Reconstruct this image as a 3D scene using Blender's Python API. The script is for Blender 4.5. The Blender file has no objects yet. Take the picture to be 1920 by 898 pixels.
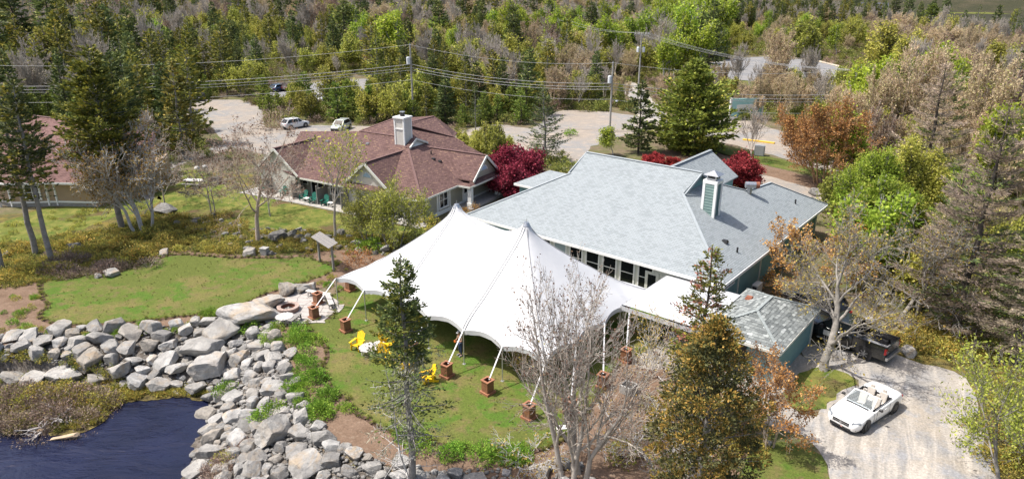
import bpy, bmesh, math, random
import numpy as np
from mathutils import Vector, Matrix
rad = math.radians
S = bpy.context.scene
COL = S.collection
rng = np.random.default_rng(7)
random.seed(7)

# ------------------------------------------------------------------ camera
F_PX, PITCH, CAM_H = 1300.0, rad(20.54), 22.0
cam_d = bpy.data.cameras.new('camera')
cam_d.sensor_width = 36.0
cam_d.lens = F_PX / 1920 * 36.0
cam_d.clip_start, cam_d.clip_end = 0.5, 6000
cam = bpy.data.objects.new('camera', cam_d)
COL.objects.link(cam)
cam.location = (0, 0, CAM_H)
cam.rotation_euler = (rad(90) - PITCH, 0, 0)
S.camera = cam

# ------------------------------------------------------------------ world, sun, exposure
SUN_EL = rad(62)
w = bpy.data.worlds.new("World"); S.world = w; w.use_nodes = True
nt = w.node_tree
sky = nt.nodes.new('ShaderNodeTexSky'); sky.sky_type = 'NISHITA'; sky.sun_disc = False
sky.dust_density = 4.0; sky.air_density = 1.0; sky.ozone_density = .6; sky.sun_elevation = SUN_EL; sky.sun_rotation = rad(-90)
nt.nodes['Background'].inputs['Strength'].default_value = 0.15
nt.links.new(sky.outputs[0], nt.nodes['Background'].inputs['Color'])
sd = bpy.data.lights.new('sun', 'SUN'); sd.energy = 4.3; sd.angle = rad(0.53); sd.color = (1.0, 0.955, 0.89)
sun = bpy.data.objects.new('sun', sd); COL.objects.link(sun)
_sd = Vector((math.cos(SUN_EL), -0.03 * math.cos(SUN_EL), -math.sin(SUN_EL)))
sun.rotation_euler = _sd.to_track_quat('-Z', 'Y').to_euler()
sun.location = (-60, 0, 80)
S.view_settings.view_transform = 'Standard'; S.view_settings.look = 'None'
S.view_settings.gamma = 1; S.view_settings.use_curve_mapping = False
S.view_settings.exposure = 0.5
S.render.engine = 'CYCLES'
S.cycles.max_bounces = 6; S.cycles.diffuse_bounces = 3; S.cycles.glossy_bounces = 3
S.cycles.transparent_max_bounces = 8; S.cycles.transmission_bounces = 4

# ------------------------------------------------------------------ survey helper: where a sight line meets the plane z
_sp, _cp = math.sin(PITCH), math.cos(PITCH)
def G(x, y, z=0.0):
    u, v = (x - 960) / F_PX, (y - 449) / F_PX
    k = (CAM_H - z) / (_sp + v * _cp)
    return (u * k, (_cp - v * _sp) * k)
def hgt(x, y, X, Y):
    u, v = (x - 960) / F_PX, (y - 449) / F_PX
    fw = _cp - v * _sp
    return CAM_H - (_sp + v * _cp) * math.hypot(X, Y) / math.hypot(u, fw)

# ------------------------------------------------------------------ object helpers
def tag(o, label=None, cat=None, group=None, kind=None):
    if label: o['label'] = label
    if cat: o['category'] = cat
    if group: o['group'] = group
    if kind: o['kind'] = kind
    return o
def link(o, parent=None):
    COL.objects.link(o)
    if parent: o.parent = parent
    return o
def thing(name, label, cat, loc=(0, 0, 0), rz=0.0, group=None):
    o = bpy.data.objects.new(name, None); o.empty_display_size = 0.3
    link(o); o.location = loc; o.rotation_euler = (0, 0, rz)
    return tag(o, label, cat, group)
def obj(name, me, parent=None, loc=None, rz=None):
    o = bpy.data.objects.new(name, me); link(o, parent)
    if loc is not None: o.location = loc
    if rz is not None: o.rotation_euler = (0, 0, rz)
    return o
_kids = {}
def copy_tree(root, loc, rz, sc=1.0, label=None, group=None):
    r = root.copy(); COL.objects.link(r); r.location = loc; r.rotation_euler = (0, 0, rz)
    r.scale = sc if isinstance(sc, tuple) else (sc, sc, sc)
    if label: r['label'] = label
    if group: r['group'] = group
    for ch in _children(root):
        c = ch.copy(); COL.objects.link(c); c.parent = r
        for g in _children(ch):
            d = g.copy(); COL.objects.link(d); d.parent = c
    return r
def _children(o):
    if o.name not in _kids: _kids[o.name] = list(o.children)
    return _kids[o.name]

class MB:
    """collects geometry; build() makes ONE mesh"""
    def __init__(s): s.v, s.f, s.m = [], [], []
    def add(s, vs, fs, m=0):
        n = len(s.v); s.v += [tuple(p) for p in vs]
        s.f += [tuple(i + n for i in f) for f in fs]; s.m += [m] * len(fs); return s
    def box(s, c, d, rz=0, m=0, M=None, taper=1.0):
        x, y, z = d[0] / 2, d[1] / 2, d[2] / 2
        vs = [Vector((a * x * (taper if k > 0 else 1), b * y * (taper if k > 0 else 1), k * z)) for k in (-1, 1) for a, b in ((-1, -1), (1, -1), (1, 1), (-1, 1))]
        R = M if M is not None else Matrix.Rotation(rz, 3, 'Z')
        vs = [R @ p + Vector(c) for p in vs]
        return s.add(vs, [(3, 2, 1, 0), (4, 5, 6, 7), (0, 1, 5, 4), (1, 2, 6, 5), (2, 3, 7, 6), (3, 0, 4, 7)], m)
    def bar(s, p, q, wd, ht, m=0, roll=None):
        p, q = Vector(p), Vector(q); d = q - p; L = d.length; d.normalize()
        up = Vector((0, 0, 1)) if abs(d.z) < .95 else Vector((0, 1, 0))
        if roll is not None: up = Vector(roll)
        sx = d.cross(up).normalized(); sz = sx.cross(d).normalized()
        R = Matrix((sx, d, sz)).transposed()
        return s.box((p + q) / 2, (wd, L, ht), M=R, m=m)
    def tube(s, pts, rs, n=8, m=0, cap=True):
        pts = [Vector(p) for p in pts]
        if not hasattr(rs, '__len__'): rs = [rs] * len(pts)
        rings = []
        ref = None
        for i, p in enumerate(pts):
            d = (pts[min(i + 1, len(pts) - 1)] - pts[max(i - 1, 0)]).normalized()
            if ref is None:
                ref = Vector((1, 0, 0)) if abs(d.x) < .9 else Vector((0, 1, 0))
            a = d.cross(ref).normalized(); b = d.cross(a).normalized()
            rings.append([p + (a * math.cos(t * 2 * math.pi / n) + b * math.sin(t * 2 * math.pi / n)) * rs[i] for t in range(n)])
        vs = [q for r in rings for q in r]
        fs = [(i * n + t, i * n + (t + 1) % n, (i + 1) * n + (t + 1) % n, (i + 1) * n + t) for i in range(len(pts) - 1) for t in range(n)]
        if cap: fs += [tuple(range(n - 1, -1, -1)), tuple(range((len(pts) - 1) * n, len(pts) * n))]
        return s.add(vs, fs, m)
    def lathe(s, c, prof, n=16, m=0, cap=True):
        vs = [(c[0] + r * math.cos(t * 2 * math.pi / n), c[1] + r * math.sin(t * 2 * math.pi / n), c[2] + z) for r, z in prof for t in range(n)]
        k = len(prof)
        fs = [(i * n + t, i * n + (t + 1) % n, (i + 1) * n + (t + 1) % n, (i + 1) * n + t) for i in range(k - 1) for t in range(n)]
        if cap: fs += [tuple(range(n - 1, -1, -1)), tuple(range((k - 1) * n, k * n))]
        return s.add(vs, fs, m)
    def prism(s, poly, z0, z1, m=0):
        n = len(poly)
        if sum(poly[i][0] * poly[(i + 1) % n][1] - poly[(i + 1) % n][0] * poly[i][1] for i in range(n)) < 0: poly = poly[::-1]
        vs = [(p[0], p[1], z0) for p in poly] + [(p[0], p[1], z1) for p in poly]
        fs = [tuple(range(n - 1, -1, -1)), tuple(range(n, 2 * n))] + [(i, (i + 1) % n, n + (i + 1) % n, n + i) for i in range(n)]
        return s.add(vs, fs, m)
    def slab(s, pts, th=0.1, m=0):
        """sloping polygon given from above, thickness th downwards"""
        pts = [Vector(p) for p in pts]
        nrm = Vector((0, 0, 0))
        for i in range(len(pts)): nrm += (pts[i]).cross(pts[(i + 1) % len(pts)])
        if nrm.z < 0: pts = pts[::-1]
        n = len(pts); lo = [p - Vector((0, 0, th)) for p in pts]
        fs = [tuple(range(n)), tuple(range(2 * n - 1, n - 1, -1))] + [(i, n + i, n + (i + 1) % n, (i + 1) % n) for i in range(n)]
        return s.add(pts + lo, fs, m)
    def mesh(s, name, mats, smooth=False, uv=False):
        me = bpy.data.meshes.new(name)
        me.from_pydata(s.v, [], s.f)
        for x in (mats if isinstance(mats, (list, tuple)) else [mats]): me.materials.append(x)
        if any(s.m): me.polygons.foreach_set('material_index', s.m)
        if smooth: me.polygons.foreach_set('use_smooth', [True] * len(s.f))
        me.update()
        if uv: planar_uv(me)
        return me
    def build(s, name, mats, parent=None, smooth=False, uv=False, loc=None, rz=None):
        return obj(name, s.mesh(name, mats, smooth, uv), parent, loc, rz)
def build_pieces(mb, name, mats, parent=None, uv=False):
    """one object for every loose box of mb"""
    out = []
    par = list(range(len(mb.v)))
    def find(i):
        while par[i] != i: par[i] = par[par[i]]; i = par[i]
        return i
    for f in mb.f:
        for i in f[1:]: par[find(i)] = find(f[0])
    comp = {}
    for k, f in enumerate(mb.f): comp.setdefault(find(f[0]), []).append(k)
    for ks in comp.values():
        ids = sorted({i for k in ks for i in mb.f[k]}); mp = {i: j for j, i in enumerate(ids)}; q = MB()
        q.v = [mb.v[i] for i in ids]; q.f = [tuple(mp[i] for i in mb.f[k]) for k in ks]; q.m = [mb.m[k] for k in ks]
        out.append(q.build(name, mats, parent, uv=uv))
    return out
def planar_uv(me):
    """metres: u along the level line of each face, v up its slope"""
    L = me.uv_layers.new(name='UVMap')
    for p in me.polygons:
        n = p.normal
        if abs(n.z) > .999: u, v = Vector((1, 0, 0)), Vector((0, 1, 0))
        else:
            u = Vector((0, 0, 1)).cross(n).normalized(); v = n.cross(u)
        for li in p.loop_indices:
            co = me.vertices[me.loops[li].vertex_index].co
            L.data[li].uv = (co.dot(u), co.dot(v))

def np_mesh(name, V, quads=None, tris=None, mats=(), qm=None, tm=None, smooth=False):
    me = bpy.data.meshes.new(name)
    nq = 0 if quads is None else len(quads); ntr = 0 if tris is None else len(tris)
    me.vertices.add(len(V)); me.vertices.foreach_set('co', np.asarray(V, np.float32).ravel())
    idx = []; starts = []; tot = []
    if nq: idx.append(np.asarray(quads, np.int32).ravel()); starts.append(np.arange(nq) * 4); tot.append(np.full(nq, 4))
    if ntr: idx.append(np.asarray(tris, np.int32).ravel()); starts.append(nq * 4 + np.arange(ntr) * 3); tot.append(np.full(ntr, 3))
    idx = np.concatenate(idx); me.loops.add(len(idx)); me.loops.foreach_set('vertex_index', idx)
    me.polygons.add(nq + ntr)
    me.polygons.foreach_set('loop_start', np.concatenate(starts).astype(np.int32))
    me.polygons.foreach_set('loop_total', np.concatenate(tot).astype(np.int32))
    mi = np.concatenate([np.zeros(nq, np.int32) if qm is None else qm, np.zeros(ntr, np.int32) if tm is None else tm]).astype(np.int32)
    me.polygons.foreach_set('material_index', mi)
    if smooth is not False:
        me.polygons.foreach_set('use_smooth', (np.isin(mi, smooth) if isinstance(smooth, (list, tuple)) else np.ones(nq + ntr, bool)))
    for m in mats: me.materials.append(m)
    me.update(calc_edges=True)
    return me

# ------------------------------------------------------------------ materials
def newmat(name):
    m = bpy.data.materials.new(name); m.use_nodes = True
    N = m.node_tree.nodes; L = m.node_tree.links
    return m, N, L, N['Principled BSDF']
def ramp(N, stops, interp='LINEAR'):
    r = N.new('ShaderNodeValToRGB'); e = r.color_ramp.elements; r.color_ramp.interpolation = interp
    while len(e) > 1: e.remove(e[0])
    e[0].position = stops[0][0]; e[0].color = (*stops[0][1], 1)
    for p, c in stops[1:]:
        x = e.new(p); x.color = (*c, 1)
    return r
def mixc(N, L, fac, a, b, mode='MIX'):
    m = N.new('ShaderNodeMix'); m.data_type = 'RGBA'; m.blend_type = mode
    for s, x in ((m.inputs[0], fac), (m.inputs[6], a), (m.inputs[7], b)):
        if hasattr(x, 'links'): L.new(x, s)
        else: s.default_value = x if not isinstance(x, tuple) else (*x, 1)
    return m.outputs[2]
def noise(N, L, scale, detail=4, rough=.6, co=None, dist=0):
    n = N.new('ShaderNodeTexNoise'); n.inputs['Scale'].default_value = scale
    n.inputs['Detail'].default_value = detail; n.inputs['Roughness'].default_value = rough
    n.inputs['Distortion'].default_value = dist
    if co is None:
        g = N.new('ShaderNodeNewGeometry'); co = g.outputs['Position']
    L.new(co, n.inputs['Vector']); return n.outputs['Fac']
def objco(N):
    return N.new('ShaderNodeTexCoord').outputs['Object']
def bump(N, L, P, h, strength=.4, dist=.05):
    b = N.new('ShaderNodeBump'); b.inputs['Strength'].default_value = strength; b.inputs['Distance'].default_value = dist
    L.new(h, b.inputs['Height']); L.new(b.outputs[0], P.inputs['Normal'])
def plain(name, c, rough=.6, metal=0, var=.12, sc=6, spec=None, coat=0):
    m, N, L, P = newmat(name)
    P.inputs['Roughness'].default_value = rough; P.inputs['Metallic'].default_value = metal
    if spec is not None: P.inputs['Specular IOR Level'].default_value = spec
    P.inputs['Coat Weight'].default_value = coat
    if var:
        n = noise(N, L, sc, 5, .65, objco(N))
        r = ramp(N, [(.3, tuple(x * (1 - var) for x in c)), (.7, tuple(min(1, x * (1 + var)) for x in c))])
        L.new(n, r.inputs[0]); L.new(r.outputs[0], P.inputs['Base Color'])
        bump(N, L, P, n, .1, .01)
    else: P.inputs['Base Color'].default_value = (*c, 1)
    return m
def leafmat(name, stops, transl=.3, rough=.7, objvar=.25, gain=1.45):
    """each leaf/needle spray its own tone (random per island), each plant a slight shift"""
    m, N, L, P = newmat(name)
    stops = [(p, tuple(min(.8, q * gain) for q in c)) for p, c in stops]
    g = N.new('ShaderNodeNewGeometry'); r = ramp(N, stops); L.new(g.outputs['Random Per Island'], r.inputs[0])
    oi = N.new('ShaderNodeObjectInfo')
    hs = N.new('ShaderNodeHueSaturation'); L.new(r.outputs[0], hs.inputs['Color'])
    mr = N.new('ShaderNodeMapRange'); mr.inputs[3].default_value = 1 - objvar; mr.inputs[4].default_value = 1 + objvar
    L.new(oi.outputs['Random'], mr.inputs[0]); L.new(mr.outputs[0], hs.inputs['Value'])
    mr2 = N.new('ShaderNodeMapRange'); mr2.inputs[3].default_value = .485; mr2.inputs[4].default_value = .515
    mm = N.new('ShaderNodeMath'); mm.operation = 'FRACT'; m7 = N.new('ShaderNodeMath'); m7.operation = 'MULTIPLY'; m7.inputs[1].default_value = 7.31
    L.new(oi.outputs['Random'], m7.inputs[0]); L.new(m7.outputs[0], mm.inputs[0]); L.new(mm.outputs[0], mr2.inputs[0]); L.new(mr2.outputs[0], hs.inputs['Hue'])
    P.inputs['Roughness'].default_value = rough; P.inputs['Specular IOR Level'].default_value = .25
    L.new(hs.outputs[0], P.inputs['Base Color'])
    if transl:
        t = N.new('ShaderNodeBsdfTranslucent'); L.new(hs.outputs[0], t.inputs[0])
        x = N.new('ShaderNodeMixShader'); x.inputs[0].default_value = transl
        L.new(P.outputs[0], x.inputs[1]); L.new(t.outputs[0], x.inputs[2]); L.new(x.outputs[0], N['Material Output'].inputs[0])
    return m
def barkmat(name, a, b, sc=3):
    m, N, L, P = newmat(name)
    n = noise(N, L, sc, 6, .7, objco(N)); r = ramp(N, [(.3, a), (.7, b)]); L.new(n, r.inputs[0]); 
    L.new(r.outputs[0], P.inputs['Base Color']); P.inputs['Roughness'].default_value = .9; P.inputs['Specular IOR Level'].default_value = .15
    bump(N, L, P, n, .6, .03); return m
def groundmat(name, layers, bumps=.5, dist=.08, rough=.95, streak=None):
    """layers: [(colour)], then (scale, lo, hi, colour, detail)"""
    m, N, L, P = newmat(name)
    c = layers[0]
    for sc, lo, hi, col, det in layers[1:]:
        n = noise(N, L, sc, det, .62)
        r = ramp(N, [(lo, (0, 0, 0)), (hi, (1, 1, 1))]); L.new(n, r.inputs[0])
        c = mixc(N, L, r.outputs[0], c, col)
    if streak:      # wheel-worn streaks along the direction of travel
        g = N.new('ShaderNodeNewGeometry'); mp = N.new('ShaderNodeMapping'); mp.vector_type = 'TEXTURE'; mp.inputs['Rotation'].default_value = (0, 0, streak[0]); mp.inputs['Scale'].default_value = (6.0, .8, 1)
        L.new(g.outputs['Position'], mp.inputs[0]); n = noise(N, L, 1.0, 5, .6, mp.outputs[0], .7); r = ramp(N, [(.48, (0, 0, 0)), (.64, (1, 1, 1))]); L.new(n, r.inputs[0]); c = mixc(N, L, r.outputs[0], c, streak[1])
    fine = noise(N, L, 9, 6, .7)
    r = ramp(N, [(.25, (.62, .62, .62)), (.75, (1.35, 1.35, 1.35))]); L.new(fine, r.inputs[0])
    c = mixc(N, L, 1.0, c, r.outputs[0], 'MULTIPLY')
    L.new(c, P.inputs['Base Color']); P.inputs['Roughness'].default_value = rough; P.inputs['Specular IOR Level'].default_value = .1
    bump(N, L, P, fine, bumps, dist); return m
def shinglemat(name, c1, c2, mortar, w=.3, h=.15, accent=None, blotch=.12):
    m, N, L, P = newmat(name)
    uv = N.new('ShaderNodeUVMap').outputs[0]
    b = N.new('ShaderNodeTexBrick'); L.new(uv, b.inputs['Vector']); b.offset = .5; b.squash = 1
    for k, v in (('Scale', 1), ('Mortar Size', .012), ('Mortar Smooth', .2), ('Bias', 0), ('Brick Width', w), ('Row Height', h)): b.inputs[k].default_value = v
    b.inputs['Color1'].default_value = (0, 0, 0, 1); b.inputs['Color2'].default_value = (1, 1, 1, 1); b.inputs['Mortar'].default_value = (.5, .5, .5, 1)
    r = ramp(N, [(0, c1), (.55, c2)] + ([(.8, c2), (.95, accent)] if accent else [(1, c2)])); L.new(b.outputs['Color'], r.inputs[0])
    c = mixc(N, L, b.outputs['Fac'], r.outputs[0], mortar)
    n = noise(N, L, .8, 5, .6, objco(N)); rr = ramp(N, [(.3, (1 - blotch,) * 3), (.7, (1 + blotch,) * 3)]); L.new(n, rr.inputs[0])
    c = mixc(N, L, 1.0, c, rr.outputs[0], 'MULTIPLY')
    L.new(c, P.inputs['Base Color']); P.inputs['Roughness'].default_value = .9; P.inputs['Specular IOR Level'].default_value = .2
    # each course laps over the one below: sawtooth relief up the slope
    sx = N.new('ShaderNodeSeparateXYZ'); L.new(uv, sx.inputs[0])
    dv = N.new('ShaderNodeMath'); dv.operation = 'DIVIDE'; dv.inputs[1].default_value = h; L.new(sx.outputs[1], dv.inputs[0])
    fr = N.new('ShaderNodeMath'); fr.operation = 'FRACT'; L.new(dv.outputs[0], fr.inputs[0])
    sb = N.new('ShaderNodeMath'); sb.operation = 'SUBTRACT'; sb.inputs[0].default_value = 1.0; L.new(fr.outputs[0], sb.inputs[1])
    s2 = N.new('ShaderNodeMath'); s2.operation = 'SUBTRACT'; L.new(sb.outputs[0], s2.inputs[0]); L.new(b.outputs['Fac'], s2.inputs[1])
    bump(N, L, P, s2.outputs[0], .5, .02); return m
def sidingmat(name, c, h=.12, var=.08):
    m, N, L, P = newmat(name)
    uv = N.new('ShaderNodeUVMap').outputs[0]
    sx = N.new('ShaderNodeSeparateXYZ'); L.new(uv, sx.inputs[0])
    dv = N.new('ShaderNodeMath'); dv.operation = 'DIVIDE'; dv.inputs[1].default_value = h; L.new(sx.outputs[1], dv.inputs[0])
    fr = N.new('ShaderNodeMath'); fr.operation = 'FRACT'; L.new(dv.outputs[0], fr.inputs[0])
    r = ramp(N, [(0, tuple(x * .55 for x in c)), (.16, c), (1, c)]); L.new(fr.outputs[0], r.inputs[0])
    n = noise(N, L, 1.2, 5, .6, objco(N)); rr = ramp(N, [(.3, (1 - var,) * 3), (.7, (1 + var,) * 3)]); L.new(n, rr.inputs[0])
    L.new(mixc(N, L, 1.0, r.outputs[0], rr.outputs[0], 'MULTIPLY'), P.inputs['Base Color'])
    P.inputs['Roughness'].default_value = .7; bump(N, L, P, fr.outputs[0], .5, .02); return m
def rockmat(name, base, light, stain, dark):
    m, N, L, P = newmat(name)
    oi = N.new('ShaderNodeObjectInfo'); tc = objco(N)
    va = N.new('ShaderNodeVectorMath'); va.operation = 'ADD'; L.new(tc, va.inputs[0])
    mu = N.new('ShaderNodeVectorMath'); mu.operation = 'SCALE'; mu.inputs[3].default_value = 40
    cx = N.new('ShaderNodeCombineXYZ'); L.new(oi.outputs['Random'], cx.inputs[0]); L.new(oi.outputs['Random'], cx.inputs[1]); L.new(cx.outputs[0], mu.inputs[0])
    L.new(mu.outputs[0], va.inputs[1]); co = va.outputs[0]
    n1 = noise(N, L, 1.1, 6, .65, co, .6); r1 = ramp(N, [(.35, base), (.65, light)]); L.new(n1, r1.inputs[0])
    n2 = noise(N, L, .9, 4, .6, co, 1.0); r2 = ramp(N, [(.53, (0, 0, 0)), (.66, (1, 1, 1))]); L.new(n2, r2.inputs[0])
    sr = N.new('ShaderNodeMapRange'); sr.inputs[3].default_value = 0; sr.inputs[4].default_value = .8; L.new(oi.outputs['Random'], sr.inputs[0])
    mm = N.new('ShaderNodeMath'); mm.operation = 'MULTIPLY'; L.new(r2.outputs[0], mm.inputs[0]); L.new(sr.outputs[0], mm.inputs[1])
    c = mixc(N, L, mm.outputs[0], r1.outputs[0], stain)
    n3 = noise(N, L, 5, 9, .8, co, .8); r3 = ramp(N, [(.50, (0, 0, 0)), (.62, (1, 1, 1))]); L.new(n3, r3.inputs[0])
    mq = N.new('ShaderNodeMath'); mq.operation = 'MULTIPLY'; mq.inputs[1].default_value = .42; L.new(r3.outputs[0], mq.inputs[0])
    c = mixc(N, L, mq.outputs[0], c, dark)
    tn = ramp(N, [(0, (.62, .61, .60)), (.35, (.95, .93, .90)), (.7, (1.1, 1.1, 1.1)), (1, (.88, .80, .70))])
    fr_ = N.new('ShaderNodeMath'); fr_.operation = 'FRACT'; f9 = N.new('ShaderNodeMath'); f9.operation = 'MULTIPLY'; f9.inputs[1].default_value = 9.7; L.new(oi.outputs['Random'], f9.inputs[0]); L.new(f9.outputs[0], fr_.inputs[0]); L.new(fr_.outputs[0], tn.inputs[0])
    c = mixc(N, L, 1.0, c, tn.outputs[0], 'MULTIPLY')
    L.new(c, P.inputs['Base Color']); P.inputs['Roughness'].default_value = .85; P.inputs['Specular IOR Level'].default_value = .25
    n4 = noise(N, L, 5, 8, .7, co); bump(N, L, P, n4, 1.0, .10); return m
# ================================================================== ground, water, roads
def pip(px, py, poly):
    """vectorised point in polygon"""
    x, y = np.asarray(px, float), np.asarray(py, float); ins = np.zeros(x.shape, bool); n = len(poly)
    for i in range(n):
        x0, y0 = poly[i]; x1, y1 = poly[(i + 1) % n]
        c = ((y0 > y) != (y1 > y)) & (x < (x1 - x0) * (y - y0) / (y1 - y0 + 1e-12) + x0); ins ^= c
    return ins
def dist_poly(px, py, poly):
    x, y = np.asarray(px, float), np.asarray(py, float); d = np.full(x.shape, 1e9); n = len(poly)
    for i in range(n):
        ax, ay = poly[i]; bx, by = poly[(i + 1) % n]; ex, ey = bx - ax, by - ay
        t = np.clip(((x - ax) * ex + (y - ay) * ey) / (ex * ex + ey * ey + 1e-12), 0, 1)
        d = np.minimum(d, np.hypot(x - ax - t * ex, y - ay - t * ey))
    return d
CREST = [G(*q) for q in [(-200, 660), (-60, 645), (60, 632), (150, 622), (300, 612), (385, 598), (455, 592), (500, 612), (532, 650), (548, 700),
                         (570, 760), (610, 812), (680, 856), (780, 885), (900, 905), (1040, 935), (1100, 990)]] + [(3, 16), (-10, 10), (-60, 10)]
WATER_Z = -1.75
SHORE = [G(*q, WATER_Z) for q in [(-80, 818), (60, 810), (140, 800), (185, 775), (203, 748), (240, 738), (285, 738), (335, 736), (385, 746), (400, 775), (396, 802), (352, 828), (362, 862), (338, 898), (322, 960), (330, 1060)]] + [(-12, 12), (-58, 12)]
PENIN = [G(*q, WATER_Z) for q in [(-60, 708), (60, 708), (150, 712), (215, 718), (250, 728), (205, 745), (180, 790), (100, 806), (0, 812), (-60, 820)]]
def terrain(x, y):
    x = np.asarray(x, float); y = np.asarray(y, float)
    ins = pip(x, y, CREST); d = dist_poly(x, y, CREST); dw = dist_poly(x, y, SHORE); inw = pip(x, y, SHORE)
    z = np.where(ins, np.where(inw, WATER_Z - np.clip(dw / 2, 0, 1) * 1.0, WATER_Z * (d / (d + dw + 1e-6))), 0.0)
    pi = pip(x, y, PENIN); dp = dist_poly(x, y, PENIN)
    bump_ = np.where(pi, np.clip(dp / 1.5, 0, 1), 0) * 1.35
    z = np.where(pi & ~inw, np.minimum(z, -1.68 + .16 * bump_), z)
    r = np.hypot(x, y); far = np.clip((r - 260) / 500, 0, 1)
    far2 = np.clip((r - 620) / 300, 0, 1)
    return z + far * far * 46 * np.clip((160 - x) / 120, 0, 1) + far2 * 60 * np.clip((x - 40) / 120, 0, 1)
def tz(x, y): return float(terrain(np.array([x]), np.array([y]))[0])

M_ground = groundmat('forest_floor', [(.15, .115, .08), (.25, .42, .62, (.10, .11, .04), 5), (.9, .5, .72, (.21, .16, .11), 5), (2.2, .55, .7, (.11, .13, .04), 4)])
M_lawn = groundmat('lawn_grass', [(.098, .13, .026), (.35, .42, .6, (.155, .14, .048), 5), (.5, .52, .6, (.075, .135, .02), 3), (1.4, .52, .7, (.145, .112, .055), 6), (.16, .5, .6, (.10, .12, .028), 3), (5, .5, .8, (.075, .09, .025), 5)], .9, .05)
M_rough = groundmat('rough_grass', [(.12, .145, .03), (.5, .42, .6, (.21, .20, .055), 5), (1.2, .5, .64, (.07, .115, .02), 5), (.22, .55, .66, (.12, .085, .045), 4)], .9, .12)
M_heath = groundmat('heath_ground', [(.11, .095, .045), (.6, .42, .6, (.20, .155, .045), 5), (1.5, .5, .62, (.08, .10, .03), 5)], 1, .12)
M_mulch = groundmat('mulch', [(.185, .125, .088), (.7, .45, .65, (.14, .092, .062), 5), (3, .55, .7, (.22, .165, .12), 5)], .7, .05)
M_gravel = groundmat('driveway_gravel', [(.235, .228, .22), (.3, .42, .6, (.31, .275, .23), 6), (.8, .5, .62, (.25, .25, .255), 7), (.12, .5, .62, (.34, .31, .27), 5)], .45, .03, streak=(1.05, (.40, .365, .32)))
M_sand = groundmat('sandy_gravel', [(.29, .25, .21), (.12, .42, .6, (.235, .23, .225), 5), (.8, .5, .66, (.34, .29, .24), 6), (2.5, .55, .7, (.24, .21, .18), 5)], .6, .05)
M_asphalt = groundmat('grey_lot', [(.21, .21, .215), (.2, .45, .6, (.26, .25, .24), 4), (2, .5, .7, (.17, .17, .18), 5)], .3, .02)
M_bank = M_ground

# base sheet, finer where the bank falls to the pond
xs = np.unique(np.concatenate([np.linspace(-1500, -60, 30), np.arange(-60, 14, .45), np.linspace(14, 120, 30), np.linspace(120, 1800, 40)]))
ys = np.unique(np.concatenate([np.linspace(-60, 10, 8), np.arange(10, 47, .45), np.linspace(47, 150, 26), np.linspace(150, 800, 60), np.linspace(800, 2600, 20)]))
XX, YY = np.meshgrid(xs, ys); ZZ = terrain(XX, YY)
bankz = np.where(ZZ < -.15, 1, 0) * rng.normal(0, .06, ZZ.shape); ZZ = ZZ + bankz
V = np.stack([XX.ravel(), YY.ravel(), ZZ.ravel()], 1); nx, ny = len(xs), len(ys)
ii = (np.arange(ny - 1)[:, None] * nx + np.arange(nx - 1)[None]).ravel()
# leave the lake bed out of the flat base (the lake sheet lies above it)
me = np_mesh('ground', V, np.stack([ii, ii + 1, ii + nx + 1, ii + nx], 1), mats=[M_ground], smooth=True)
me.materials.append(None)
GMESH = me
tag(obj('ground', me), 'brown and green forest floor', kind='structure')

def rough_outline(pts, step=1.0, amp=.18, seed=1):
    r = random.Random(seed); out = []
    n = len(pts)
    # Catmull-Rom through the corners, then small wobble
    for i in range(n):
        p0, p1, p2, p3 = [Vector(pts[(i + k) % n]) for k in (-1, 0, 1, 2)]
        m = max(2, int((p2 - p1).length / step))
        for j in range(m):
            t = j / m
            q = .5 * ((2 * p1) + (p2 - p0) * t + (2 * p0 - 5 * p1 + 4 * p2 - p3) * t * t + (3 * p1 - p0 - 3 * p2 + p3) * t ** 3)
            out.append((q.x + r.uniform(-amp, amp), q.y + r.uniform(-amp, amp)))
    return out
def sheet(name, px, mat, z, label, step=1.0, amp=.18, seed=1, raw=False):
    pts = px if raw else [G(*q) for q in px]
    o = rough_outline(pts, step, amp, seed)
    me = bpy.data.meshes.new(name); me.from_pydata([(x, y, z) for x, y in o], [], [tuple(range(len(o)))])
    me.materials.append(mat); me.update()
    if me.polygons[0].normal.z < 0: me.flip_normals()
    ob = obj(name, me); tag(ob, label, kind='structure'); return o
sheet('heath', [(-80, 420), (60, 395), (200, 350), (330, 330), (480, 330), (640, 395), (790, 395), (830, 440), (770, 480), (620, 470), (560, 490), (450, 480), (330, 478), (290, 490), (150, 530), (60, 545), (-80, 560)], M_heath, .006, 'olive and brown heath slope behind the lawn', .8, .3)
sheet('grass_slope', [(-60, 445), (40, 405), (140, 375), (230, 352), (300, 368), (260, 398), (215, 405), (170, 425), (80, 447), (0, 465)], M_rough, .012, 'rough green grass slope below the left house', .7, .3, 2)
sheet('grass_terrace', [(300, 330), (370, 320), (450, 355), (560, 385), (640, 403), (760, 425), (800, 430), (790, 448), (680, 445), (600, 430), (540, 432), (480, 455), (420, 450), (400, 410), (330, 400), (290, 360)], M_rough, .012, 'rough grass terrace in front of the red-roofed house', .7, .3, 3)
sheet('heath', [(-60, 610), (-60, 545), (60, 530), (90, 522), (78, 560), (90, 600), (60, 640), (-60, 650)], M_mulch, .018, 'mulched bank beside the upper lawn', .6, .12, 4)
sheet('mulch_bed', [(40, 625), (85, 525), (150, 512), (240, 500), (280, 486), (335, 468), (400, 476), (575, 478), (610, 462), (690, 470), (760, 500), (790, 560), (640, 580), (632, 530), (560, 560), (500, 575), (410, 596), (385, 600), (300, 614), (150, 624)], M_mulch, .024, 'brown mulch bed round the upper lawn', .5, .12, 5)
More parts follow.
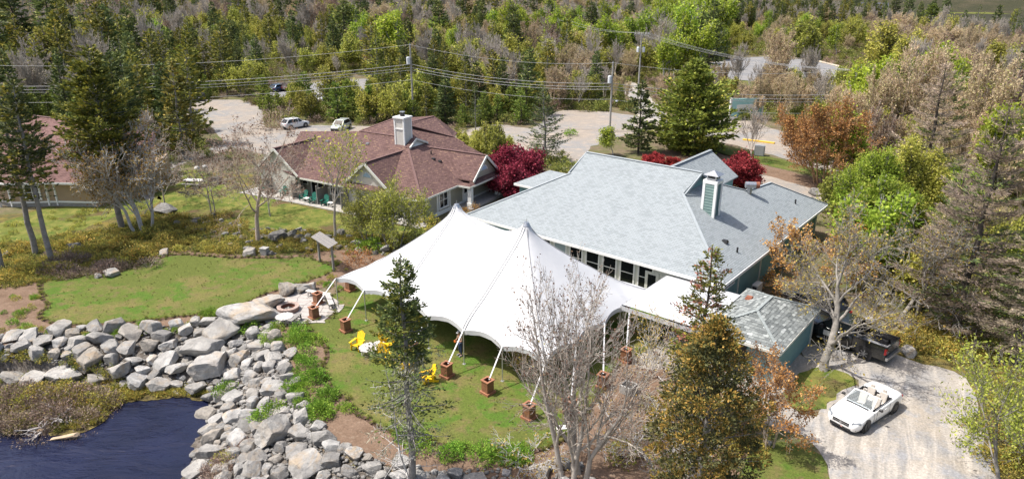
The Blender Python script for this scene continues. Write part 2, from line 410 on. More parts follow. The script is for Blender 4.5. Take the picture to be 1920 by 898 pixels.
sheet('mulch_bed', [(505, 612), (560, 605), (640, 615), (760, 800), (1000, 845), (1120, 700), (1230, 650), (1330, 700), (1420, 830), (1380, 960), (1100, 1000), (1040, 938), (900, 908), (780, 888), (680, 858), (612, 814), (572, 762), (550, 700), (534, 650)], M_mulch, .024, 'brown mulch bed round the tent lawn', .5, .12, 6)
LAWN_A = sheet('lawn', [(78, 548), (84, 528), (120, 520), (190, 512), (240, 503), (300, 484), (345, 478), (440, 484), (530, 484), (575, 482), (600, 492), (628, 505), (600, 520), (545, 538), (500, 552), (440, 578), (360, 592), (300, 598), (220, 606), (150, 610), (95, 606), (78, 590), (88, 572)], M_lawn, .034, 'upper lawn with yellowing patches', .5, .09, 7)
LAWN_B = sheet('lawn', [(575, 610), (600, 600), (628, 590), (620, 560), (645, 545), (680, 530), (760, 490), (900, 440), (1100, 500), (1250, 560), (1235, 640), (1200, 665), (1140, 700), (1120, 745), (1090, 790), (1060, 825), (1010, 845), (950, 855), (880, 842), (800, 828), (735, 812), (685, 788), (650, 752), (618, 725), (604, 700), (612, 672), (606, 645), (590, 628)], M_lawn, .034, 'lawn under and in front of the white tent', .5, .09, 8)
M_edge = groundmat('bed_edge_soil', [(.12, .078, .055), (2, .4, .6, (.085, .055, .04), 5)], .6, .04)
def edging(outline, keep, name='bed_edge', label='dark soil trench edging the lawn', w=.14):
    mb = MB(); n = len(outline)
    for i in range(n):
        a_, b_ = Vector((*outline[i], .03)), Vector((*outline[(i + 1) % n], .03))
        if keep(a_): mb.bar(a_, b_ + (b_ - a_) * .15, w * 2, .025)
    tag(mb.build(name, M_edge), label, kind='structure')
edging(LAWN_A, lambda p: p.x < -19 or p.y < 48, label='soil trench edging the upper lawn')
edging(LAWN_B, lambda p: p.y < 43 and p.x < 6, label='soil trench edging the tent lawn')
sheet('gravel_driveway', [(1500, 640), (1560, 655), (1640, 655), (1700, 672), (1760, 690), (1815, 712), (1835, 770), (1850, 840), (1880, 980), (1600, 990), (1560, 900), (1540, 850), (1500, 815), (1450, 800), (1395, 760), (1380, 735), (1440, 740), (1500, 775), (1545, 775), (1560, 740), (1610, 722), (1590, 700), (1530, 690), (1500, 665)], M_gravel, .030, 'grey and beige gravel driveway', .7, .2, 9)
sheet('gravel_path', [(1130, 655), (1200, 620), (1260, 620), (1400, 600), (1480, 650), (1530, 700), (1450, 740), (1380, 735), (1300, 700), (1210, 690), (1180, 680)], M_gravel, .026, 'gravel path beside the shed', .7, .15, 10)
sheet('lawn_patch', [(1395, 862), (1440, 835), (1490, 830), (1535, 850), (1560, 905), (1590, 1000), (1400, 1000)], M_lawn, .028, 'dark green grass patch at the edge of the driveway', .5, .15, 11)
sheet('lawn_patch', [(1500, 700), (1540, 690), (1590, 702), (1612, 722), (1570, 738), (1548, 765), (1500, 770), (1470, 745)], M_rough, .034, 'grass patch under the bare tree by the driveway', .5, .15, 12)
sheet('grass_verge', [(1620, 640), (1700, 640), (1800, 650), (1860, 660), (1990, 700), (2100, 1000), (1870, 980), (1835, 800), (1812, 712), (1740, 690), (1690, 672)], M_heath, .024, 'scrubby verge right of the driveway', .7, .25, 13)
# back roads and lots
sheet('sandy_yard', [(330, 196), (350, 190), (450, 188), (490, 205), (500, 240), (560, 236), (640, 236), (720, 240), (760, 262), (640, 285), (500, 290), (465, 282), (425, 270), (398, 240), (352, 215)], M_sand, .014, 'sandy gravel yard behind the red-roofed house', 1.5, .3, 14)
sheet('gravel_lot', [(488, 186), (520, 163), (560, 160), (640, 150), (725, 150), (720, 172), (660, 195), (600, 202), (540, 196), (500, 192)], M_asphalt, .016, 'grey gravel lot with parked cars', 1.5, .3, 15)
sheet('gravel_road', [(340, 90), (400, 82), (470, 78), (560, 105), (640, 112), (640, 122), (560, 118), (470, 95), (400, 96), (340, 102)], M_asphalt, .016, 'gravel road crossing the left woods', 2, .4, 16)
sheet('concrete_path', [(500, 268), (420, 285), (360, 302), (320, 318), (285, 345), (290, 372), (270, 372), (262, 345), (300, 312), (350, 292), (410, 274), (470, 262)], M_sand, .018, 'pale concrete path curving past the left house', .8, .08, 17)
sheet('sandy_road', [(840, 262), (870, 245), (935, 234), (1000, 240), (1040, 210), (1100, 208), (1180, 215), (1232, 222), (1300, 224), (1300, 244), (1200, 248), (1110, 275), (1100, 300), (1060, 320), (980, 300), (900, 290)], M_sand, .014, 'sandy road behind the grey-roofed hall', 1.5, .3, 18)
sheet('sandy_track', [(1165, 165), (1190, 155), (1225, 190), (1255, 222), (1200, 224), (1185, 190)], M_gravel, .018, 'gravel track leading up between the poles', 1.5, .3, 19)
sheet('pale_drive', [(1290, 236), (1370, 215), (1440, 238), (1500, 262), (1600, 320), (1540, 322), (1480, 300), (1400, 278), (1330, 262), (1290, 258)], M_sand, .016, 'pale drive beyond the bare trees', 1.5, .3, 20)
sheet('parking_lot', [(1300, 128), (1360, 113), (1440, 107), (1530, 116), (1610, 140), (1600, 155), (1480, 155), (1400, 152), (1330, 148)], M_asphalt, .016, 'grey asphalt parking lot beyond the drive', 2, .3, 21)
sheet('lawn_strip', [(1330, 149), (1480, 156), (1600, 156), (1640, 175), (1560, 190), (1440, 176), (1330, 170)], M_lawn, .016, 'bright grass strip below the parking lot', 2, .3, 22)
sheet('lawn_strip', [(1330, 268), (1400, 282), (1480, 304), (1560, 326), (1560, 336), (1470, 318), (1400, 300), (1330, 282)], M_lawn, .02, 'grass strip along the pale drive', 1.5, .3, 23)
sheet('mulch_bed', [(1240, 285), (1330, 284), (1400, 302), (1480, 322), (1560, 345), (1545, 365), (1470, 345), (1400, 340), (1330, 330)], M_mulch, .02, 'mulch bed behind the grey-roofed hall', 1.5, .3, 24)
sheet('beige_path', [(1380, 330), (1430, 328), (1490, 345), (1560, 368), (1600, 400), (1540, 385), (1450, 352)], M_sand, .024, 'beige path behind the grey-roofed hall', 1, .2, 25)
kb = MB()
_k = [G(*q) for q in [(1436, 106), (1480, 108), (1530, 114), (1570, 124), (1605, 138)]]
for p, q in zip(_k, _k[1:]): kb.bar((*p, .06), (*q, .06), 1.2, .12)
tag(kb.build('kerb', plain('kerb_sand', (.5, .43, .34), .9)), 'pale kerb along the far edge of the parking lot', kind='structure')
yb = MB(); M_yellow = plain('yellow_paint', (.7, .45, .06), .7)
_k = [G(*q) for q in [(1393, 263), (1420, 266), (1452, 270)]]
for p, q in zip(_k, _k[1:]): yb.bar((*p, .1), (*q, .1), .5, .2)
tag(yb.build('kerb', M_yellow), 'yellow painted kerb beside the pale drive', kind='structure')

# pond
M_marsh = groundmat('marsh_sedge', [(.13, .105, .04), (1.2, .45, .6, (.22, .18, .065), 6), (3, .45, .6, (.05, .04, .022), 6)], 1, .15)
def marsh():
    o = rough_outline([G(*q, -1.75) for q in [(130, 760), (200, 728), (300, 720), (400, 728), (412, 742), (385, 752), (335, 745), (285, 750), (240, 755), (212, 770), (190, 795), (150, 812), (90, 814)]], .3, .1, 77)
    me = bpy.data.meshes.new('marsh'); me.from_pydata([(x, y, -1.72) for x, y in o], [], [tuple(range(len(o)))]); me.materials.append(M_marsh); me.update()
    if me.polygons[0].normal.z < 0: me.flip_normals()
    tag(obj('marsh', me), 'yellow sedge mat at the back shore of the pond', kind='structure')
marsh()
M_bankdark = groundmat('bank_rubble', [(.13, .11, .09), (1.5, .42, .6, (.20, .18, .16), 6), (4, .5, .66, (.07, .06, .05), 5)], 1, .12)
def watermat(name, deep, sc=(1.1, 5), strength=.25):
    m, N, L, P = newmat(name)
    n = noise(N, L, .35, 3, .5)
    r = ramp(N, [(.35, deep), (.7, tuple(x * 1.6 for x in deep))]); L.new(n, r.inputs[0]); L.new(r.outputs[0], P.inputs['Base Color'])
    P.inputs['Roughness'].default_value = .06; P.inputs['IOR'].default_value = 1.33
    g = N.new('ShaderNodeNewGeometry'); mp = N.new('ShaderNodeMapping'); mp.inputs['Scale'].default_value = (.45, 1.1, 1); mp.inputs['Rotation'].default_value = (0, 0, .5)
    L.new(g.outputs['Position'], mp.inputs[0])
    a = noise(N, L, sc[0], 4, .55, mp.outputs[0], .8); b = noise(N, L, sc[1], 4, .6, mp.outputs[0], .4)
    ad = N.new('ShaderNodeMath'); ad.operation = 'MULTIPLY_ADD'; ad.inputs[1].default_value = .3; L.new(b, ad.inputs[0]); L.new(a, ad.inputs[2])
    bump(N, L, P, ad.outputs[0], strength, .25); return m
M_water = watermat('pond_water', (.008, .010, .026), sc=(.55, 2.6), strength=.7)
mb = MB(); mb.add([(-60, 8, WATER_Z), (6, 8, WATER_Z), (6, 44, WATER_Z), (-60, 44, WATER_Z)], [(0, 1, 2, 3)])
GMESH.materials[1] = M_bankdark; GMESH.materials.append(groundmat('hill_forest_floor', [(.05, .05, .028), (.05, .45, .6, (.075, .065, .04), 5)], 1, .3))
_c = np.array([[p.center.x, p.center.y, p.center.z] for p in GMESH.polygons]); GMESH.polygons.foreach_set('material_index', np.where((_c[:, 2] < -.12) & (_c[:, 1] < 60), 1, np.where(np.hypot(_c[:, 0], _c[:, 1]) > 560, 2, 0)).astype(np.int32))
tag(mb.build('pond', M_water), 'dark blue rippled pond water', kind='structure')
sheet('lake', [(1360, 22), (1440, 12), (1600, 14), (1800, 27), (1930, 28), (2150, 26), (2200, 80), (1990, 74), (1900, 68), (1830, 62), (1760, 48), (1600, 40), (1450, 34)], watermat('lake_water', (.02, .024, .03), (.12, .5), .2), .05, 'dark lake beyond the woods', 8, 1, 26)
sheet('meadow', [(1700, 16), (1920, 18), (2200, 16), (2200, 24), (1990, 27), (1800, 26), (1740, 22)], M_rough, .1, 'green meadow beyond the lake', 8, 2, 27)
# ================================================================== materials for buildings
M_white = plain('white_trim', (.78, .78, .76), .5, var=.05)
M_cream = plain('cream_trim', (.62, .62, .56), .6, var=.05)
M_greyroof = shinglemat('grey_shingles', (.225, .25, .26), (.28, .308, .32), (.175, .195, .205), .34, .15, blotch=.03)
M_shedroof = shinglemat('weathered_shingles', (.20, .225, .22), (.33, .36, .355), (.12, .135, .135), .36, .17, (.42, .45, .45), .2)
M_redroof = shinglemat('red_shingles', (.095, .054, .049), (.145, .086, .077), (.065, .04, .037), .3, .15, (.20, .125, .095), blotch=.05)
M_ridgegrey = plain('grey_ridge_cap', (.30, .33, .345), .85, var=.1, sc=3)
M_ridgered = plain('red_ridge_cap', (.14, .078, .07), .85, var=.15, sc=3)
M_teal = sidingmat('teal_siding', (.16, .30, .32), .13)
M_sand_siding = sidingmat('sand_siding', (.36, .345, .28), .12)
M_whitesiding = sidingmat('white_siding', (.62, .60, .55), .14)
M_tan_siding = sidingmat('tan_siding', (.36, .26, .17), .12)
M_green_siding = sidingmat('pale_green_siding', (.42, .60, .55), .16)
M_stone_base = plain('foundation', (.25, .24, .22), .9, var=.25, sc=5)
m_, N_, L_, P_ = newmat('window_glass'); M_glass = m_
P_.inputs['Base Color'].default_value = (.012, .014, .016, 1); P_.inputs['Roughness'].default_value = .05
m_, N_, L_, P_ = newmat('curtained_glass'); M_curtain = m_
P_.inputs['Base Color'].default_value = (.35, .42, .44, 1); P_.inputs['Roughness'].default_value = .1
M_blueglass = plain('pale_blue_glass', (.35, .48, .62), .15, var=0)
M_dark = plain('dark_interior', (.03, .028, .026), .9, var=.2)
M_metal = plain('galvanised_metal', (.45, .46, .47), .35, .8, .15)
M_blackmetal = plain('black_metal', (.03, .03, .032), .5, .2, .1)
M_rust = plain('rusty_metal', (.25, .09, .05), .8, .1, .3)
M_concrete = plain('concrete', (.34, .33, .31), .9, var=.15, sc=3)
M_paver = plain('grey_paver', (.33, .31, .29), .9, var=.2, sc=4)

def frame_win(parent, c, n, wd, ht, panes=(1, 2), name='window', glass=None, trim=.11, dep=.06):
    """window lying in a vertical wall: c = centre, n = outward level normal; frame ring, glazing bars and one pane per light"""
    n = Vector(n).normalized(); u = Vector((0, 0, 1)).cross(n).normalized(); c = Vector(c)
    fr = MB(); R = Matrix((u, n, Vector((0, 0, 1)))).transposed()
    P = lambda a, b, o=0: c + u * a + Vector((0, 0, b)) + n * o
    fr.box(P(0, ht / 2 + trim / 2, dep / 2), (wd + 2 * trim, dep, trim), M=R); fr.box(P(0, -ht / 2 - trim / 2, dep / 2 + .01), (wd + 2 * trim + .06, dep + .02, trim), M=R)
    for sgn in (-1, 1): fr.box(P(sgn * (wd / 2 + trim / 2), 0, dep / 2), (trim, dep, ht), M=R)
    cols, rows = panes
    for i in range(1, cols): fr.box(P(-wd / 2 + wd * i / cols, 0, dep / 2 - .005), (.05, dep * .8, ht), M=R)
    for j in range(1, rows): fr.box(P(0, -ht / 2 + ht * j / rows, dep / 2 - .008), (wd, dep * .7, .05), M=R)
    f = fr.build(name, M_white, parent)
    for i in range(cols):
        for j in range(rows):
            pb = MB(); w_, h_ = wd / cols - .02, ht / rows - .02
            pb.box(P(-wd / 2 + wd * (i + .5) / cols, -ht / 2 + ht * (j + .5) / rows, .012), (w_, .02, h_), M=R)
            pb.build('pane', glass or M_glass, f)
    return f
def ridge_strip(mb, pts, w=.28, m=0):
    for p, q in zip(pts, pts[1:]):
        p, q = Vector(p), Vector(q)
        mb.bar(p + Vector((0, 0, .03)), q + Vector((0, 0, .03)), w, .05, m)
def gutter(mb, p, q, h=.2, w=.1):
    mb.bar((p[0], p[1], p[2] - h / 2 - .01), (q[0], q[1], q[2] - h / 2 - .01), w, h)

# ================================================================== grey-roofed hall (local x along the front, y into the depth)
AB = math.atan2(-.633, .774)
BX, BY = G(1357, 535, 3.0)
hall = thing('hall', 'large hall with pale grey shingle roof and teal siding behind the white tent', 'building', (BX, BY, 0), AB)
s_ = .55; EZ = 3.0
E = lambda x, y, z: Vector((x, y, z))
rf = MB()
fz = lambda y: EZ + s_ * y
rz_ = lambda x: EZ - s_ * x
RI = 8.8; RZ = fz(RI)
FL, FR = E(-23.3, 0, EZ), E(0, 0, EZ)
gR = E(-6.5, 6.5, fz(6.5)); gL = E(-16.84, 6.31, fz(6.31))
rR, rL = E(-6.1, RI, RZ), E(-16.9, RI, RZ)
rf.slab([FL, FR, gR, rR, rL, gL])                                           # front slope
PK, PM = E(-4.0, 18.8, rz_(-4.0)), E(-4.4, 14.3, rz_(-4.4)); CC = E(0, 22.8, EZ)
gB = E(-6.5, 11.1, rz_(-6.5))
rf.slab([FR, CC, PK, PM, gB, gR])                                           # right slope
rf.slab([rL, rR, gB, PM, E(-6.5, 18.0, EZ + 1.0), E(-16, 18.0, EZ)])        # back slope
rf.slab([PM, PK, CC + Vector((-7.6, 0, 0)), E(-7.6, 14.6, EZ)])             # west slope of the rear wing
rf.slab([PK, CC, CC + Vector((-7.6, 0, 0))])
rf.slab([FL, gL, E(-16.84, 11.3, fz(6.31)), E(-23.3, 17.6, EZ)])            # left hip
roof = rf.build('roof', M_greyroof, hall, uv=True)
rc = MB(); ridge_strip(rc, [rL, rR], .24); ridge_strip(rc, [gR, FR], .2); ridge_strip(rc, [gL, FL], .2); ridge_strip(rc, [PM, PK, CC], .2); ridge_strip(rc, [gB, PM], .2)
rc.build('ridge_cap', M_ridgegrey, roof)
# gablets at both ends of the ridge
for sx, g, r in ((1, gR, rR), (-1, gL, rL)):
    gb = MB(); bk = E(g.x, 2 * RI - g.y, g.z); tp = E(g.x + sx * -.05, RI, RZ - .12)
    gb.add([g, bk, tp], [(0, 1, 2) if sx > 0 else (2, 1, 0)]); gb.build('gablet_wall', M_teal, hall, uv=True)
    rk = MB(); rk.bar(g + Vector((.2 * sx, 0, -.05)), r + Vector((.02 * sx, 0, -.08)), .10, .18); rk.bar(bk + Vector((.2 * sx, 0, -.05)), r + Vector((.02 * sx, 0, -.08)), .10, .18)
    build_pieces(rk, 'rake_board', M_ridgegrey, hall)
# rear gable wing
gwz = 6.4
rg = MB(); apx = E(-11.3, 22.3, gwz); back = E(-11.3, 9.5, gwz)
rg.slab([back, apx, E(-8.3, 22.3, 4.3), E(-8.3, 13.0, 4.3)]); rg.slab([back, apx, E(-14.3, 22.3, 4.3), E(-14.3, 13.0, 4.3)])
ridge_strip(rg, [back, apx], .3)
rg.build('wing_roof', M_greyroof, hall, uv=True)
wl = MB(); wl.prism([(-14, 13), (-8.6, 13), (-8.6, 21.9), (-14, 21.9)], 0, 4.3); wl.add([(-14, 21.9, 4.3), (-8.6, 21.9, 4.3), (-11.3, 21.9, 6.2)], [(0, 1, 2)])
wl.build('wing_wall', M_teal, hall, uv=True)
# low left wing
lw = MB(); z2, z3 = 2.6, 3.75
q = [E(-27.2, 11.4, z2), E(-22.5, 11.4, z2), E(-22.5, 17.6, z2), E(-27.2, 17.6, z2)]
t1_, t2_ = E(-24.9, 14.3, z3), E(-22.5, 14.3, z3)
lw.slab([q[0], q[1], t2_, t1_]); lw.slab([q[3], q[0], t1_]); lw.slab([q[2], q[3], t1_, t2_])
lw.build('low_wing_roof', M_greyroof, hall, uv=True)
lww = MB(); lww.prism([(-26.8, 11.8), (-22.5, 11.8), (-22.5, 17.2), (-26.8, 17.2)], 0, 2.55); lww.build('low_wing_wall', M_teal, hall, uv=True)
lwf = MB(); gutter(lwf, q[0], q[1]); gutter(lwf, q[3], q[0]); build_pieces(lwf, 'gutter', M_white, hall)
# main walls + gutters
wb = MB(); wb.prism([(-22.7, .6), (-.6, .6), (-.6, 22.2), (-7.6, 22.2), (-7.6, 17), (-22.7, 17)], 0, 3.0)
wb.build('wall', M_teal, hall, uv=True)
gt = MB(); gutter(gt, FL, FR, .22); gutter(gt, FR, CC, .22); gutter(gt, FL, E(-23.3, 17.6, EZ), .22)
build_pieces(gt, 'gutter', M_white, hall)
sf = MB(); sf.box((-11.65, .3, 2.78), (23.2, .56, .04)); sf.box((-.3, 11.7, 2.775), (.56, 22, .04)); build_pieces(sf, 'soffit', M_cream, hall)
# front glazing: row of tall windows and doors under the eave, cream wall band
cw = MB(); cw.box((-9.4, .56, 1.45), (18.2, .1, 2.9)); cw.build('window_wall', M_cream, hall)
x = -18.2; k = 0
while x < -4.6:
    gl = M_curtain if k in (1, 3) else M_glass
    wdt = 1.05
    frame_win(hall, (x, .505, 1.72), (0, -1, 0), wdt, 1.75, (1, 2), glass=gl)
    x += 1.52; k += 1
for x in (-5.5, -4.2):
    dr = MB(); dr.box((x, .48, 1.15), (1.1, .07, 2.3)); d_ = dr.build('door', M_cream, hall)
    gp = MB(); gp.box((x, .435, 1.35), (.62, .03, 1.5)); gp.build('door_glass', M_glass, d_)
# right wall: trim boards, window, AC units are things of their own
tr = MB()
for y in (.66, 4.2, 8.5, 13, 22): tr.box((-.57, y, 1.45), (.08, .16, 2.75))
build_pieces(tr, 'trim_board', M_cream, hall)
frame_win(hall, (-.59, 2.3, 2.25), (1, 0, 0), 1.9, .6, (2, 1))
# roof furniture
vb = MB(); zc = rz_(-4.1); vb.tube([(-4.15, 14.2, zc - .2), (-4.15, 14.2, zc + .55)], .2, 10); vb.tube([(-4.45, 13.95, zc + .75), (-3.75, 14.4, zc + .75)], .27, 14)
vt = vb.build('roof_fan', M_metal, hall); v2 = MB(); v2.tube([(-3.74, 14.41, zc + .75), (-3.5, 14.56, zc + .75)], .28, 14); v2.build('fan_hood', M_rust, vt)
def roofpt(px, py):     # point of the right-hand slope under a sight line, in hall coordinates
    ca, sa = math.cos(-AB), math.sin(-AB)
    lo, hi = 2.5, 7.9
    for _ in range(40):
        z = (lo + hi) / 2; X, Y = G(px, py, z); dx, dy = X - BX, Y - BY; lx = ca * dx - sa * dy; ly = sa * dx + ca * dy
        if rz_(lx) > z: lo = z
        else: hi = z
    return lx, ly, z
for (px, py, kind) in ((1359, 454, 0), (1382, 473, 1), (1491, 382, 1)):
    lx, ly, lz = roofpt(px, py); v = MB()
    if kind == 0: v.box((lx, ly, lz + .08), (.5, .38, .2), taper=.7); v.build('box_vent', M_blackmetal, hall)
    else: v.tube([(lx, ly, lz - .1), (lx, ly, lz + .38)], .07, 8); v.build('vent_pipe', M_blackmetal, hall)
# chimney: sided box tower with corner boards, crown and metal cap
lx, ly, lz = roofpt(1337, 408)
cx, cy = lx - .48, ly + .48; cw_, cz0, cz1 = .98, lz - 1.0, 7.85
ch = MB(); ch.box((cx, cy, (cz0 + cz1) / 2), (cw_, cw_, cz1 - cz0)); chim = ch.build('chimney', M_teal, hall)
cs = MB()
z = cz0 + .1
while z < cz1 - .1:
    cs.box((cx, cy - cw_ / 2 - .02, z), (cw_ - .16, .05, .15)); z += .22
tag(cs.build('clapboards', M_green_siding, chim), kind='stuff')
cb = MB()
for a_ in (-1, 1):
    for b_ in (-1, 1): cb.box((cx + a_ * (cw_ / 2 - .03), cy + b_ * (cw_ / 2 - .03), (cz0 + cz1) / 2), (.2, .2, cz1 - cz0 + .02))
cb.box((cx, cy, cz1 - .02), (cw_ + .16, cw_ + .16, .24)); cb.build('corner_boards', M_white, chim)
cc_ = MB(); cc_.box((cx, cy, cz1 + .16), (cw_ - .25, cw_ - .25, .16)); cc_.box((cx, cy, cz1 + .40), (cw_ - .35, cw_ - .35, .24), m=1)
for a_ in (-1, 1):
    for b_ in (-1, 1): cc_.box((cx + a_ * .33, cy + b_ * .33, cz1 + .38), (.08, .08, .26))
h_ = .6; zt = cz1 + .50
cc_.add([(cx - h_, cy - h_, zt), (cx + h_, cy - h_, zt), (cx + h_, cy + h_, zt), (cx - h_, cy + h_, zt), (cx, cy, zt + .32)], [(0, 1, 4), (1, 2, 4), (2, 3, 4), (3, 0, 4), (3, 2, 1, 0)])
cc_.build('chimney_cap', [M_metal, M_blackmetal], chim)
hb = MB()
for dx_, dy_, n_ in ((cw_ / 2 + .09, 0, 0), (0, -cw_ / 2 - .09, 1)): pass
hb.box((cx + cw_ / 2 + .1, cy + .2, 6.0), (.08, .1, .9)); hb.box((cx - cw_ / 2 - .1, cy - .3, 7.0), (.08, .12, 1.0)); build_pieces(hb, 'bracket', M_white, chim)

# ================================================================== shed at the right front
shed = thing('shed', 'small shed with weathered grey shingle hip roof and teal end wall beside the pickup truck', 'shed', (BX, BY, 0), AB)
x0, x1, y0, y1, ez, ps = 1.0, 5.75, -5.5, 1.75, 2.4, .42
hw = (x1 - x0) / 2; rx = (x0 + x1) / 2; rzs = ez + ps * hw
A_, B_, C_, D_ = E(x0, y0, ez), E(x1, y0, ez), E(x1, y1, ez), E(x0, y1, ez); R1, R2 = E(rx, y0 + hw, rzs), E(rx, y1 - hw, rzs)
sr = MB(); sr.slab([A_, B_, R1]); sr.slab([B_, C_, R2, R1]); sr.slab([C_, D_, R2]); sr.slab([D_, A_, R1, R2])
sroof = sr.build('roof', M_shedroof, shed, uv=True)
# the shingles of this near roof are real laps: one mesh of tabs
def shingle_tabs(mb, tri, w=.34, h=.2, seed=3):
    r = random.Random(seed); pts = [Vector(p) for p in tri]
    n = (pts[1] - pts[0]).cross(pts[2] - pts[0]).normalized()
    if n.z < 0: n = -n
    u = Vector((0, 0, 1)).cross(n).normalized(); v = n.cross(u); o = pts[0]
    P2 = [((p - o).dot(u), (p - o).dot(v)) for p in pts]
    umin, umax = min(p[0] for p in P2), max(p[0] for p in P2); vmin, vmax = min(p[1] for p in P2), max(p[1] for p in P2)
    j = 0; vv = vmin
    while vv < vmax:
        uu = umin - (j % 2) * w / 2 + r.uniform(-.03, .03)
        while uu < umax:
            if pip([uu + w / 2], [vv + h / 2], P2)[0]:
                g_ = r.uniform(.008, .02); t_ = r.uniform(.02, .04); jj = r.uniform(-.02, .02)
                a0 = o + u * (uu + g_) + v * (vv + jj) + n * t_; a1 = o + u * (uu + w - g_) + v * (vv + jj) + n * t_
                b1 = o + u * (uu + w - g_) + v * (vv + h + .05) + n * .006; b0 = o + u * (uu + g_) + v * (vv + h + .05) + n * .006
                c0 = a0 - n * (t_ + .004); c1 = a1 - n * (t_ + .004)
                mb.add([a0, a1, b1, b0, c0, c1], [(0, 1, 2, 3), (4, 5, 1, 0)])
            uu += w
        vv += h; j += 1
m_, N_, L_, P_ = newmat('shingle_tab')
g_ = N_.new('ShaderNodeNewGeometry'); r_ = ramp(N_, [(0, (.11, .122, .12)), (.5, (.19, .205, .20)), (.85, (.26, .28, .27)), (1, (.38, .40, .39))]); L_.new(g_.outputs['Random Per Island'], r_.inputs[0])
nz = noise(N_, L_, 14, 6, .7, objco(N_)); rr_ = ramp(N_, [(.3, (.75,) * 3), (.7, (1.2,) * 3)]); L_.new(nz, rr_.inputs[0])
L_.new(mixc(N_, L_, 1.0, r_.outputs[0], rr_.outputs[0], 'MULTIPLY'), P_.inputs['Base Color']); P_.inputs['Roughness'].default_value = .9
M_tab = m_
st = MB()
for k, t_ in enumerate(([A_, B_, R1], [B_, C_, R2, R1], [D_, A_, R1, R2])): shingle_tabs(st, t_, seed=k)
tag(st.build('shingles', M_tab, sroof), kind='stuff')
src = MB(); ridge_strip(src, [A_, R1, R2, D_], .17); ridge_strip(src, [B_, R1], .17); ridge_strip(src, [C_, R2], .17); src.build('ridge_cap', plain('shed_ridge', (.24, .265, .26), .9, var=.25, sc=7), sroof)
sw = MB(); sw.prism([(x0 + .4, y0 + .5), (x1 - .25, y0 + .5), (x1 - .25, y1 - .35), (x0 + .4, y1 - .35)], 0, ez); sw.build('wall', M_teal, shed, uv=True)
sg = MB(); gutter(sg, A_, B_, .16); gutter(sg, B_, C_, .16); gutter(sg, C_, D_, .16); gutter(sg, D_, A_, .16); build_pieces(sg, 'fascia', M_cream, shed)
sc_ = MB(); 
for px_, py_ in ((x1 - .25, y1 - .35), (x1 - .25, y0 + .5), (x0 + .4, y0 + .5)): sc_.box((px_, py_, ez / 2), (.14, .14, ez))
build_pieces(sc_, 'corner_board', M_cream, shed)
sd_ = MB(); sd_.box((3.2, y0 + .44, 1.05), (1.0, .08, 2.1)); sd_.build('door', M_dark, shed)
v = MB(); v.box((2.0, -.6, ez + ps * 1.0 + .1), (.5, .4, .2), taper=.7); v.build('box_vent', M_rust, shed)

# air-conditioning units by the right wall
for k, (lx, ly, lb) in enumerate(((.35, 3.2, 'grey outdoor heat pump by the teal wall, the one nearer the shed'), (.35, 5.6, 'grey outdoor heat pump by the teal wall, the one farther from the shed'))):
    ca, sa = math.cos(AB), math.sin(AB); wx, wy = BX + ca * lx - sa * ly, BY + sa * lx + ca * ly
    t = thing('heat_pump', lb, 'heat pump', (wx, wy, 0), AB, 'heat pumps along the teal wall')
    b = MB(); b.box((0, 0, .75), (.45, 1.0, 1.1)); b.build('casing', plain('heat_pump_grey%d' % k, (.36, .36, .34), .5), t)
    b = MB(); b.tube([(.0, -.51, .8), (.0, -.53, .8)], .17, 14); b.box((0, -.515, .75), (.3, .02, .9)); b.build('grille', M_blackmetal, t)
    b = MB()
    for yy in (-.35, .35): b.box((0, yy, .1), (.5, .08, .2))
    b.build('foot', M_metal, t)

# ================================================================== red-roofed lodge
RA = math.atan2(-.507, .862); KX, KY = G(790, 376, 2.5)
lodge = thing('lodge', 'long lodge with brownish red shingle roof, sand siding and a patio side behind the tent', 'building', (KX, KY, 0), RA)
s_ = .42; EZ = 2.5
rf = MB()
F_ = lambda x, y: E(x, y, EZ + s_ * y)
K0 = E(0, 0, EZ); rR = F_(-7.0, 8.4); rL = F_(-14.9, 8.4); gR = F_(-6.75, 6.75)
gapx = E(-7.1, 8.4, EZ + s_ * 8.4)
rf.slab([E(-8.0, 0, EZ), K0, gR, gapx, rL, E(-22.8, 7.0, EZ + s_ * 7.0), E(-19.7, 0.6, EZ + .3), E(-16.0, 0, EZ)])
# P plane: right slope
R_ = lambda x, y: E(x, y, EZ - s_ * x)
rf.slab([K0, E(0, 6.06, EZ), E(0, 15.2, EZ), R_(-4.9, 14.5), R_(-6.3, 14.5), R_(-10.9, 10.8), R_(-6.85, 9.6), gR])
# rear block rising behind the ridge
top1, top2 = E(-13.0, 12.1, 7.0), E(-9.8, 10.4, 6.95)
rf.slab([rL, rR, top2, top1]); rf.slab([rR, R_(-6.75, 9.9), top2]); rf.slab([rL, top1, E(-18, 16, 4)])
rf.slab([top2, R_(-6.3, 14.5), E(-9, 19, 4.6), E(-11.5, 17.8, 6.6)]); 
rf.slab([top1, top2, E(-11.5, 17.8, 6.6), E(-16, 17.8, 4.2)])
wA = Vector((*(lambda g: ((g[0] - KX) * math.cos(-RA) - (g[1] - KY) * math.sin(-RA), (g[0] - KX) * math.sin(-RA) + (g[1] - KY) * math.cos(-RA)))(G(812.5, 218.7, 6.6)), 6.6))
rf.slab([top2 + Vector((-.6, .6, 0)), wA, R_(-6.3, 14.6) + Vector((0, 0, .02))])
rf.slab([top2 + Vector((-.6, .6, 0)), wA, wA + Vector((-3.4, .4, -2.6)), top1])
rf.slab([E(-22.8, 7.0, EZ + s_ * 7.0), E(-19.7, .6, EZ + .3), E(-25.5, 9, 3.2), E(-26, 12, 3)])
lroof = rf.build('roof', M_redroof, lodge, uv=True)
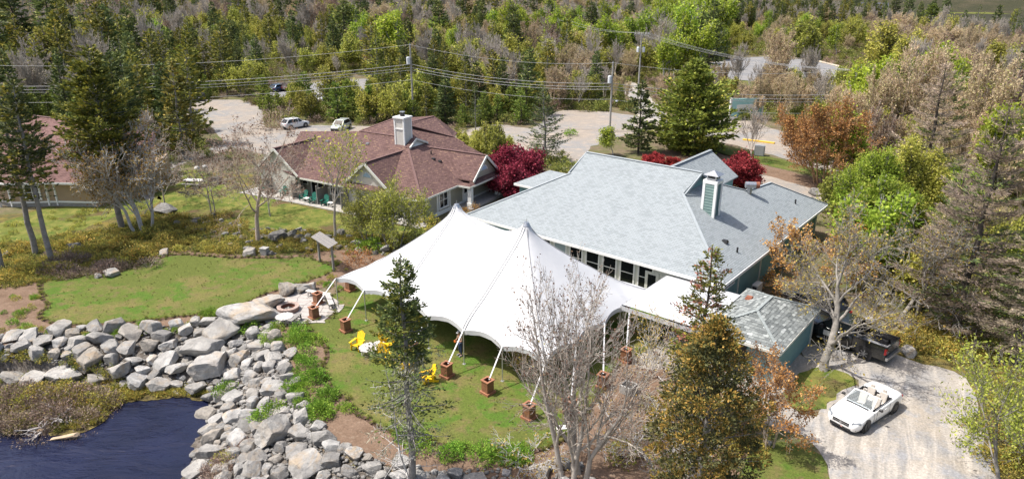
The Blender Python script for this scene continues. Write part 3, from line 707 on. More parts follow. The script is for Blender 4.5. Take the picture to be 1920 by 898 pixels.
def gable(name, ax, ay, zr, hw, zf, back, axis, wallmat, win=True, bz=0.0):
    """cross gable: roof pair, face wall, rake boards. axis 'y' looks to -y, axis 'x' looks to +x"""
    if axis == 'y': f = lambda s, d, z: E(ax + s, ay + d, z)
    else: f = lambda s, d, z: E(ax - d, ay + s, z)
    g = MB(); ov = -.35
    a0, a1 = f(0, ov, zr), f(0, back, zr)
    g.slab([a0, a1, f(-hw, back * .42, zf), f(-hw, ov, zf)], .1); g.slab([a1, a0, f(hw, ov, zf), f(hw, back * .42, zf)], .1)
    ridge_strip(g, [a0, a1], .28, 1)
    g.build('gable_roof', [M_redroof, M_ridgered], lodge, uv=True)
    wq = MB(); wq.add([f(-hw + .1, 0, zf - .1), f(hw - .1, 0, zf - .1), f(0, 0, zr - .12), f(-hw + .1, .2, zf - .1), f(hw - .1, .2, zf - .1), f(0, .2, zr - .12)], [(0, 1, 2), (5, 4, 3)])
    if bz is not None: wq.box(f(0, .1, (bz + zf - .1) / 2), ((2 * hw - .6, .2, zf - .1 - bz) if axis == 'y' else (.2, 2 * hw - .6, zf - .1 - bz)))
    gw = wq.build('gable_wall', wallmat, lodge, uv=True)
    rk = MB()
    for sgn in (-1, 1): rk.bar(f(0, ov - .03, zr - .08), f(sgn * (hw + .05), ov - .03, zf - .12), .09, .24)
    build_pieces(rk, 'rake_board', M_cream, lodge)
    if win:
        hb = MB(); pts = [(.5 * math.cos(t), .45 * math.sin(t)) for t in [math.pi * i / 10 for i in range(11)]]
        vs = [f(p[0], -.05, zr - 1.55 + p[1]) for p in pts] + [f(p[0], -.02, zr - 1.55 + p[1]) for p in pts]
        hb.add(vs, [tuple(range(11)) if axis == 'y' else tuple(range(10, -1, -1)), tuple(range(21, 10, -1))]); h = hb.build('attic_window', M_blueglass, gw)
        fb = MB(); fb.tube([f(1.12 * p[0], -.05, zr - 1.58 + 1.1 * p[1]) for p in pts], .04, 6); fb.build('frame', M_white, h)
gable('gable', -7.2, .7, 5.14, 3.15, 2.55, 7.0, 'y', M_whitesiding)
gable('gable', -19.7, .5, 5.14, 3.2, 2.6, 7.0, 'y', M_whitesiding, False)
gable('gable', .9, 9.55, 5.0, 2.5, 2.85, 8.2, 'x', M_sand_siding, True, None)
# little gablet on the main ridge end
gb = MB(); gz = gR.z; gb.add([gR, E(-6.75, 9.9, gz), gapx + Vector((.02, .1, -.12))], [(0, 1, 2)]); gb.build('gablet_wall', M_cream, lodge, uv=True)
rk = MB(); rk.bar(gR + Vector((.25, 0, .05)), gapx + Vector((.25, 0, 0)), .12, .2); rk.bar(E(-6.5, 9.9, gz + .05), gapx + Vector((.25, 0, 0)), .12, .2); build_pieces(rk, 'rake_board', M_cream, lodge)
gs = MB(); gs.slab([gR + Vector((.3, 0, .1)), gapx + Vector((.3, 0, .06)), gapx + Vector((-.5, 0, .06)), gR + Vector((-.3, 0, .1))], .06); gs.slab([E(-6.45, 9.9, gz + .1), gapx + Vector((.3, 0, .06)), gapx + Vector((-.5, 0, .06)), E(-7.2, 9.9, gz + .1)], .06); gs.build('gablet_roof', M_redroof, lodge, uv=True)
# porch roof (pent skirt in front of the porch gable)
pr = MB(); pr.slab([E(0, 6.06, EZ + .02), E(1.45, 6.1, EZ), E(1.45, 12.3, EZ), E(0, 12.3, EZ + .02)], .1)
pr.slab([E(1.45, 6.1, EZ + .01), E(1.45, 12.3, EZ + .01), E(.85, 12.0, EZ + .33), E(.85, 6.9, EZ + .33)], .05); pr.build('porch_roof', M_redroof, lodge, uv=True)
rc = MB(); ridge_strip(rc, [rL, gapx], .28); ridge_strip(rc, [K0, gR], .24); ridge_strip(rc, [rL, top1], .26); ridge_strip(rc, [top1, top2], .26); ridge_strip(rc, [top2, R_(-6.3, 14.5), R_(-4.9, 14.5)], .24); ridge_strip(rc, [top2 + Vector((-.6, .6, 0)), wA], .26)
rc.build('ridge_cap', M_ridgered, lroof)
gt = MB()
for p, q in ((E(-16, 0, EZ), E(-9.9, 0, EZ)), (E(-4.3, 0, EZ), K0), (K0, E(0, 6.06, EZ)), (E(0, 6.06, EZ), E(1.45, 6.1, EZ)), (E(1.45, 6.1, EZ), E(1.45, 12.3, EZ)), (E(-10, 0, EZ), E(-9.8, .9, EZ))): gutter(gt, p, q, .18)
build_pieces(gt, 'gutter', M_cream, lodge)
# walls: patio side set back under the eave, right side flush
wl = MB()
wl.prism([(-16, 1.8), (-10.1, 1.8), (-10.1, .9), (-4.4, .9), (-4.4, .6), (-.5, .6), (-.5, 15), (-10, 15), (-10, 17.5), (-16, 17.5), (-24, 13), (-23, 1.8)], 0, EZ - .02)
wl.build('wall', M_sand_siding, lodge, uv=True)
sfb = MB(); sfb.box((-12.9, .95, EZ - .12), (6.4, 1.8, .04)); sfb.box((-.28, 3.1, EZ - .1), (.5, 6.1, .04)); build_pieces(sfb, 'soffit', M_cream, lodge)
base = MB(); base.box((-.44, 7.8, .18), (.1, 14.4, .36)); base.build('foundation', M_white, lodge)
cbd = MB()
for x_, y_ in ((-.5, .6), (-.5, 3.1), (-.5, 5.2), (-4.4, .6)): cbd.box((x_, y_, 1.2), (.18, .18, 2.4))
build_pieces(cbd, 'corner_board', M_white, lodge)
frame_win(lodge, (-.5, 4.15, 1.4), (1, 0, 0), 1.3, 1.45, (2, 2), trim=.14, dep=.09)
def slider(x, y, w=1.9):
    d = MB()
    d.box((x, y - .04, 2.1), (w + .2, .1, .12)); 
    for sx in (-w / 2 - .04, 0, w / 2 + .04): d.box((x + sx, y - .04, 1.02), (.1, .1, 2.04))
    d.box((x, y - .04, .04), (w, .1, .08)); dd = d.build('patio_door', M_white, lodge)
    for sx in (-w / 4, w / 4): p = MB(); p.box((x + sx, y - .015, 1.05), (w / 2 - .1, .03, 1.95)); p.build('pane', M_glass, dd)
slider(-15.3, 1.8); slider(-20.5, 1.8, 1.6); slider(-2.6, .6, 1.6); slider(-8.9, .9, 1.5)
d = MB(); d.box((-10.9, 1.76, 1.05), (1.0, .08, 2.1)); dd = d.build('door', M_white, lodge); p = MB(); p.box((-10.9, 1.71, 1.15), (.7, .03, 1.7)); p.build('door_glass', M_glass, dd)
frame_win(lodge, (-13.0, 1.8, 1.35), (0, -1, 0), .95, 1.35, (1, 2)); frame_win(lodge, (-13.95, 1.8, 1.65), (0, -1, 0), .75, .7, (1, 1)); frame_win(lodge, (-10.2 + .4, .88, 1.4), (0, -1, 0), .1, .1, (1, 1)) if False else None
frame_win(lodge, (-5.6, .9, 1.3), (0, -1, 0), 1.0, 1.3, (1, 2)); frame_win(lodge, (-17.3, 1.8, 1.6), (0, -1, 0), .8, .7, (1, 1))
# front entrance porch
for y_ in (6.5, 11.9):
    c = MB(); c.box((1.2, y_, 1.25), (.42, .42, 2.4)); c.box((1.2, y_, .35), (.56, .56, .7)); c.build('porch_column', M_white, lodge)
fl = MB(); fl.box((.7, 9.2, .12), (2.0, 6.4, .2)); fl.build('porch_floor', M_paver, lodge)
d = MB(); d.box((-.45, 8.0, 1.2), (.08, 1.0, 2.05)); dd = d.build('door', M_white, lodge); p = MB(); p.box((-.4, 8.0, 1.5), (.03, .5, .7)); p.build('door_glass', M_glass, dd)
# stone-faced pier and white columns at the left gable
st_ = MB()
for z_ in np.arange(.12, 2.4, .24):
    for k in range(4): st_.box((-17.9 + k * .3 + random.uniform(-.03, .03), .35, z_), (.28, .3 + random.uniform(0, .08), .2))
tag(st_.build('stone_pier', plain('pale_stone', (.5, .48, .42), .9, var=.25, sc=4), lodge), kind='stuff')
# chimney on the lodge
cx, cy = -8.1, 7.75; cz0, cz1 = 5.2, 8.35
lc = MB(); lc.box((cx, cy, (cz0 + cz1) / 2), (1.25, 1.25, cz1 - cz0)); lch = lc.build('chimney', M_whitesiding, lodge, uv=True)
cb = MB()
for a_ in (-1, 1):
    for b_ in (-1, 1): cb.box((cx + a_ * .6, cy + b_ * .6, (cz0 + cz1) / 2), (.16, .16, cz1 - cz0))
cb.box((cx, cy, cz1 + .02), (1.5, 1.5, .16)); cb.box((cx, cy - .66, cz1 - 1.15), (1.1, .06, .12)); cb.build('corner_boards', M_white, lch)
fp = MB(); fp.tube([(cx, cy, cz1 + .1), (cx, cy, cz1 + .55)], .26, 12); fp.build('flue', M_blackmetal, lch); fp = MB(); fp.tube([(cx, cy, cz1 + .52), (cx, cy, cz1 + .6)], .3, 12); fp.build('flue_cap', M_metal, lch)
for (x_, y_, k) in ((-12.1, 6.5, 0), (-17.5, 5.9, 0), (-19.7, 6.2, 1), (-5.0, 8.4, 1), (-4.2, 7.7, 0), (-3.6, 8.0, 0)):
    zz = EZ + s_ * y_ if y_ < 7 else EZ - s_ * x_; v = MB()
    if k: v.tube([(x_, y_, zz), (x_, y_, zz + .35)], .07, 8); v.build('vent_pipe', M_blackmetal, lodge)
    else: v.box((x_, y_, zz + .08), (.42, .3, .18), taper=.8); v.build('box_vent', M_metal if x_ < -10 else M_blackmetal, lodge)
# privacy screens on the patio
def to_w(lx, ly, A=RA, X0=None, Y0=None):
    X0 = KX if X0 is None else X0; Y0 = KY if Y0 is None else Y0
    return X0 + math.cos(A) * lx - math.sin(A) * ly, Y0 + math.sin(A) * lx + math.cos(A) * ly
M_greywood = plain('weathered_wood', (.23, .215, .20), .9, var=.2, sc=8)
scr = [(-16.9, 'left of the glass patio door'), (-13.3, 'between the two pairs of green chairs'), (-9.95, 'beside the small leafy tree'), (-20.9, 'farthest left on the patio')]
for lx, lb in scr:
    X, Y = to_w(lx, .35); t = thing('privacy_screen', 'weathered wooden privacy screen on the patio, ' + lb, 'screen', (X, Y, 0), RA, 'privacy screens on the lodge patio')
    b = MB()
    b.box((0, -.75, 1.05), (.11, .11, 2.1)); b.build('post', M_greywood, t); b = MB(); b.box((0, .75, 1.0), (.09, .09, 2.0)); b.build('post', M_greywood, t)
    b = MB(); b.box((0, 0, .95), (.05, 1.4, 1.5)); b.build('lattice_panel', plain('lattice_grey', (.2, .19, .18), .95, var=.3, sc=14), t)
    b = MB()
    for z_ in (.2, .95, 1.72): b.box((0, 0, z_), (.09, 1.42, .09))
    b.build('rail', M_greywood, t)
# patio paving in front of the lodge: individual pavers
patio = MB(); patio.prism([(-24, -1.6), (-15.5, -1.15), (-3, -1.0), (.2, -1.0), (.2, .55), (-4.6, .85), (-10.2, 1.75), (-24, 1.75)], .03, .06)
pt = patio.build('patio', M_concrete, None, loc=(KX, KY, 0), rz=RA); tag(pt, 'strip of concrete pavers along the lodge', kind='structure')
pvm = MB(); pvm.box((0, 0, 0), (.76, .56, .06)); pv_me = pvm.mesh('paver', plain('paver', (.36, .34, .31), .9, var=.15, sc=3))
pr_ = random.Random(4); n_p = 0
for i in range(28):
    for j in range(4):
        x_ = -21.6 + i * .8 + (j % 2) * .2; y_ = -.75 + j * .6
        if x_ < -10 or y_ < .3:
            o = obj('paver', pv_me, pt, (x_, y_, .07 + pr_.uniform(-.008, .008)), pr_.uniform(-.02, .02))

# ================================================================== left house (tan siding, red roof)
HA = math.atan2(.95, .31)     # right wall direction
HX, HY = G(97, 341, 2.75)
h1 = thing('cottage', 'tan cottage with dusty red shingle roof at the left edge behind tall pines', 'building', (HX, HY, 0), rad(-25))
# local x along the front (towards right), y into depth; corner at origin is the projecting bay
rf = MB(); ez = 2.75; s_ = .42
rf.slab([E(-14, -2.4, ez), E(-3.8, -2.4, ez), E(-3.8, 0, ez + 1.0), E(.2, 4.0, ez + 2.6), E(-2, 8, ez + 4.3), E(-14, 8, ez + 4.3)])
rf.slab([E(-3.8, -2.4, ez), E(.0, -.2, ez + .02), E(4.1, 1.45, ez - .04), E(2.9, 4.4, ez + 1.3), E(-1.5, 7.6, ez + 4.0)])
rf.slab([E(4.1, 1.45, ez - .04), E(2.9, 4.4, ez + 1.3), E(-1.5, 7.6, ez + 4.0), E(2.4, 11, ez + 3.2), E(5, 8, ez)])
rf.slab([E(-14, 8, ez + 4.3), E(-2, 8, ez + 4.3), E(-1.5, 7.6, ez + 4.0), E(0, 15, ez), E(-14, 15, ez)])
hr = rf.build('roof', shinglemat('dusty_red_shingles', (.115, .062, .056), (.185, .108, .096), (.08, .045, .042), .3, .15), h1, uv=True)
rc = MB(); ridge_strip(rc, [E(-14, 8, ez + 4.3), E(-2, 8, ez + 4.3)]); ridge_strip(rc, [E(-3, 13, 5), E(2.4, 11, ez + 3.25)]); rc.build('ridge_cap', M_ridgered, hr)
wl = MB(); wl.prism([(-13.5, -1.9), (-4.3, -1.9), (-.4, .35), (3.7, 1.95), (4.6, 8), (0, 14), (-13.5, 14)], 0, ez - .03); wl.build('wall', M_tan_siding, h1, uv=True)
gt = MB(); gutter(gt, (-14, -2.4, ez), (-3.8, -2.4, ez), .2); gutter(gt, (-3.8, -2.4, ez), (0, -.2, ez), .2); gutter(gt, (0, -.2, ez), (4.1, 1.45, ez - .04), .2); build_pieces(gt, 'gutter', M_white, h1)
bs = MB()
for p, q in (((-4.3, -1.9), (-.4, .35)), ((-.4, .35), (3.7, 1.95)), ((-13.5, -1.9), (-4.3, -1.9))):
    bs.bar((*p, .5), (*q, .5), .12, .16); bs.bar((*p, .22), (*q, .22), .08, .42, 1)
for p in ((-4.3, -1.9), (-.4, .35), (-1.1, -.07), (-3.2, -1.28)): bs.box((p[0], p[1], 1.4), (.18, .18, 2.6))
build_pieces(bs, 'trim_board', [M_white, M_stone_base], h1)
nn = Vector((2.25, -3.9, 0)).normalized()
frame_win(h1, (-2.3, -.78, 1.55), nn, 1.3, 1.3, (2, 2), trim=.16, dep=.12)
pc = MB()
for x_ in (-12.6, -9.2, -5.6): pc.box((x_, -2.35, 1.3), (.24, .24, 2.6))
build_pieces(pc, 'porch_post', M_white, h1)
frame_win(h1, (-7.4, -1.95, 1.45), (0, -1, 0), 1.6, 1.5, (2, 2)); frame_win(h1, (-11, -1.95, 1.45), (0, -1, 0), 1.6, 1.5, (2, 2))

# ================================================================== far dark house by the lake
X, Y = G(1636, 30); fh = thing('house', 'small dark roofed house among spruces by the far lake', 'house', (X, Y, 0), rad(-20))
b = MB(); b.prism([(-7, -4), (7, -4), (7, 4), (-7, 4)], 0, 4.5); b.build('wall', plain('dark_red_siding', (.10, .035, .025), .8), fh)
b = MB(); b.slab([E(-8, -5, 4.2), E(8, -5, 4.2), E(8, 0, 8), E(-8, 0, 8)]); b.slab([E(-8, 5, 4.2), E(8, 5, 4.2), E(8, 0, 8), E(-8, 0, 8)]); b.build('roof', plain('slate_blue_roof', (.06, .065, .09), .8), fh)
for x_ in (-4, 0, 4): frame_win(fh, (x_, -4, 2.4), (0, -1, 0), 1.6, 1.6, (1, 1))
# ================================================================== big white tent (local x along the front, y into the depth)
TA = math.atan2(-.63, .777); TX, TY = -12.4, 44.7; TL, TW = 18.3, 12.2; PKZ, EVZ = 7.42, 2.3
tent = thing('pole_tent', 'large white two-peaked pole tent on the lawn in front of the hall', 'tent', (TX, TY, 0), TA)
m_, N_, L_, P_ = newmat('tent_fabric'); M_fabric = m_
P_.inputs['Base Color'].default_value = (.53, .535, .545, 1); P_.inputs['Roughness'].default_value = .5
t_ = N_.new('ShaderNodeBsdfTranslucent'); t_.inputs[0].default_value = (.8, .8, .8, 1); x_ = N_.new('ShaderNodeMixShader'); x_.inputs[0].default_value = .02
L_.new(P_.outputs[0], x_.inputs[1]); L_.new(t_.outputs[0], x_.inputs[2]); L_.new(x_.outputs[0], N_['Material Output'].inputs[0])
nb_ = noise(N_, L_, 1.3, 3, .5, objco(N_)); bump(N_, L_, P_, nb_, .3, .10)
NX, NY = 121, 81; gx = np.linspace(0, TL, NX); gy = np.linspace(0, TW, NY); GX, GY = np.meshgrid(gx, gy)
def scal(t, L, nb): return np.abs(np.sin(np.pi * t / (L / nb)))
ZB = np.zeros((NY, NX))
ZB[0] = EVZ + .22 * scal(gx, TL, 6); ZB[-1] = EVZ + .22 * scal(gx, TL, 6); ZB[:, 0] = EVZ + .22 * scal(gy, TW, 4); ZB[:, -1] = EVZ + .22 * scal(gy, TW, 4)
fixed = np.zeros((NY, NX), bool); fixed[0] = fixed[-1] = True; fixed[:, 0] = fixed[:, -1] = True
for pxk in (6.1, 12.2):
    d = np.hypot(GX - pxk, GY - 6.1); k = d < .24; ZB[k] = PKZ; fixed |= k
Z = np.where(fixed, ZB, 4.0)
for lv in range(5200):
    Zn = .25 * (np.roll(Z, 1, 0) + np.roll(Z, -1, 0) + np.roll(Z, 1, 1) + np.roll(Z, -1, 1)) + .0010
    Z = np.where(fixed, ZB, Zn)
# straighter cones: mix the membrane with the cone to each peak
cone = np.zeros_like(Z)
for pxk in (6.1, 12.2):
    dx, dy = (GX - pxk), (GY - 6.1)
    sx = np.where(dx < 0, pxk, TL - pxk); q = np.maximum(np.abs(dx) / sx, np.abs(dy) / 6.1); cone = np.maximum(cone, EVZ + (PKZ - EVZ) * (1 - q) ** 1.25)
mid = EVZ + (6.15 - EVZ) * (1 - np.abs(GY - 6.1) / 6.1) ** 1.05 * np.where((GX > 6.1) & (GX < 12.2), 1, 0)
cone = np.maximum(cone, mid)
wE = np.clip(np.minimum(np.minimum(GX, TL - GX), np.minimum(GY, TW - GY)) / 1.8, 0, 1)
Z = np.where(fixed, ZB, Z * (1 - .55 * wE) + cone * .55 * wE)
for _ in range(6): Z = np.where(fixed, Z, .25 * (np.roll(Z, 1, 0) + np.roll(Z, -1, 0) + np.roll(Z, 1, 1) + np.roll(Z, -1, 1)))
# edge webbing pulls inwards between the poles
PX = GX.copy(); PY = GY.copy(); inw = .28
ex = scal(GX, TL, 6); ey = scal(GY, TW, 4)
PY += inw * ex * (1 - GY / TW) ** 6 - inw * ex * (GY / TW) ** 6; PX += inw * ey * (1 - GX / TL) ** 8 - inw * ey * (GX / TL) ** 8
V = np.stack([PX.ravel(), PY.ravel(), Z.ravel()], 1); ii = (np.arange(NY - 1)[:, None] * NX + np.arange(NX - 1)[None]).ravel()
obj('canopy', np_mesh('canopy', V, np.stack([ii, ii + 1, ii + NX + 1, ii + NX], 1), mats=[M_fabric], smooth=True), tent)
def tz_(x, y):
    i = min(NX - 1, max(0, int(round(x / TL * (NX - 1))))); j = min(NY - 1, max(0, int(round(y / TW * (NY - 1))))); return Vector((PX[j, i], PY[j, i], Z[j, i]))
# valance hanging from the edge
edge = [tz_(x, 0) for x in np.linspace(0, TL, 73)] + [tz_(TL, y) for y in np.linspace(0, TW, 49)] + [tz_(x, TW) for x in np.linspace(TL, 0, 73)] + [tz_(0, y) for y in np.linspace(TW, 0, 49)]
vb = MB(); n = len(edge)
vs = [p + Vector((0, 0, .012)) for p in edge] + [p + Vector((0, 0, -.26 - .04 * abs(math.sin(i * .9)))) for i, p in enumerate(edge)]
vb.add(vs, [(i, (i + 1) % n, n + (i + 1) % n, n + i) for i in range(n)]); vb.build('valance', M_fabric, tent, smooth=True)
M_seam = plain('seam_webbing', (.36, .36, .36), .6, var=0)
def seam(p, q, off, name='seam'):
    mb = MB(); k = 26; (x0, y0), (x1, y1) = p, q; L = math.hypot(x1 - x0, y1 - y0); nx_, ny_ = -(y1 - y0) / L * off, (x1 - x0) / L * off
    pts = []
    for i in range(k + 1):
        t = i / k; x = x0 + (x1 - x0) * t + nx_; y = y0 + (y1 - y0) * t + ny_
        fx, fy = np.clip(x / TL * (NX - 1), 0, NX - 1.001), np.clip(y / TW * (NY - 1), 0, NY - 1.001); a, b = int(fx), int(fy); u, v = fx - a, fy - b
        z = (Z[b, a] * (1 - u) + Z[b, a + 1] * u) * (1 - v) + (Z[b + 1, a] * (1 - u) + Z[b + 1, a + 1] * u) * v; pts.append(Vector((x, y, z + .012)))
    mb.tube(pts, .03, 4); mb.build(name, M_seam, tent)
for xk in (6.1, 12.2):
    for off in (-.09, .09): seam((xk, 6.1), (xk, .05), off); seam((xk, 6.1), (xk, 12.15), off)
seam((6.1, 6.1), (12.2, 6.1), 0)
for xk, a in ((6.1, 0.03), (12.2, TL - .03)):
    seam((xk, 6.1), (a, .03), 0); seam((xk, 6.1), (a, TW - .03), 0)
for xk in (6.1, 12.2):
    b = MB(); b.tube([(xk, 6.1, PKZ - .12), (xk, 6.1, PKZ + .10)], [.27, .16], 14); b.tube([(xk, 6.1, PKZ + .1), (xk, 6.1, PKZ + .34)], .018, 6); b.build('peak_cap', M_metal, tent)
    b = MB(); b.tube([(xk, 6.1, 0), (xk, 6.1, PKZ - .05)], .06, 10); b.build('centre_pole', M_metal, tent)
tentW = lambda x, y: to_w(x, y, TA, TX, TY)
poles = [(x, 0) for x in np.linspace(0, TL, 7)] + [(TL, y) for y in (3.05, 6.1, 9.15)] + [(x, TW) for x in np.linspace(0, TL, 7)] + [(0, y) for y in (3.05, 6.1, 9.15)]
M_pole = plain('pole_steel', (.50, .50, .49), .4, .6, .05)
for x, y in poles:
    b = MB(); b.tube([(x, y, 0), (x, y, EVZ + .02)], .035, 8); b.box((x, y, .02), (.2, .2, .03)); b.build('side_pole', M_pole, tent)
# planter boxes holding the guy straps down
M_cedar = plain('cedar', (.22, .10, .052), .6, var=.3, sc=9); M_cedar_rim = plain('cedar_rim', (.30, .13, .07), .6, var=.2, sc=9)
def planter_tpl():
    t = thing('planter_box', 'x', 'planter')
    for sx, sy, wx, wy in ((-1, 0, .04, .52), (1, 0, .04, .52), (0, -1, .52, .04), (0, 1, .52, .04)):
        b = MB(); cxx, cyy = sx * .24, sy * .24
        for j in range(4):
            o_ = -.18 + j * .12
            b.box((cxx + (0 if sx else o_), cyy + (o_ if sx else 0), .47), ((wx if sx else .112), (.112 if sx else wy), .7))
        b.build('side_panel', M_cedar, t)
    b = MB()
    for sx, sy, wx, wy in ((-1, 0, .09, .50), (1, 0, .09, .50), (0, -1, .68, .09), (0, 1, .68, .09)): b.box((sx * .295, sy * .295, .07), (wx, wy, .14))
    b.build('plinth', M_cedar_rim, t)
    b = MB()
    for sx, sy, wx, wy in ((-1, 0, .12, .36), (1, 0, .12, .36), (0, -1, .6, .12), (0, 1, .6, .12)): b.box((sx * .24, sy * .24, .84), (wx, wy, .05))
    b.build('rim', M_cedar_rim, t)
    b = MB(); b.box((0, 0, .3), (.40, .40, .5)); b.build('ballast', M_dark, t)
    return t
pl0 = planter_tpl()
PLN = [((597, 570), 'upper one of two on the flagstone patio by the bench'), ((590, 597), 'lower one of two on the flagstone patio'), ((649, 621), 'on the lawn beyond the patio, left of the yellow chairs'),
       ((774, 667), 'behind the front spruce beside a yellow chair'), ((838, 706), 'on the lawn, between the right yellow chair and the tent'), ((914.5, 737), 'alone on the lawn right of the yellow chairs'),
       ((992, 784), 'behind the bare tree, left of its trunks'), ((1070, 774), 'between the trunks of the bare tree'), ((1130, 726), 'right of the bare tree by the tent end'), ((1173, 678), 'farthest right, by the small white tent'), ((657, 545), 'at the back left corner under the tent edge')]
straps = [(0, 0), (0, 0), (TL / 6, 0), (TL / 2, 0), (2 * TL / 3, 0), (5 * TL / 6, 0), (TL, 0), (TL, 3.05), (TL, 6.1), (TL, 9.15), None]
for k, ((px, py), lb) in enumerate(PLN):
    x, y = G(px, py)
    if k == 0: pl0.location = (x, y, .034); pl0.rotation_euler = (0, 0, TA + .05); o = pl0; o['label'] = 'cedar planter box ' + lb; o['group'] = 'cedar planter boxes weighting the tent'
    else: o = copy_tree(pl0, (x, y, .034), TA + random.uniform(-.12, .12), 1, 'cedar planter box ' + lb, 'cedar planter boxes weighting the tent')
    if straps[k] is not None:
        sx_, sy_ = straps[k]; top = tz_(sx_, sy_); ca, sa = math.cos(-TA), math.sin(-TA); dx, dy = x - TX, y - TY
        lx, ly = ca * dx - sa * dy, sa * dx + ca * dy; b = MB()
        d = Vector((lx - top.x, ly - top.y, 0)).normalized()
        b.bar(top + Vector((0, 0, .03)), Vector((lx, ly, .82)) - d * .16, .085, .012, 0, roll=(0, 0, 1)); b.build('guy_strap', M_fabric, tent)

# small white frame tent between the big tent and the shed
t2 = thing('frame_tent', 'smaller plain white canopy between the big tent and the weathered shed', 'tent', (BX, BY, 0), AB)
x0, x1, y0, y1 = -4.15, 1.15, -6.2, .15; ez = 2.55
c = MB(); n1, n2 = 28, 30; xs_ = np.linspace(x0, x1, n1); ys_ = np.linspace(y0, y1, n2); cxm, cym = (x0 + x1) / 2, (y0 + y1) / 2
vs = [(x, y, ez + .75 * (1 - max(abs(x - cxm) / (x1 - cxm), abs(y - cym) / (y1 - cym))) ** 1.15) for y in ys_ for x in xs_]
c.add(vs, [(j * n1 + i, j * n1 + i + 1, (j + 1) * n1 + i + 1, (j + 1) * n1 + i) for j in range(n2 - 1) for i in range(n1 - 1)]); c.build('canopy', M_fabric, t2, smooth=True)
for p, q in (((x0, y0), (x1, y0)), ((x1, y0), (x1, y1)), ((x1, y1), (x0, y1)), ((x0, y1), (x0, y0))):
    v = MB(); v.bar((*p, ez - .12), (*q, ez - .12), .012, .3); v.build('valance', M_fabric, t2)
for p in ((x0, y0), (x1, y0), (x1, y1), (x0, y1), (x0, cym), (x1, cym)):
    v = MB(); v.tube([(*p, 0), (*p, ez)], .03, 8); v.build('leg', M_pole, t2)

# ================================================================== adirondack chairs
def slatted(b, pts, wd, n, gap, th=.022, axis='x'):
    pass
def adirondack(mat, name, label, group):
    """faces local -y; seat .38 m up, fan back leaning away"""
    t = thing(name, label, 'chair', group=group)
    b = MB()
    for j in range(5):
        y = -.28 + j * .115; z = .385 - (y + .28) * .22; b.box((0, y, z), (.52, .10, .022), M=Matrix.Rotation(-.216, 3, 'X'))
    b.build('seat', mat, t)
    b = MB(); hs = [.74, .82, .86, .82, .74]
    for j in range(5):
        x = -.21 + j * .105; h = hs[j]; lean = .42
        p = Vector((x * .85, .22, .27)); q = Vector((x * 1.12, .22 + h * math.sin(lean), .27 + h * math.cos(lean))); b.bar(p, q, .098, .022, roll=(0, -math.cos(lean), math.sin(lean)))
    b.bar((-.27, .36, .56), (.27, .36, .56), .07, .03); b.build('backrest', mat, t)
    for s in (-1, 1):
        b = MB(); b.box((s * .32, -.02, .56), (.13, .72, .025)); b.box((s * .31, -.20, .53), (.04, .12, .06)); b.build('armrest', mat, t)
        b = MB(); b.box((s * .285, -.27, .28), (.03, .13, .56)); b.build('front_leg', mat, t)
        b = MB(); b.bar((s * .255, -.34, .33), (s * .255, .62, .05), .03, .12); b.box((s * .27, .3, .3), (.03, .09, .5)); b.build('rear_leg', mat, t)
    return t
M_yel = plain('yellow_paint_chair', (.80, .50, .008), .45, var=.06); M_grn = plain('green_paint_chair', (.012, .14, .10), .45, var=.08)
ych = adirondack(M_yel, 'adirondack_chair', '', 'yellow chairs on the tent lawn')
YC = [((671, 655), .25, 'left of the pale round tables, farthest left'), ((801, 717), -.45, 'nearest the cedar planter on the right, in full view'), ((766, 692), 2.3, 'behind the front spruce trunk, right of it'),
      ((728, 655), 1.9, 'behind the front spruce branches beside the pale table'), ((722, 678), 1.3, 'half hidden by the front spruce, lowest of the left ones')]
for k, ((px, py), dr, lb) in enumerate(YC):
    x, y = G(px, py); a = TA + dr; lb = 'bright yellow slatted garden chair ' + lb
    if k == 0: ych.location = (x, y, .034); ych.rotation_euler = (0, 0, a); ych['label'] = lb
    else: copy_tree(ych, (x, y, .034), a, 1, lb, 'yellow chairs on the tent lawn')
gch = adirondack(M_grn, 'adirondack_chair', '', 'green chairs on the lodge patio')
GC = [(-15.6, -.15, 'left of the glass patio door'), (-14.0, -.35, 'beside the small white table'), (-12.4, -.25, 'nearest the slender tree'), (-18.7, .0, 'farthest left behind the pinkish bare tree'), (-6.2, -.2, 'seen through the leafy small tree'), (-3.9, -.3, 'partly hidden by leaves at the right end of the patio'), (-22.4, .3, 'at the left end of the patio')]
for k, (lx, ly, lb) in enumerate(GC):
    X, Y = to_w(lx, ly); a = RA + random.uniform(-.5, .5); lb = 'dark green slatted garden chair ' + lb
    if k == 0: gch.location = (X, Y, .09); gch.rotation_euler = (0, 0, a); gch['label'] = lb
    else: copy_tree(gch, (X, Y, .09), a, 1, lb, 'green chairs on the lodge patio')
M_wtab = plain('white_table', (.70, .69, .66), .5, var=.05)
for k, (lx, ly, lb) in enumerate([(-14.8, -.45, 'between two green chairs'), (-11.5, -.35, 'right of the green chair by the slender tree'), (-6.9, -.5, 'behind the leafy small tree'), (-3.0, -.5, 'at the right end of the patio')]):
    X, Y = to_w(lx, ly); t = thing('side_table', 'small white patio table ' + lb, 'table', (X, Y, .09), RA, 'small white tables on the lodge patio')
    b = MB(); b.box((0, 0, .46), (.6, .5, .03)); b.build('table_top', M_wtab, t)
    for sx in (-1, 1):
        for sy in (-1, 1): l = MB(); l.box((sx * .24, sy * .19, .22), (.04, .04, .45)); l.build('leg', M_wtab, t)
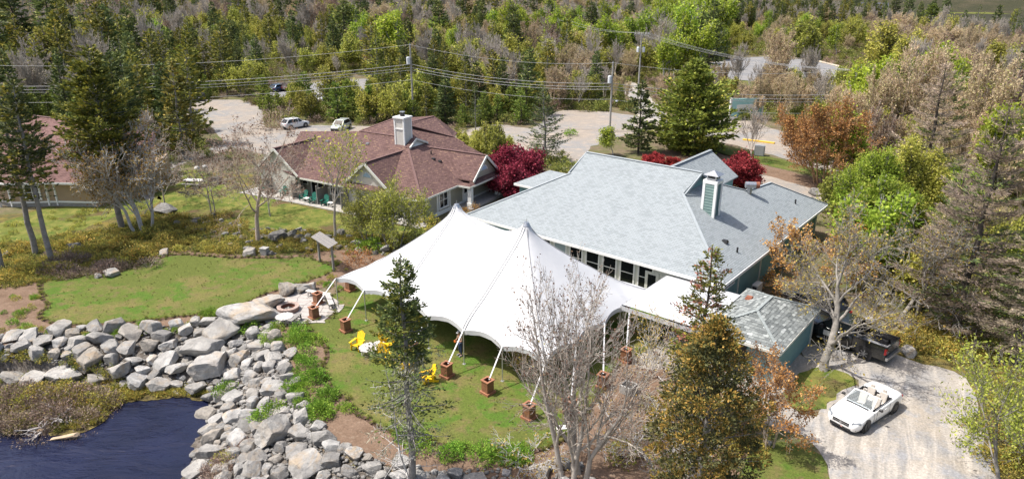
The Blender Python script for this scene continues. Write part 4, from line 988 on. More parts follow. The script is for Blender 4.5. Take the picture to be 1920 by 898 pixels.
# weathered slatted round tables
M_silver = plain('silvered_wood', (.42, .40, .38), .8, var=.15, sc=10)
def round_table(px, py, R, h, lb):
    x, y = G(px, py); t = thing('round_table', lb, 'table', (x, y, .034), TA + .3)
    w_ = .12; n = int(2 * R / w_)
    for j in range(n):
        yy = -R + w_ * (j + .5); hl = math.sqrt(max(.001, R * R - yy * yy)); b = MB(); b.box((0, yy, h), (2 * hl, w_ - .012, .03)); b.build('slat', M_silver, t)
    for a in range(4):
        b = MB(); b.bar((.7 * R * math.cos(a * 1.571 + .785), .7 * R * math.sin(a * 1.571 + .785), h - .01), (.78 * R * math.cos(a * 1.571 + .785), .78 * R * math.sin(a * 1.571 + .785), 0), .06, .04); b.build('leg', M_silver, t)
round_table(693, 664, .62, .46, 'pale round slatted table beside the left yellow chair')
round_table(712, 658, .38, .5, 'small pale round table partly hidden behind the front spruce')
round_table(535, 606, .60, .50, 'silvery round slatted table at the lower edge of the flagstone patio')
def bench(px0, py0, px1, py1, lb, mat=M_silver, h=.45, wd=.36):
    a, b_ = Vector((*G(px0, py0, h), 0)), Vector((*G(px1, py1, h), 0)); c = (a + b_) / 2; L = (b_ - a).length; an = math.atan2((b_ - a).y, (b_ - a).x)
    t = thing('bench', lb, 'bench', (c.x, c.y, .05), an)
    for j in range(3):
        q = MB(); q.box((0, -wd / 2 + wd / 6 + j * wd / 3, h), (L, wd / 3 - .012, .04)); q.build('plank', mat, t)
    for s in (-1, 1):
        q = MB(); q.bar((s * L * .38, -.14, h - .02), (s * L * .38, -.02 - .16, 0), .07, .07); q.bar((s * L * .38, .14, h - .02), (s * L * .38, .18, 0), .07, .07); q.bar((s * L * .38, -.15, .22), (s * L * .38, .15, .22), .05, .06); q.build('leg', mat, t)
bench(575, 545, 610, 552, 'pale plank bench behind the cedar planters on the patio', plain('pale_plank', (.55, .52, .48), .8))
bench(613, 551, 622, 572, 'grey plank bench at the right rim of the patio near the tent pole')
bench(562, 588, 543, 603, 'grey plank bench beside the round table on the patio', M_greywood)
bench(1043, 803, 1070, 801, 'small pale bench behind the bare tree trunks', plain('pale_plank2', (.6, .58, .55), .8))
# fire pit
x, y = G(541, 583)
fp = thing('fire_pit', 'round reddish brick fire pit on the flagstone patio', 'fire pit', (x, y, .05))
M_fbrick = plain('fire_brick', (.26, .17, .14), .9, var=.3, sc=6)
bk = MB(); bk.box((0, 0, 0), (.30, .17, .13)); bme = bk.mesh('brick', M_fbrick); ck = MB(); ck.box((0, 0, 0), (.27, .27, .07)); cme = ck.mesh('cap_stone', plain('cap_stone', (.36, .27, .23), .9, var=.2, sc=5))
for row in range(2):
    for k in range(15):
        a = (k + row * .5) * 2 * math.pi / 15; obj('brick', bme, fp, (.66 * math.cos(a), .66 * math.sin(a), .07 + row * .14), a + math.pi / 2)
for k in range(16):
    a = k * 2 * math.pi / 16; obj('cap_stone', cme, fp, (.63 * math.cos(a), .63 * math.sin(a), .32), a + math.pi / 2)
b = MB(); b.lathe((0, 0, 0), [(.56, .03), (.56, .3), (.53, .3), (.53, .05)], 24); b.build('liner', M_rust, fp)
b = MB(); b.lathe((0, 0, 0), [(.54, .04), (.3, .10), (.02, .12)], 14); b.build('ash_bed', M_dark, fp)
for k in range(4):
    b = MB(); a = k * 1.7; b.tube([(-.2 * math.cos(a), -.2 * math.sin(a), .14), (.22 * math.cos(a), .22 * math.sin(a), .17)], .045, 7); b.build('log', plain('charred_log%d' % k, (.25, .23, .21), .9), fp)
# flagstones
pat = [(500, 600), (520, 608), (560, 606), (600, 603), (622, 590), (634, 572), (620, 556), (590, 543), (560, 548), (520, 566), (500, 580)]
pg = [G(*q) for q in pat]
sheet('patio', pat, plain('patio_sand', (.30, .27, .23), .95, var=.15, sc=3), .042, 'sand-jointed flagstone patio round the fire pit', .5, .05, 31)
pobj = bpy.data.objects['patio.001'] if 'patio.001' in bpy.data.objects else bpy.data.objects['patio']
M_flag = plain('flagstone', (.37, .34, .315), .85, var=.14, sc=2.5)
r_ = random.Random(5); gxs = {}
cx0 = min(p[0] for p in pg) - .5; cy0 = min(p[1] for p in pg) - .5
def nodep(i, j):
    if (i, j) not in gxs: gxs[i, j] = (cx0 + i * .72 + (j % 2) * .3 + r_.uniform(-.17, .17), cy0 + j * .56 + r_.uniform(-.12, .12))
    return gxs[i, j]
for i in range(10):
    for j in range(10):
        q = [nodep(i, j), nodep(i + 1, j), nodep(i + 1, j + 1), nodep(i, j + 1)]; c = (sum(p[0] for p in q) / 4, sum(p[1] for p in q) / 4)
        if pip([c[0]], [c[1]], pg)[0] or dist_poly([c[0]], [c[1]], pg)[0] < .12:
            if math.hypot(c[0] - x, c[1] - y) < .5: continue
            s = MB(); qq = [((p[0] - c[0]) * .955, (p[1] - c[1]) * .94) for p in q]; s.prism(qq, 0, .03 + r_.uniform(0, .012)); s.build('flagstone', M_flag, pobj, loc=(c[0], c[1], .042))
# arbour sign with shingled roof
ax0, ay0 = G(600, 491); ax1, ay1 = G(626, 509); c = ((ax0 + ax1) / 2, (ay0 + ay1) / 2); an = math.atan2(ay1 - ay0, ax1 - ax0); L = math.hypot(ax1 - ax0, ay1 - ay0)
t = thing('garden_arbour', 'weathered two-post arbour with a small slanted slat roof between lawn and tent', 'arbour', (c[0], c[1], .02), an)
for s in (-1, 1): b = MB(); b.box((s * L / 2, 0, 1.15), (.15, .15, 2.3)); b.build('post', M_greywood, t)
b = MB(); b.bar((-L / 2 - .2, 0, 2.18), (L / 2 + .2, 0, 2.18), .09, .14); b.build('beam', M_greywood, t)
b = MB(); sl = .12
for k in range(7):
    yy = -.36 + k * .12; b = MB(); b.box((0, yy, 2.32 + yy * .35), (L + .75, .11, .03), M=Matrix.Rotation(.34, 3, 'X')); b.build('slat', M_greywood if k % 2 else plain('grey_slat%d' % k, (.20, .19, .185), .9, var=.25, sc=7), t)

# ================================================================== person under the tent edge
def person(x, y, rz):
    t = thing('person', 'person in tan shirt, blue jeans and grey cap under the tent edge holding something orange', 'person', (x, y, .034), rz)
    V_ = dict(pelvis=(0, 0, .95), belly=(0, .0, 1.1), chest=(0, -.02, 1.3), neck=(0, -.05, 1.47), head0=(0, -.08, 1.55), head1=(0, -.09, 1.68),
              shl=(.17, -.02, 1.40), ell=(.24, -.06, 1.13), wrl=(.12, -.28, 1.12), shr=(-.17, -.02, 1.40), elr=(-.24, -.06, 1.13), wrr=(-.10, -.28, 1.14),
              hpl=(.09, 0, .90), knl=(.10, -.03, .50), anl=(.10, .0, .09), tol=(.11, -.15, .045), hpr=(-.09, 0, .90), knr=(-.11, -.01, .50), anr=(-.13, .04, .09), tor=(-.14, -.10, .045))
    def skin(name, mat, verts, edges, rads, root, parent=None):
        me = bpy.data.meshes.new(name); k = list(verts); me.from_pydata([V_[q] if isinstance(q, str) else q for q in k], [], []) if False else me.from_pydata([V_[q] for q in k], [(k.index(a), k.index(b)) for a, b in edges], [])
        o = obj(name, me, parent or t); md = o.modifiers.new('skin', 'SKIN'); 
        for i, q in enumerate(k): me.skin_vertices[0].data[i].radius = rads[q] if isinstance(rads[q], tuple) else (rads[q], rads[q])
        me.skin_vertices[0].data[k.index(root)].use_root = True
        sb = o.modifiers.new('sub', 'SUBSURF'); sb.levels = 2; sb.render_levels = 2; me.materials.append(mat); md.use_smooth_shade = True
        return o
    R = dict(pelvis=(.15, .11), belly=(.14, .10), chest=(.17, .11), neck=.055, head0=.075, head1=.09, shl=.065, ell=.045, wrl=.03, shr=.065, elr=.045, wrr=.03,
             hpl=.085, knl=.06, anl=.04, tol=.035, hpr=.085, knr=.06, anr=.04, tor=.035)
    M_skin = plain('skin', (.45, .24, .16), .6, var=.05); M_jean = plain('blue_jeans', (.035, .055, .11), .9, var=.2, sc=12); M_shirt = plain('tan_shirt', (.32, .24, .17), .9, var=.12, sc=9)
    allv = list(R)
    ed = [('pelvis', 'belly'), ('belly', 'chest'), ('chest', 'neck'), ('neck', 'head0'), ('head0', 'head1'), ('chest', 'shl'), ('shl', 'ell'), ('ell', 'wrl'), ('chest', 'shr'), ('shr', 'elr'), ('elr', 'wrr'), ('pelvis', 'hpl'), ('hpl', 'knl'), ('knl', 'anl'), ('anl', 'tol'), ('pelvis', 'hpr'), ('hpr', 'knr'), ('knr', 'anr'), ('anr', 'tor')]
    skin('body', M_skin, allv, ed, {k: (v if isinstance(v, tuple) else v) for k, v in R.items()}, 'pelvis')
    sc = lambda v, s: tuple(a * s for a in v) if isinstance(v, tuple) else v * s
    sv = ['pelvis', 'belly', 'chest', 'shl', 'ell', 'shr', 'elr']; skin('shirt', M_shirt, sv, [('pelvis', 'belly'), ('belly', 'chest'), ('chest', 'shl'), ('shl', 'ell'), ('chest', 'shr'), ('shr', 'elr')], {k: sc(R[k], 1.14) for k in sv}, 'pelvis')
    jv = ['pelvis', 'hpl', 'knl', 'anl', 'hpr', 'knr', 'anr']; skin('jeans', M_jean, jv, [('pelvis', 'hpl'), ('hpl', 'knl'), ('knl', 'anl'), ('pelvis', 'hpr'), ('hpr', 'knr'), ('knr', 'anr')], {k: sc(R[k], 1.16) for k in jv}, 'pelvis')
    b = MB(); b.lathe((0, -.09, 1.66), [(.112, 0), (.114, .04), (.09, .10), (.03, .13)], 14); b.add([(-.09, -.17, 1.672), (.09, -.17, 1.672), (.06, -.28, 1.655), (-.06, -.28, 1.655)], [(0, 1, 2, 3)]); b.build('cap', plain('grey_cap', (.32, .32, .33), .9), t, smooth=True)
    for s in (-1, 1):
        b = MB(); b.box((s * .12, -.08, .05), (.10, .27, .08), taper=.8); b.build('shoe', plain('grey_shoe%d' % (s + 1), (.2, .2, .2), .8), t)
        hx, hy, hz = (.12, -.28, 1.12) if s > 0 else (-.10, -.28, 1.14); h = MB(); h.box((hx - s * .02, hy - .05, hz + .01), (.035, .085, .08), taper=.9)
        for f in range(4): h.tube([(hx - s * .02, hy - .09, hz + .035 - f * .021), (hx - s * .035, hy - .125, hz + .035 - f * .021), (hx - s * .06, hy - .135, hz + .03 - f * .021)], [.010, .009, .007], 6)
        h.tube([(hx - s * .02, hy - .04, hz + .05), (hx - s * .05, hy - .075, hz + .065)], [.012, .009], 6); h.build('hand', M_skin, t)
    f = MB()
    for s in (-1, 1): f.box((s * .032, -.182, 1.655), (.018, .008, .010))
    f.box((0, -.19, 1.62), (.02, .03, .04), taper=.5); f.box((0, -.17, 1.585), (.045, .01, .01)); f.build('face', M_dark, t)
    o = thing('handheld_case', 'small orange case held by the person under the tent', 'case', (x + .40 * math.sin(rz), y - .40 * math.cos(rz), 1.17), rz)
    b = MB(); b.box((0, 0, 0), (.16, .07, .12)); b.build('shell', plain('orange_case', (.6, .16, .03), .5), o); b = MB(); b.tube([(-.04, 0, .06), (-.04, 0, .10), (.04, 0, .10), (.04, 0, .06)], .01, 6); b.build('handle', M_dark, o)
x, y = G(864, 667); person(x, y, rad(-50))

# ================================================================== vehicles (local x forward)
M_tyre = plain('tyre_rubber', (.018, .018, .018), .85, var=.1); M_rim = plain('alloy_rim', (.42, .43, .44), .3, .8, .05); M_rimdark = plain('dark_rim', (.09, .09, .095), .35, .7, .05)
def paint(name, c, rough=.25, metal=0.0):
    m, N, L, P = newmat(name); P.inputs['Base Color'].default_value = (*c, 1); P.inputs['Roughness'].default_value = rough; P.inputs['Metallic'].default_value = metal; P.inputs['Coat Weight'].default_value = .6; P.inputs['Coat Roughness'].default_value = .08; return m
M_head = plain('headlamp_glass', (.25, .27, .29), .08, .3, 0); M_tail = plain('tail_lamp', (.42, .015, .02), .2, var=0); M_plast = plain('black_plastic', (.02, .02, .022), .5, var=.05)
def wheel(parent, x, y, r=.34, wd=.24, rim=M_rim, steer=0.0, spokes=5):
    s = 1 if y > 0 else -1
    R = Matrix.Rotation(steer, 3, 'Z'); ax = R @ Vector((0, s, 0)); c = Vector((x, y, r))
    w_ = obj('wheel', None, parent); w_ = w_
    t = MB(); t.tube([c - ax * wd * .5, c - ax * wd * .42, c + ax * wd * .38, c + ax * wd * .5], [r * .9, r, r, r * .9], 24); bpy.data.objects.remove(w_); w_ = t.build('wheel', M_tyre, parent)
    q = MB(); q.tube([c + ax * wd * .46, c + ax * wd * .515], [r * .68, r * .66], 20, 1)
    for k in range(spokes):
        a = k * 2 * math.pi / spokes; d = R @ Vector((math.cos(a), 0, math.sin(a))); q.bar(c + ax * wd * .53 + d * r * .08, c + ax * wd * .53 + d * r * .64, .055, .02, 0, roll=ax)
    q.tube([c + ax * wd * .5, c + ax * wd * .56], [r * .16, r * .14], 10); q.build('rim', [rim, M_plast], w_); return w_
def loft(st, closed_top=True):
    """st: list of (x, [(y,z)...]) half sections from sill to centreline; mirrored"""
    mb = MB(); n = len(st[0][1]); ns = len(st); full = 2 * n - 1
    vs = []
    for x, sec in st:
        xs_ = x if hasattr(x, '__len__') else [x] * n
        row = [(xs_[i], sec[i][0], sec[i][1]) for i in range(n)]; vs += row + [(p[0], -p[1], p[2]) for p in row[-2::-1]]
    fs = [(i * full + j, i * full + j + 1, (i + 1) * full + j + 1, (i + 1) * full + j) for i in range(ns - 1) for j in range(full - 1)]
    fs += [tuple(range(full - 1, -1, -1)), tuple(range((ns - 1) * full, ns * full))]
    return mb.add(vs, fs)
def finish(o, lv=2):
    md = o.modifiers.new('sub', 'SUBSURF'); md.levels = lv; md.render_levels = lv
    for p in o.data.polygons: p.use_smooth = True
def convertible(x, y, rz):
    W = paint('white_car_paint', (.80, .80, .79)); t = thing('convertible', 'white open-top convertible with cream seats parked on the gravel driveway', 'car', (x, y, .03), rz)
    # sections run sill, flank, shoulder, bonnet edge, centre
    def sec(w, zs, zb, zt, e=.80): return [(w * .90, zs), (w, zs + .16), (w * 1.0, (zs + zb) / 2 + .06), (w * .975, zb), (w * e, zt), (w * .45, zt + .02), (0, zt + .03)]
    st = [(2.42, sec(.60, .30, .44, .48)), (2.36, sec(.76, .22, .58, .63)), (2.12, sec(.88, .20, .68, .74)), (1.75, sec(.92, .19, .76, .82)), (1.35, sec(.93, .18, .81, .88)), (.80, sec(.93, .18, .86, .94)), (.72, sec(.93, .18, .87, .95))]
    o = loft(st).build('front_body', W, t); finish(o)
    def side(s):
        st2 = [(.80, .93, .86), (.3, .935, .885), (-.4, .935, .90), (-.9, .935, .92), (-1.3, .935, .93), (-1.6, .925, .93)]; mb = MB(); vs = []
        for xx, w_, zb in st2: vs += [(xx, s * w_ * .90, .18), (xx, s * w_, .34), (xx, s * w_, .60), (xx, s * w_ * .975, zb), (xx, s * (w_ - .12), zb + .015), (xx, s * (w_ - .15), zb - .04), (xx, s * (w_ - .16), .45)]
        fs = [(i * 7 + j, i * 7 + j + 1, (i + 1) * 7 + j + 1, (i + 1) * 7 + j) for i in range(5) for j in range(6)]
        if s < 0: fs = [f[::-1] for f in fs]
        o = mb.add(vs, fs).build('side_body', W, t); finish(o)
    side(1); side(-1)
    st = [(-1.15, sec(.93, .18, .93, .94, .84)), (-1.28, sec(.93, .18, .94, .985, .82)), (-1.6, sec(.925, .19, .94, 1.0, .80)), (-2.0, sec(.90, .20, .91, .97, .78)), (-2.28, sec(.84, .24, .84, .88, .76)), (-2.38, sec(.74, .30, .62, .70, .74)), (-2.40, sec(.60, .34, .5, .55, .7))]
    o = loft(st[::-1]).build('rear_body', W, t); finish(o)
    b = MB(); b.box((-.2, 0, .30), (2.0, 1.55, .1)); b.box((-1.12, 0, .62), (.06, 1.5, .55)); b.box((.68, 0, .72), (.22, 1.5, .36)); b.build('cabin_tub', M_dark, t)
    M_seat = plain('cream_leather', (.50, .46, .41), .6, var=.06)
    for nm, sx, ys in (('front_seat', -.12, (.37, -.37)), ('rear_seat', -.86, (.33, -.33))):
        for yy in ys:
            b = MB(); b.box((sx + .05, yy, .50), (.5, .46, .16), taper=.9); b.box((sx - .24, yy, .82), (.13, .44, .56), M=Matrix.Rotation(-.25, 3, 'Y')); o = b.build(nm, M_seat, t); md = o.modifiers.new('b', 'BEVEL'); md.width = .05; md.segments = 3
            h = MB(); h.box((sx - .33, yy, 1.17), (.09, .24, .17), taper=.85); ho = h.build('headrest', M_seat, o); md = ho.modifiers.new('b', 'BEVEL'); md.width = .03; md.segments = 2
    # windscreen
    A, B, C, D = Vector((.86, .74, .93)), Vector((.86, -.74, .93)), Vector((.22, -.60, 1.36)), Vector((.22, .60, 1.36)); fr = MB()
    fr.tube([A, D], .038, 8); fr.tube([B, C], .038, 8); fr.tube([D, Vector((.17, 0, 1.40)), C], .042, 8); fr.tube([A, Vector((.98, 0, .94)), B], .02, 6); fo = fr.build('windscreen_frame', W, t)
    g = MB(); g.add([A, B, C, D, Vector((.96, 0, .94)), Vector((.18, 0, 1.38))], [(0, 4, 5, 3), (4, 1, 2, 5)]); m, N, L, P = newmat('windscreen_glass'); P.inputs['Base Color'].default_value = (.8, .88, .9, 1); P.inputs['Transmission Weight'].default_value = .85; P.inputs['Roughness'].default_value = .02; P.inputs['IOR'].default_value = 1.1
    g.build('windscreen', m, fo)
    b = MB(); b.bar((.95, -.6, .945), (.95, .6, .945), .10, .03); b.build('wiper_cowl', M_plast, t)
    b = MB(); b.tube([(.48, .37, .86), (.42, .37, .9)], .17, 14); b.build('steering_wheel', M_dark, t)
    b = MB(); b.add([(2.40, -.40, .44), (2.40, .40, .44), (2.385, .46, .60), (2.385, -.46, .60)], [(0, 1, 2, 3)]); b.box((2.40, 0, .52), (.06, .86, .15)); b.box((2.435, 0, .53), (.02, .80, .02), m=1); b.tube([(2.43, 0, .52), (2.45, 0, .52)], .07, 12, 1); b.build('grille', [M_plast, M_metal], t)
    b = MB(); b.box((2.38, 0, .27), (.10, 1.1, .12)); b.box((2.22, .66, .33), (.12, .22, .09)); b.box((2.22, -.66, .33), (.12, .22, .09)); b.build('lower_intake', M_plast, t)
    b = MB(); b.box((2.43, .08, .30), (.02, .1, .05)); b.build('plate', plain('plate_red', (.5, .25, .22), .5, var=0), t)
    for s in (-1, 1):
        b = MB(); b.bar((2.34, s * .52, .60), (2.02, s * .86, .68), .12, .12); o = b.build('headlight', M_head, t); md = o.modifiers.new('b', 'BEVEL'); md.width = .03
        b = MB(); b.bar((-2.34, s * .5, .72), (-2.12, s * .84, .78), .10, .12); b.build('tail_light', M_tail, t)
        b = MB(); b.box((.50, s * 1.03, .98), (.14, .20, .12), taper=.8); b.bar((.55, s * .88, .92), (.5, s * 1.0, .96), .04, .03); o = b.build('mirror', M_plast, t); md = o.modifiers.new('b', 'BEVEL'); md.width = .02
        b = MB(); b.box((-.25, s * .94, .74), (.2, .02, .03)); b.build('door_handle', W, t)
        for xx, tw_ in ((1.50, .42), (-1.38, 0)):
            a = MB(); a.tube([(xx, s * .80, .345), (xx, s * .937, .345)], .40, 24); a.build('wheel_arch', M_plast, t); wheel(t, xx, s * .83, .335, .22, M_rimdark if True else M_rim, tw_, 5)
    M_gap = plain('panel_gap', (.04, .04, .042), .6, var=0)
    for s in (-1, 1):
        b = MB()
        for xx in (.62, -.72): b.bar((xx, s * .936, .30), (xx - (.04 if xx > 0 else -.03), s * .925, .90), .012, .012)
        b.bar((.62, s * .936, .29), (-.70, s * .936, .29), .012, .012); b.build('door_gap', M_gap, t)
    b = MB(); b.bar((.98, -.72, .952), (2.28, -.56, .70), .012, .01); b.bar((.98, .72, .952), (2.28, .56, .70), .012, .01); b.build('bonnet_gap', M_gap, t)
    b = MB(); b.box((-.2, .76, .80), (1.75, .05, .30)); b.box((-.2, -.76, .80), (1.75, .05, .30)); b.box((.0, 0, .50), (1.3, .2, .22)); b.box((-1.14, 0, .90), (.12, 1.5, .08)); b.build('cabin_trim', M_plast, t)
    b = MB(); b.bar((.62, .81, .915), (-1.15, .80, .965), .03, .02); b.bar((.62, -.81, .915), (-1.15, -.80, .965), .03, .02); b.build('belt_trim', M_metal, t)
    return t
w1 = Vector(G(1617, 811)); w2 = Vector(G(1677, 771)); d_ = (w1 - w2); an = math.atan2(d_.y, d_.x); mid_ = (w1 + w2) / 2
side_n = Vector((-d_.y, d_.x)).normalized()
convertible(mid_.x - side_n.x * -.83 + .0, mid_.y + side_n.y * .83 if False else mid_.y - side_n.y * -.83, an) if side_n.x < 0 else convertible(mid_.x - side_n.x * .83, mid_.y - side_n.y * .83, an)

def suv(name, label, px, py, heading, body, L=4.5, W=1.84, Hh=1.62, hatch=True, gl=None):
    x, y = G(px, py); t = thing(name, label, 'car', (x, y, .02), heading); w = W / 2; h = L / 2
    def sec(w_, zs, zb, e=.9): return [(w_ * .92, zs), (w_, zs + .2), (w_, zb - .15), (w_ * .96, zb), (w_ * .6, zb + .03), (0, zb + .04)]
    st = [(h, sec(w * .75, .4, .68)), (h - .08, sec(w * .9, .28, .78)), (h - .5, sec(w, .25, .90)), (h - 1.1, sec(w, .24, .99)), (0, sec(w, .24, 1.0)), (-h + .4, sec(w, .25, 1.02)), (-h + .06, sec(w * .94, .3, .98)), (-h, sec(w * .86, .42, .86))]
    o = loft(st[::-1]).build('body', body, t); finish(o)
    g0 = [(h - 1.15, w * .86, .98), (h - 1.85, w * .72, Hh - .07), (-h + .75, w * .70, Hh - .07), (-h + .18, w * .82, 1.0)]
    gm = MB(); vs = []
    for s in (1, -1): vs += [(p[0], s * p[1], p[2]) for p in g0]
    gm.add(vs, [(0, 1, 2, 3), (7, 6, 5, 4), (4, 5, 1, 0), (3, 2, 6, 7)]); gm.build('window_band', gl or M_glass, t)
    r = MB(); r.add([(h - 1.80, w * .74, Hh - .08), (h - 1.80, -w * .74, Hh - .08), (-h + .62, -w * .72, Hh - .06), (-h + .62, w * .72, Hh - .06), (h - 1.95, w * .6, Hh), (h - 1.95, -w * .6, Hh), (-h + .8, -w * .6, Hh), (-h + .8, w * .6, Hh)],
              [(3, 2, 1, 0), (4, 5, 6, 7), (0, 1, 5, 4), (1, 2, 6, 5), (2, 3, 7, 6), (3, 0, 4, 7)]); r.build('roof', body, t)
    for s in (1, -1):
        p = MB(); p.bar((h - 1.15, s * w * .87, .98), (h - 1.84, s * w * .735, Hh - .07), .06, .06); p.bar((.15, s * w * .87, 1.0), (.1, s * w * .735, Hh - .07), .07, .04); p.bar((-h + .2, s * w * .84, 1.0), (-h + .72, s * w * .72, Hh - .07), .16, .06); p.build('pillar', body, t)
        p = MB(); p.box((-h + .06, s * w * .72, .86), (.10, .3, .13)); p.build('tail_light', M_tail, t)
        p = MB(); p.box((h - .14, s * w * .68, .74), (.14, .32, .12)); p.build('headlight', M_head, t)
        p = MB(); p.box((h - 1.5, s * (w + .1), 1.05), (.12, .18, .12)); p.build('mirror', body, t)
        for xx in (h - .9, -h + .85):
            a = MB(); a.tube([(xx, s * (w - .1), .36), (xx, s * (w + .008), .36)], .42, 20); a.build('wheel_arch', M_plast, t); wheel(t, xx, s * (w - .11), .34, .22)
    p = MB(); p.box((-h + .02, 0, .45), (.1, W * .8, .2)); p.build('rear_bumper', M_plast, t); p = MB(); p.box((h - .02, 0, .45), (.1, W * .7, .22)); p.build('front_bumper', M_plast, t)
    p = MB(); p.box((-h - .01, 0, .72), (.02, .5, .12)); p.build('plate', M_wtab, t)
    return t
suv('white_suv', 'white compact SUV seen from behind parked on the sandy yard', 554, 240, rad(50), paint('white_suv_paint', (.62, .63, .64)), 4.4)
suv('silver_green_car', 'pale silver car facing the lodge half hidden by lime leaves', 640, 244, rad(-103), paint('silver_green', (.50, .54, .50), .3, .3), 4.4)
suv('brown_suv', 'maroon brown SUV parked on the grey gravel lot', 548, 170, rad(62), paint('maroon_paint', (.11, .055, .05), .3, .3), 4.6)
suv('blue_car', 'dark blue car beside the maroon SUV behind white birch stems', 525, 171, rad(62), paint('blue_paint', (.05, .09, .16), .3, .3), 4.4, Hh=1.5)
suv('white_car', 'white car with dark windscreen at the near side of the gravel lot behind shrubs', 605, 190, rad(-100), paint('white_car2', (.55, .56, .56)), 4.4, Hh=1.5)
suv('black_suv', 'black SUV parked beyond the pickup under the bare branches', 1527, 585, rad(115), paint('black_suv_paint', (.012, .012, .014)), 4.7, Hh=1.75)

def pickup(x, y, rz):
    K = paint('black_truck_paint', (.010, .011, .012), .2); t = thing('pickup_truck', 'black pickup truck with empty bed parked behind the shed', 'truck', (x, y, .03), rz)
    w = 1.0
    def sec(w_, zs, zb): return [(w_ * .94, zs), (w_, zs + .12), (w_, zb - .12), (w_ * .97, zb), (w_ * .5, zb + .04), (0, zb + .05)]
    st = [(2.95, sec(.9, .5, 1.05)), (2.88, sec(.98, .42, 1.12)), (2.2, sec(w, .42, 1.2)), (1.2, sec(w, .42, 1.24)), (1.1, sec(w, .42, 1.24)), (-.95, sec(w, .42, 1.24)), (-1.0, sec(w, .42, 1.22))]
    o = loft(st[::-1]).build('body', K, t); finish(o, 1)
    gm = MB(); g0 = [(1.35, .93, 1.22), (.55, .78, 1.84), (-.75, .78, 1.84), (-.98, .92, 1.22)]; vs = []
    for s in (1, -1): vs += [(p[0], s * p[1], p[2]) for p in g0]
    gm.add(vs, [(0, 1, 2, 3), (7, 6, 5, 4), (4, 5, 1, 0), (3, 2, 6, 7)]); gm.build('window_band', M_glass, t)
    r = MB(); r.box((-.1, 0, 1.87), (1.4, 1.6, .07), taper=.93); r.build('roof', K, t)
    for s in (1, -1):
        p = MB(); p.bar((1.35, s * .94, 1.22), (.55, s * .79, 1.85), .07, .07); p.bar((.1, s * .94, 1.22), (.1, s * .79, 1.85), .1, .05); p.bar((-.96, s * .93, 1.22), (-.76, s * .79, 1.85), .16, .06); p.build('pillar', K, t)
        b = MB(); b.box((-1.98, s * .965, .845), (2.0, .07, .83)); b.box((-1.98, s * .94, 1.27), (2.0, .12, .05)); o = b.build('bed_side', K, t); q = MB(); q.box((-1.98, s * .94, 1.30), (1.95, .10, .02)); q.build('bed_rail', M_plast, o)
        b = MB(); b.box((-1.98, s * .80, .78), (.95, .26, .24), taper=.85); b.build('wheel_housing', M_plast, t)
        b = MB(); b.box((-2.95, s * .93, 1.02), (.10, .16, .40)); b.build('tail_light', M_tail, t)
        b = MB(); b.box((2.9, s * .78, .95), (.12, .3, .22)); b.build('headlight', M_head, t)
        b = MB(); b.box((1.0, s * 1.12, 1.3), (.16, .22, .24)); b.build('mirror', M_plast, t)
        b = MB(); b.tube([(1.2, s * 1.02, .42), (-.9, s * 1.02, .42)], .05, 8); b.build('side_step', M_metal, t)
        for xx in (2.0, -1.75):
            a = MB(); a.tube([(xx, s * .9, .44), (xx, s * 1.012, .44)], .5, 22); a.build('wheel_arch', M_plast, t); wheel(t, xx, s * .88, .41, .27, M_rim, 0, 7)
    b = MB(); b.box((-1.98, 0, .62), (2.0, 1.86, .06)); b.build('bed_floor', plain('bed_liner', (.30, .30, .305), .6, var=.2), t)
    b = MB(); b.box((-2.97, 0, .97), (.07, 1.66, .62)); b.build('tailgate', K, t); b = MB(); b.box((-3.07, 0, .55), (.14, 1.9, .2)); b.build('rear_bumper', M_metal, t)
    b = MB(); b.box((-2.0, 0, .48), (1.9, 1.5, .14)); b.build('chassis', M_plast, t)
    b = MB(); b.box((-1.02, 0, 1.0), (.05, 1.8, .5)); b.build('headboard', K, t)
    b = MB(); b.box((.55, 1.008, .88), (.62, .015, .34)); b.build('door_sign', plain('door_sign_white', (.6, .6, .58), .5, var=.03), t)
    return t
rw = Vector(G(1617, 674)); hd = Vector((-.65, .76)); nrm = Vector((hd.y, -hd.x)) * -1     # wheel seen is on the left-hand side
nl = Vector((-hd.y, hd.x)); c = rw - nl * .95 + hd * 1.75; pickup(c.x, c.y, math.atan2(hd.y, hd.x))

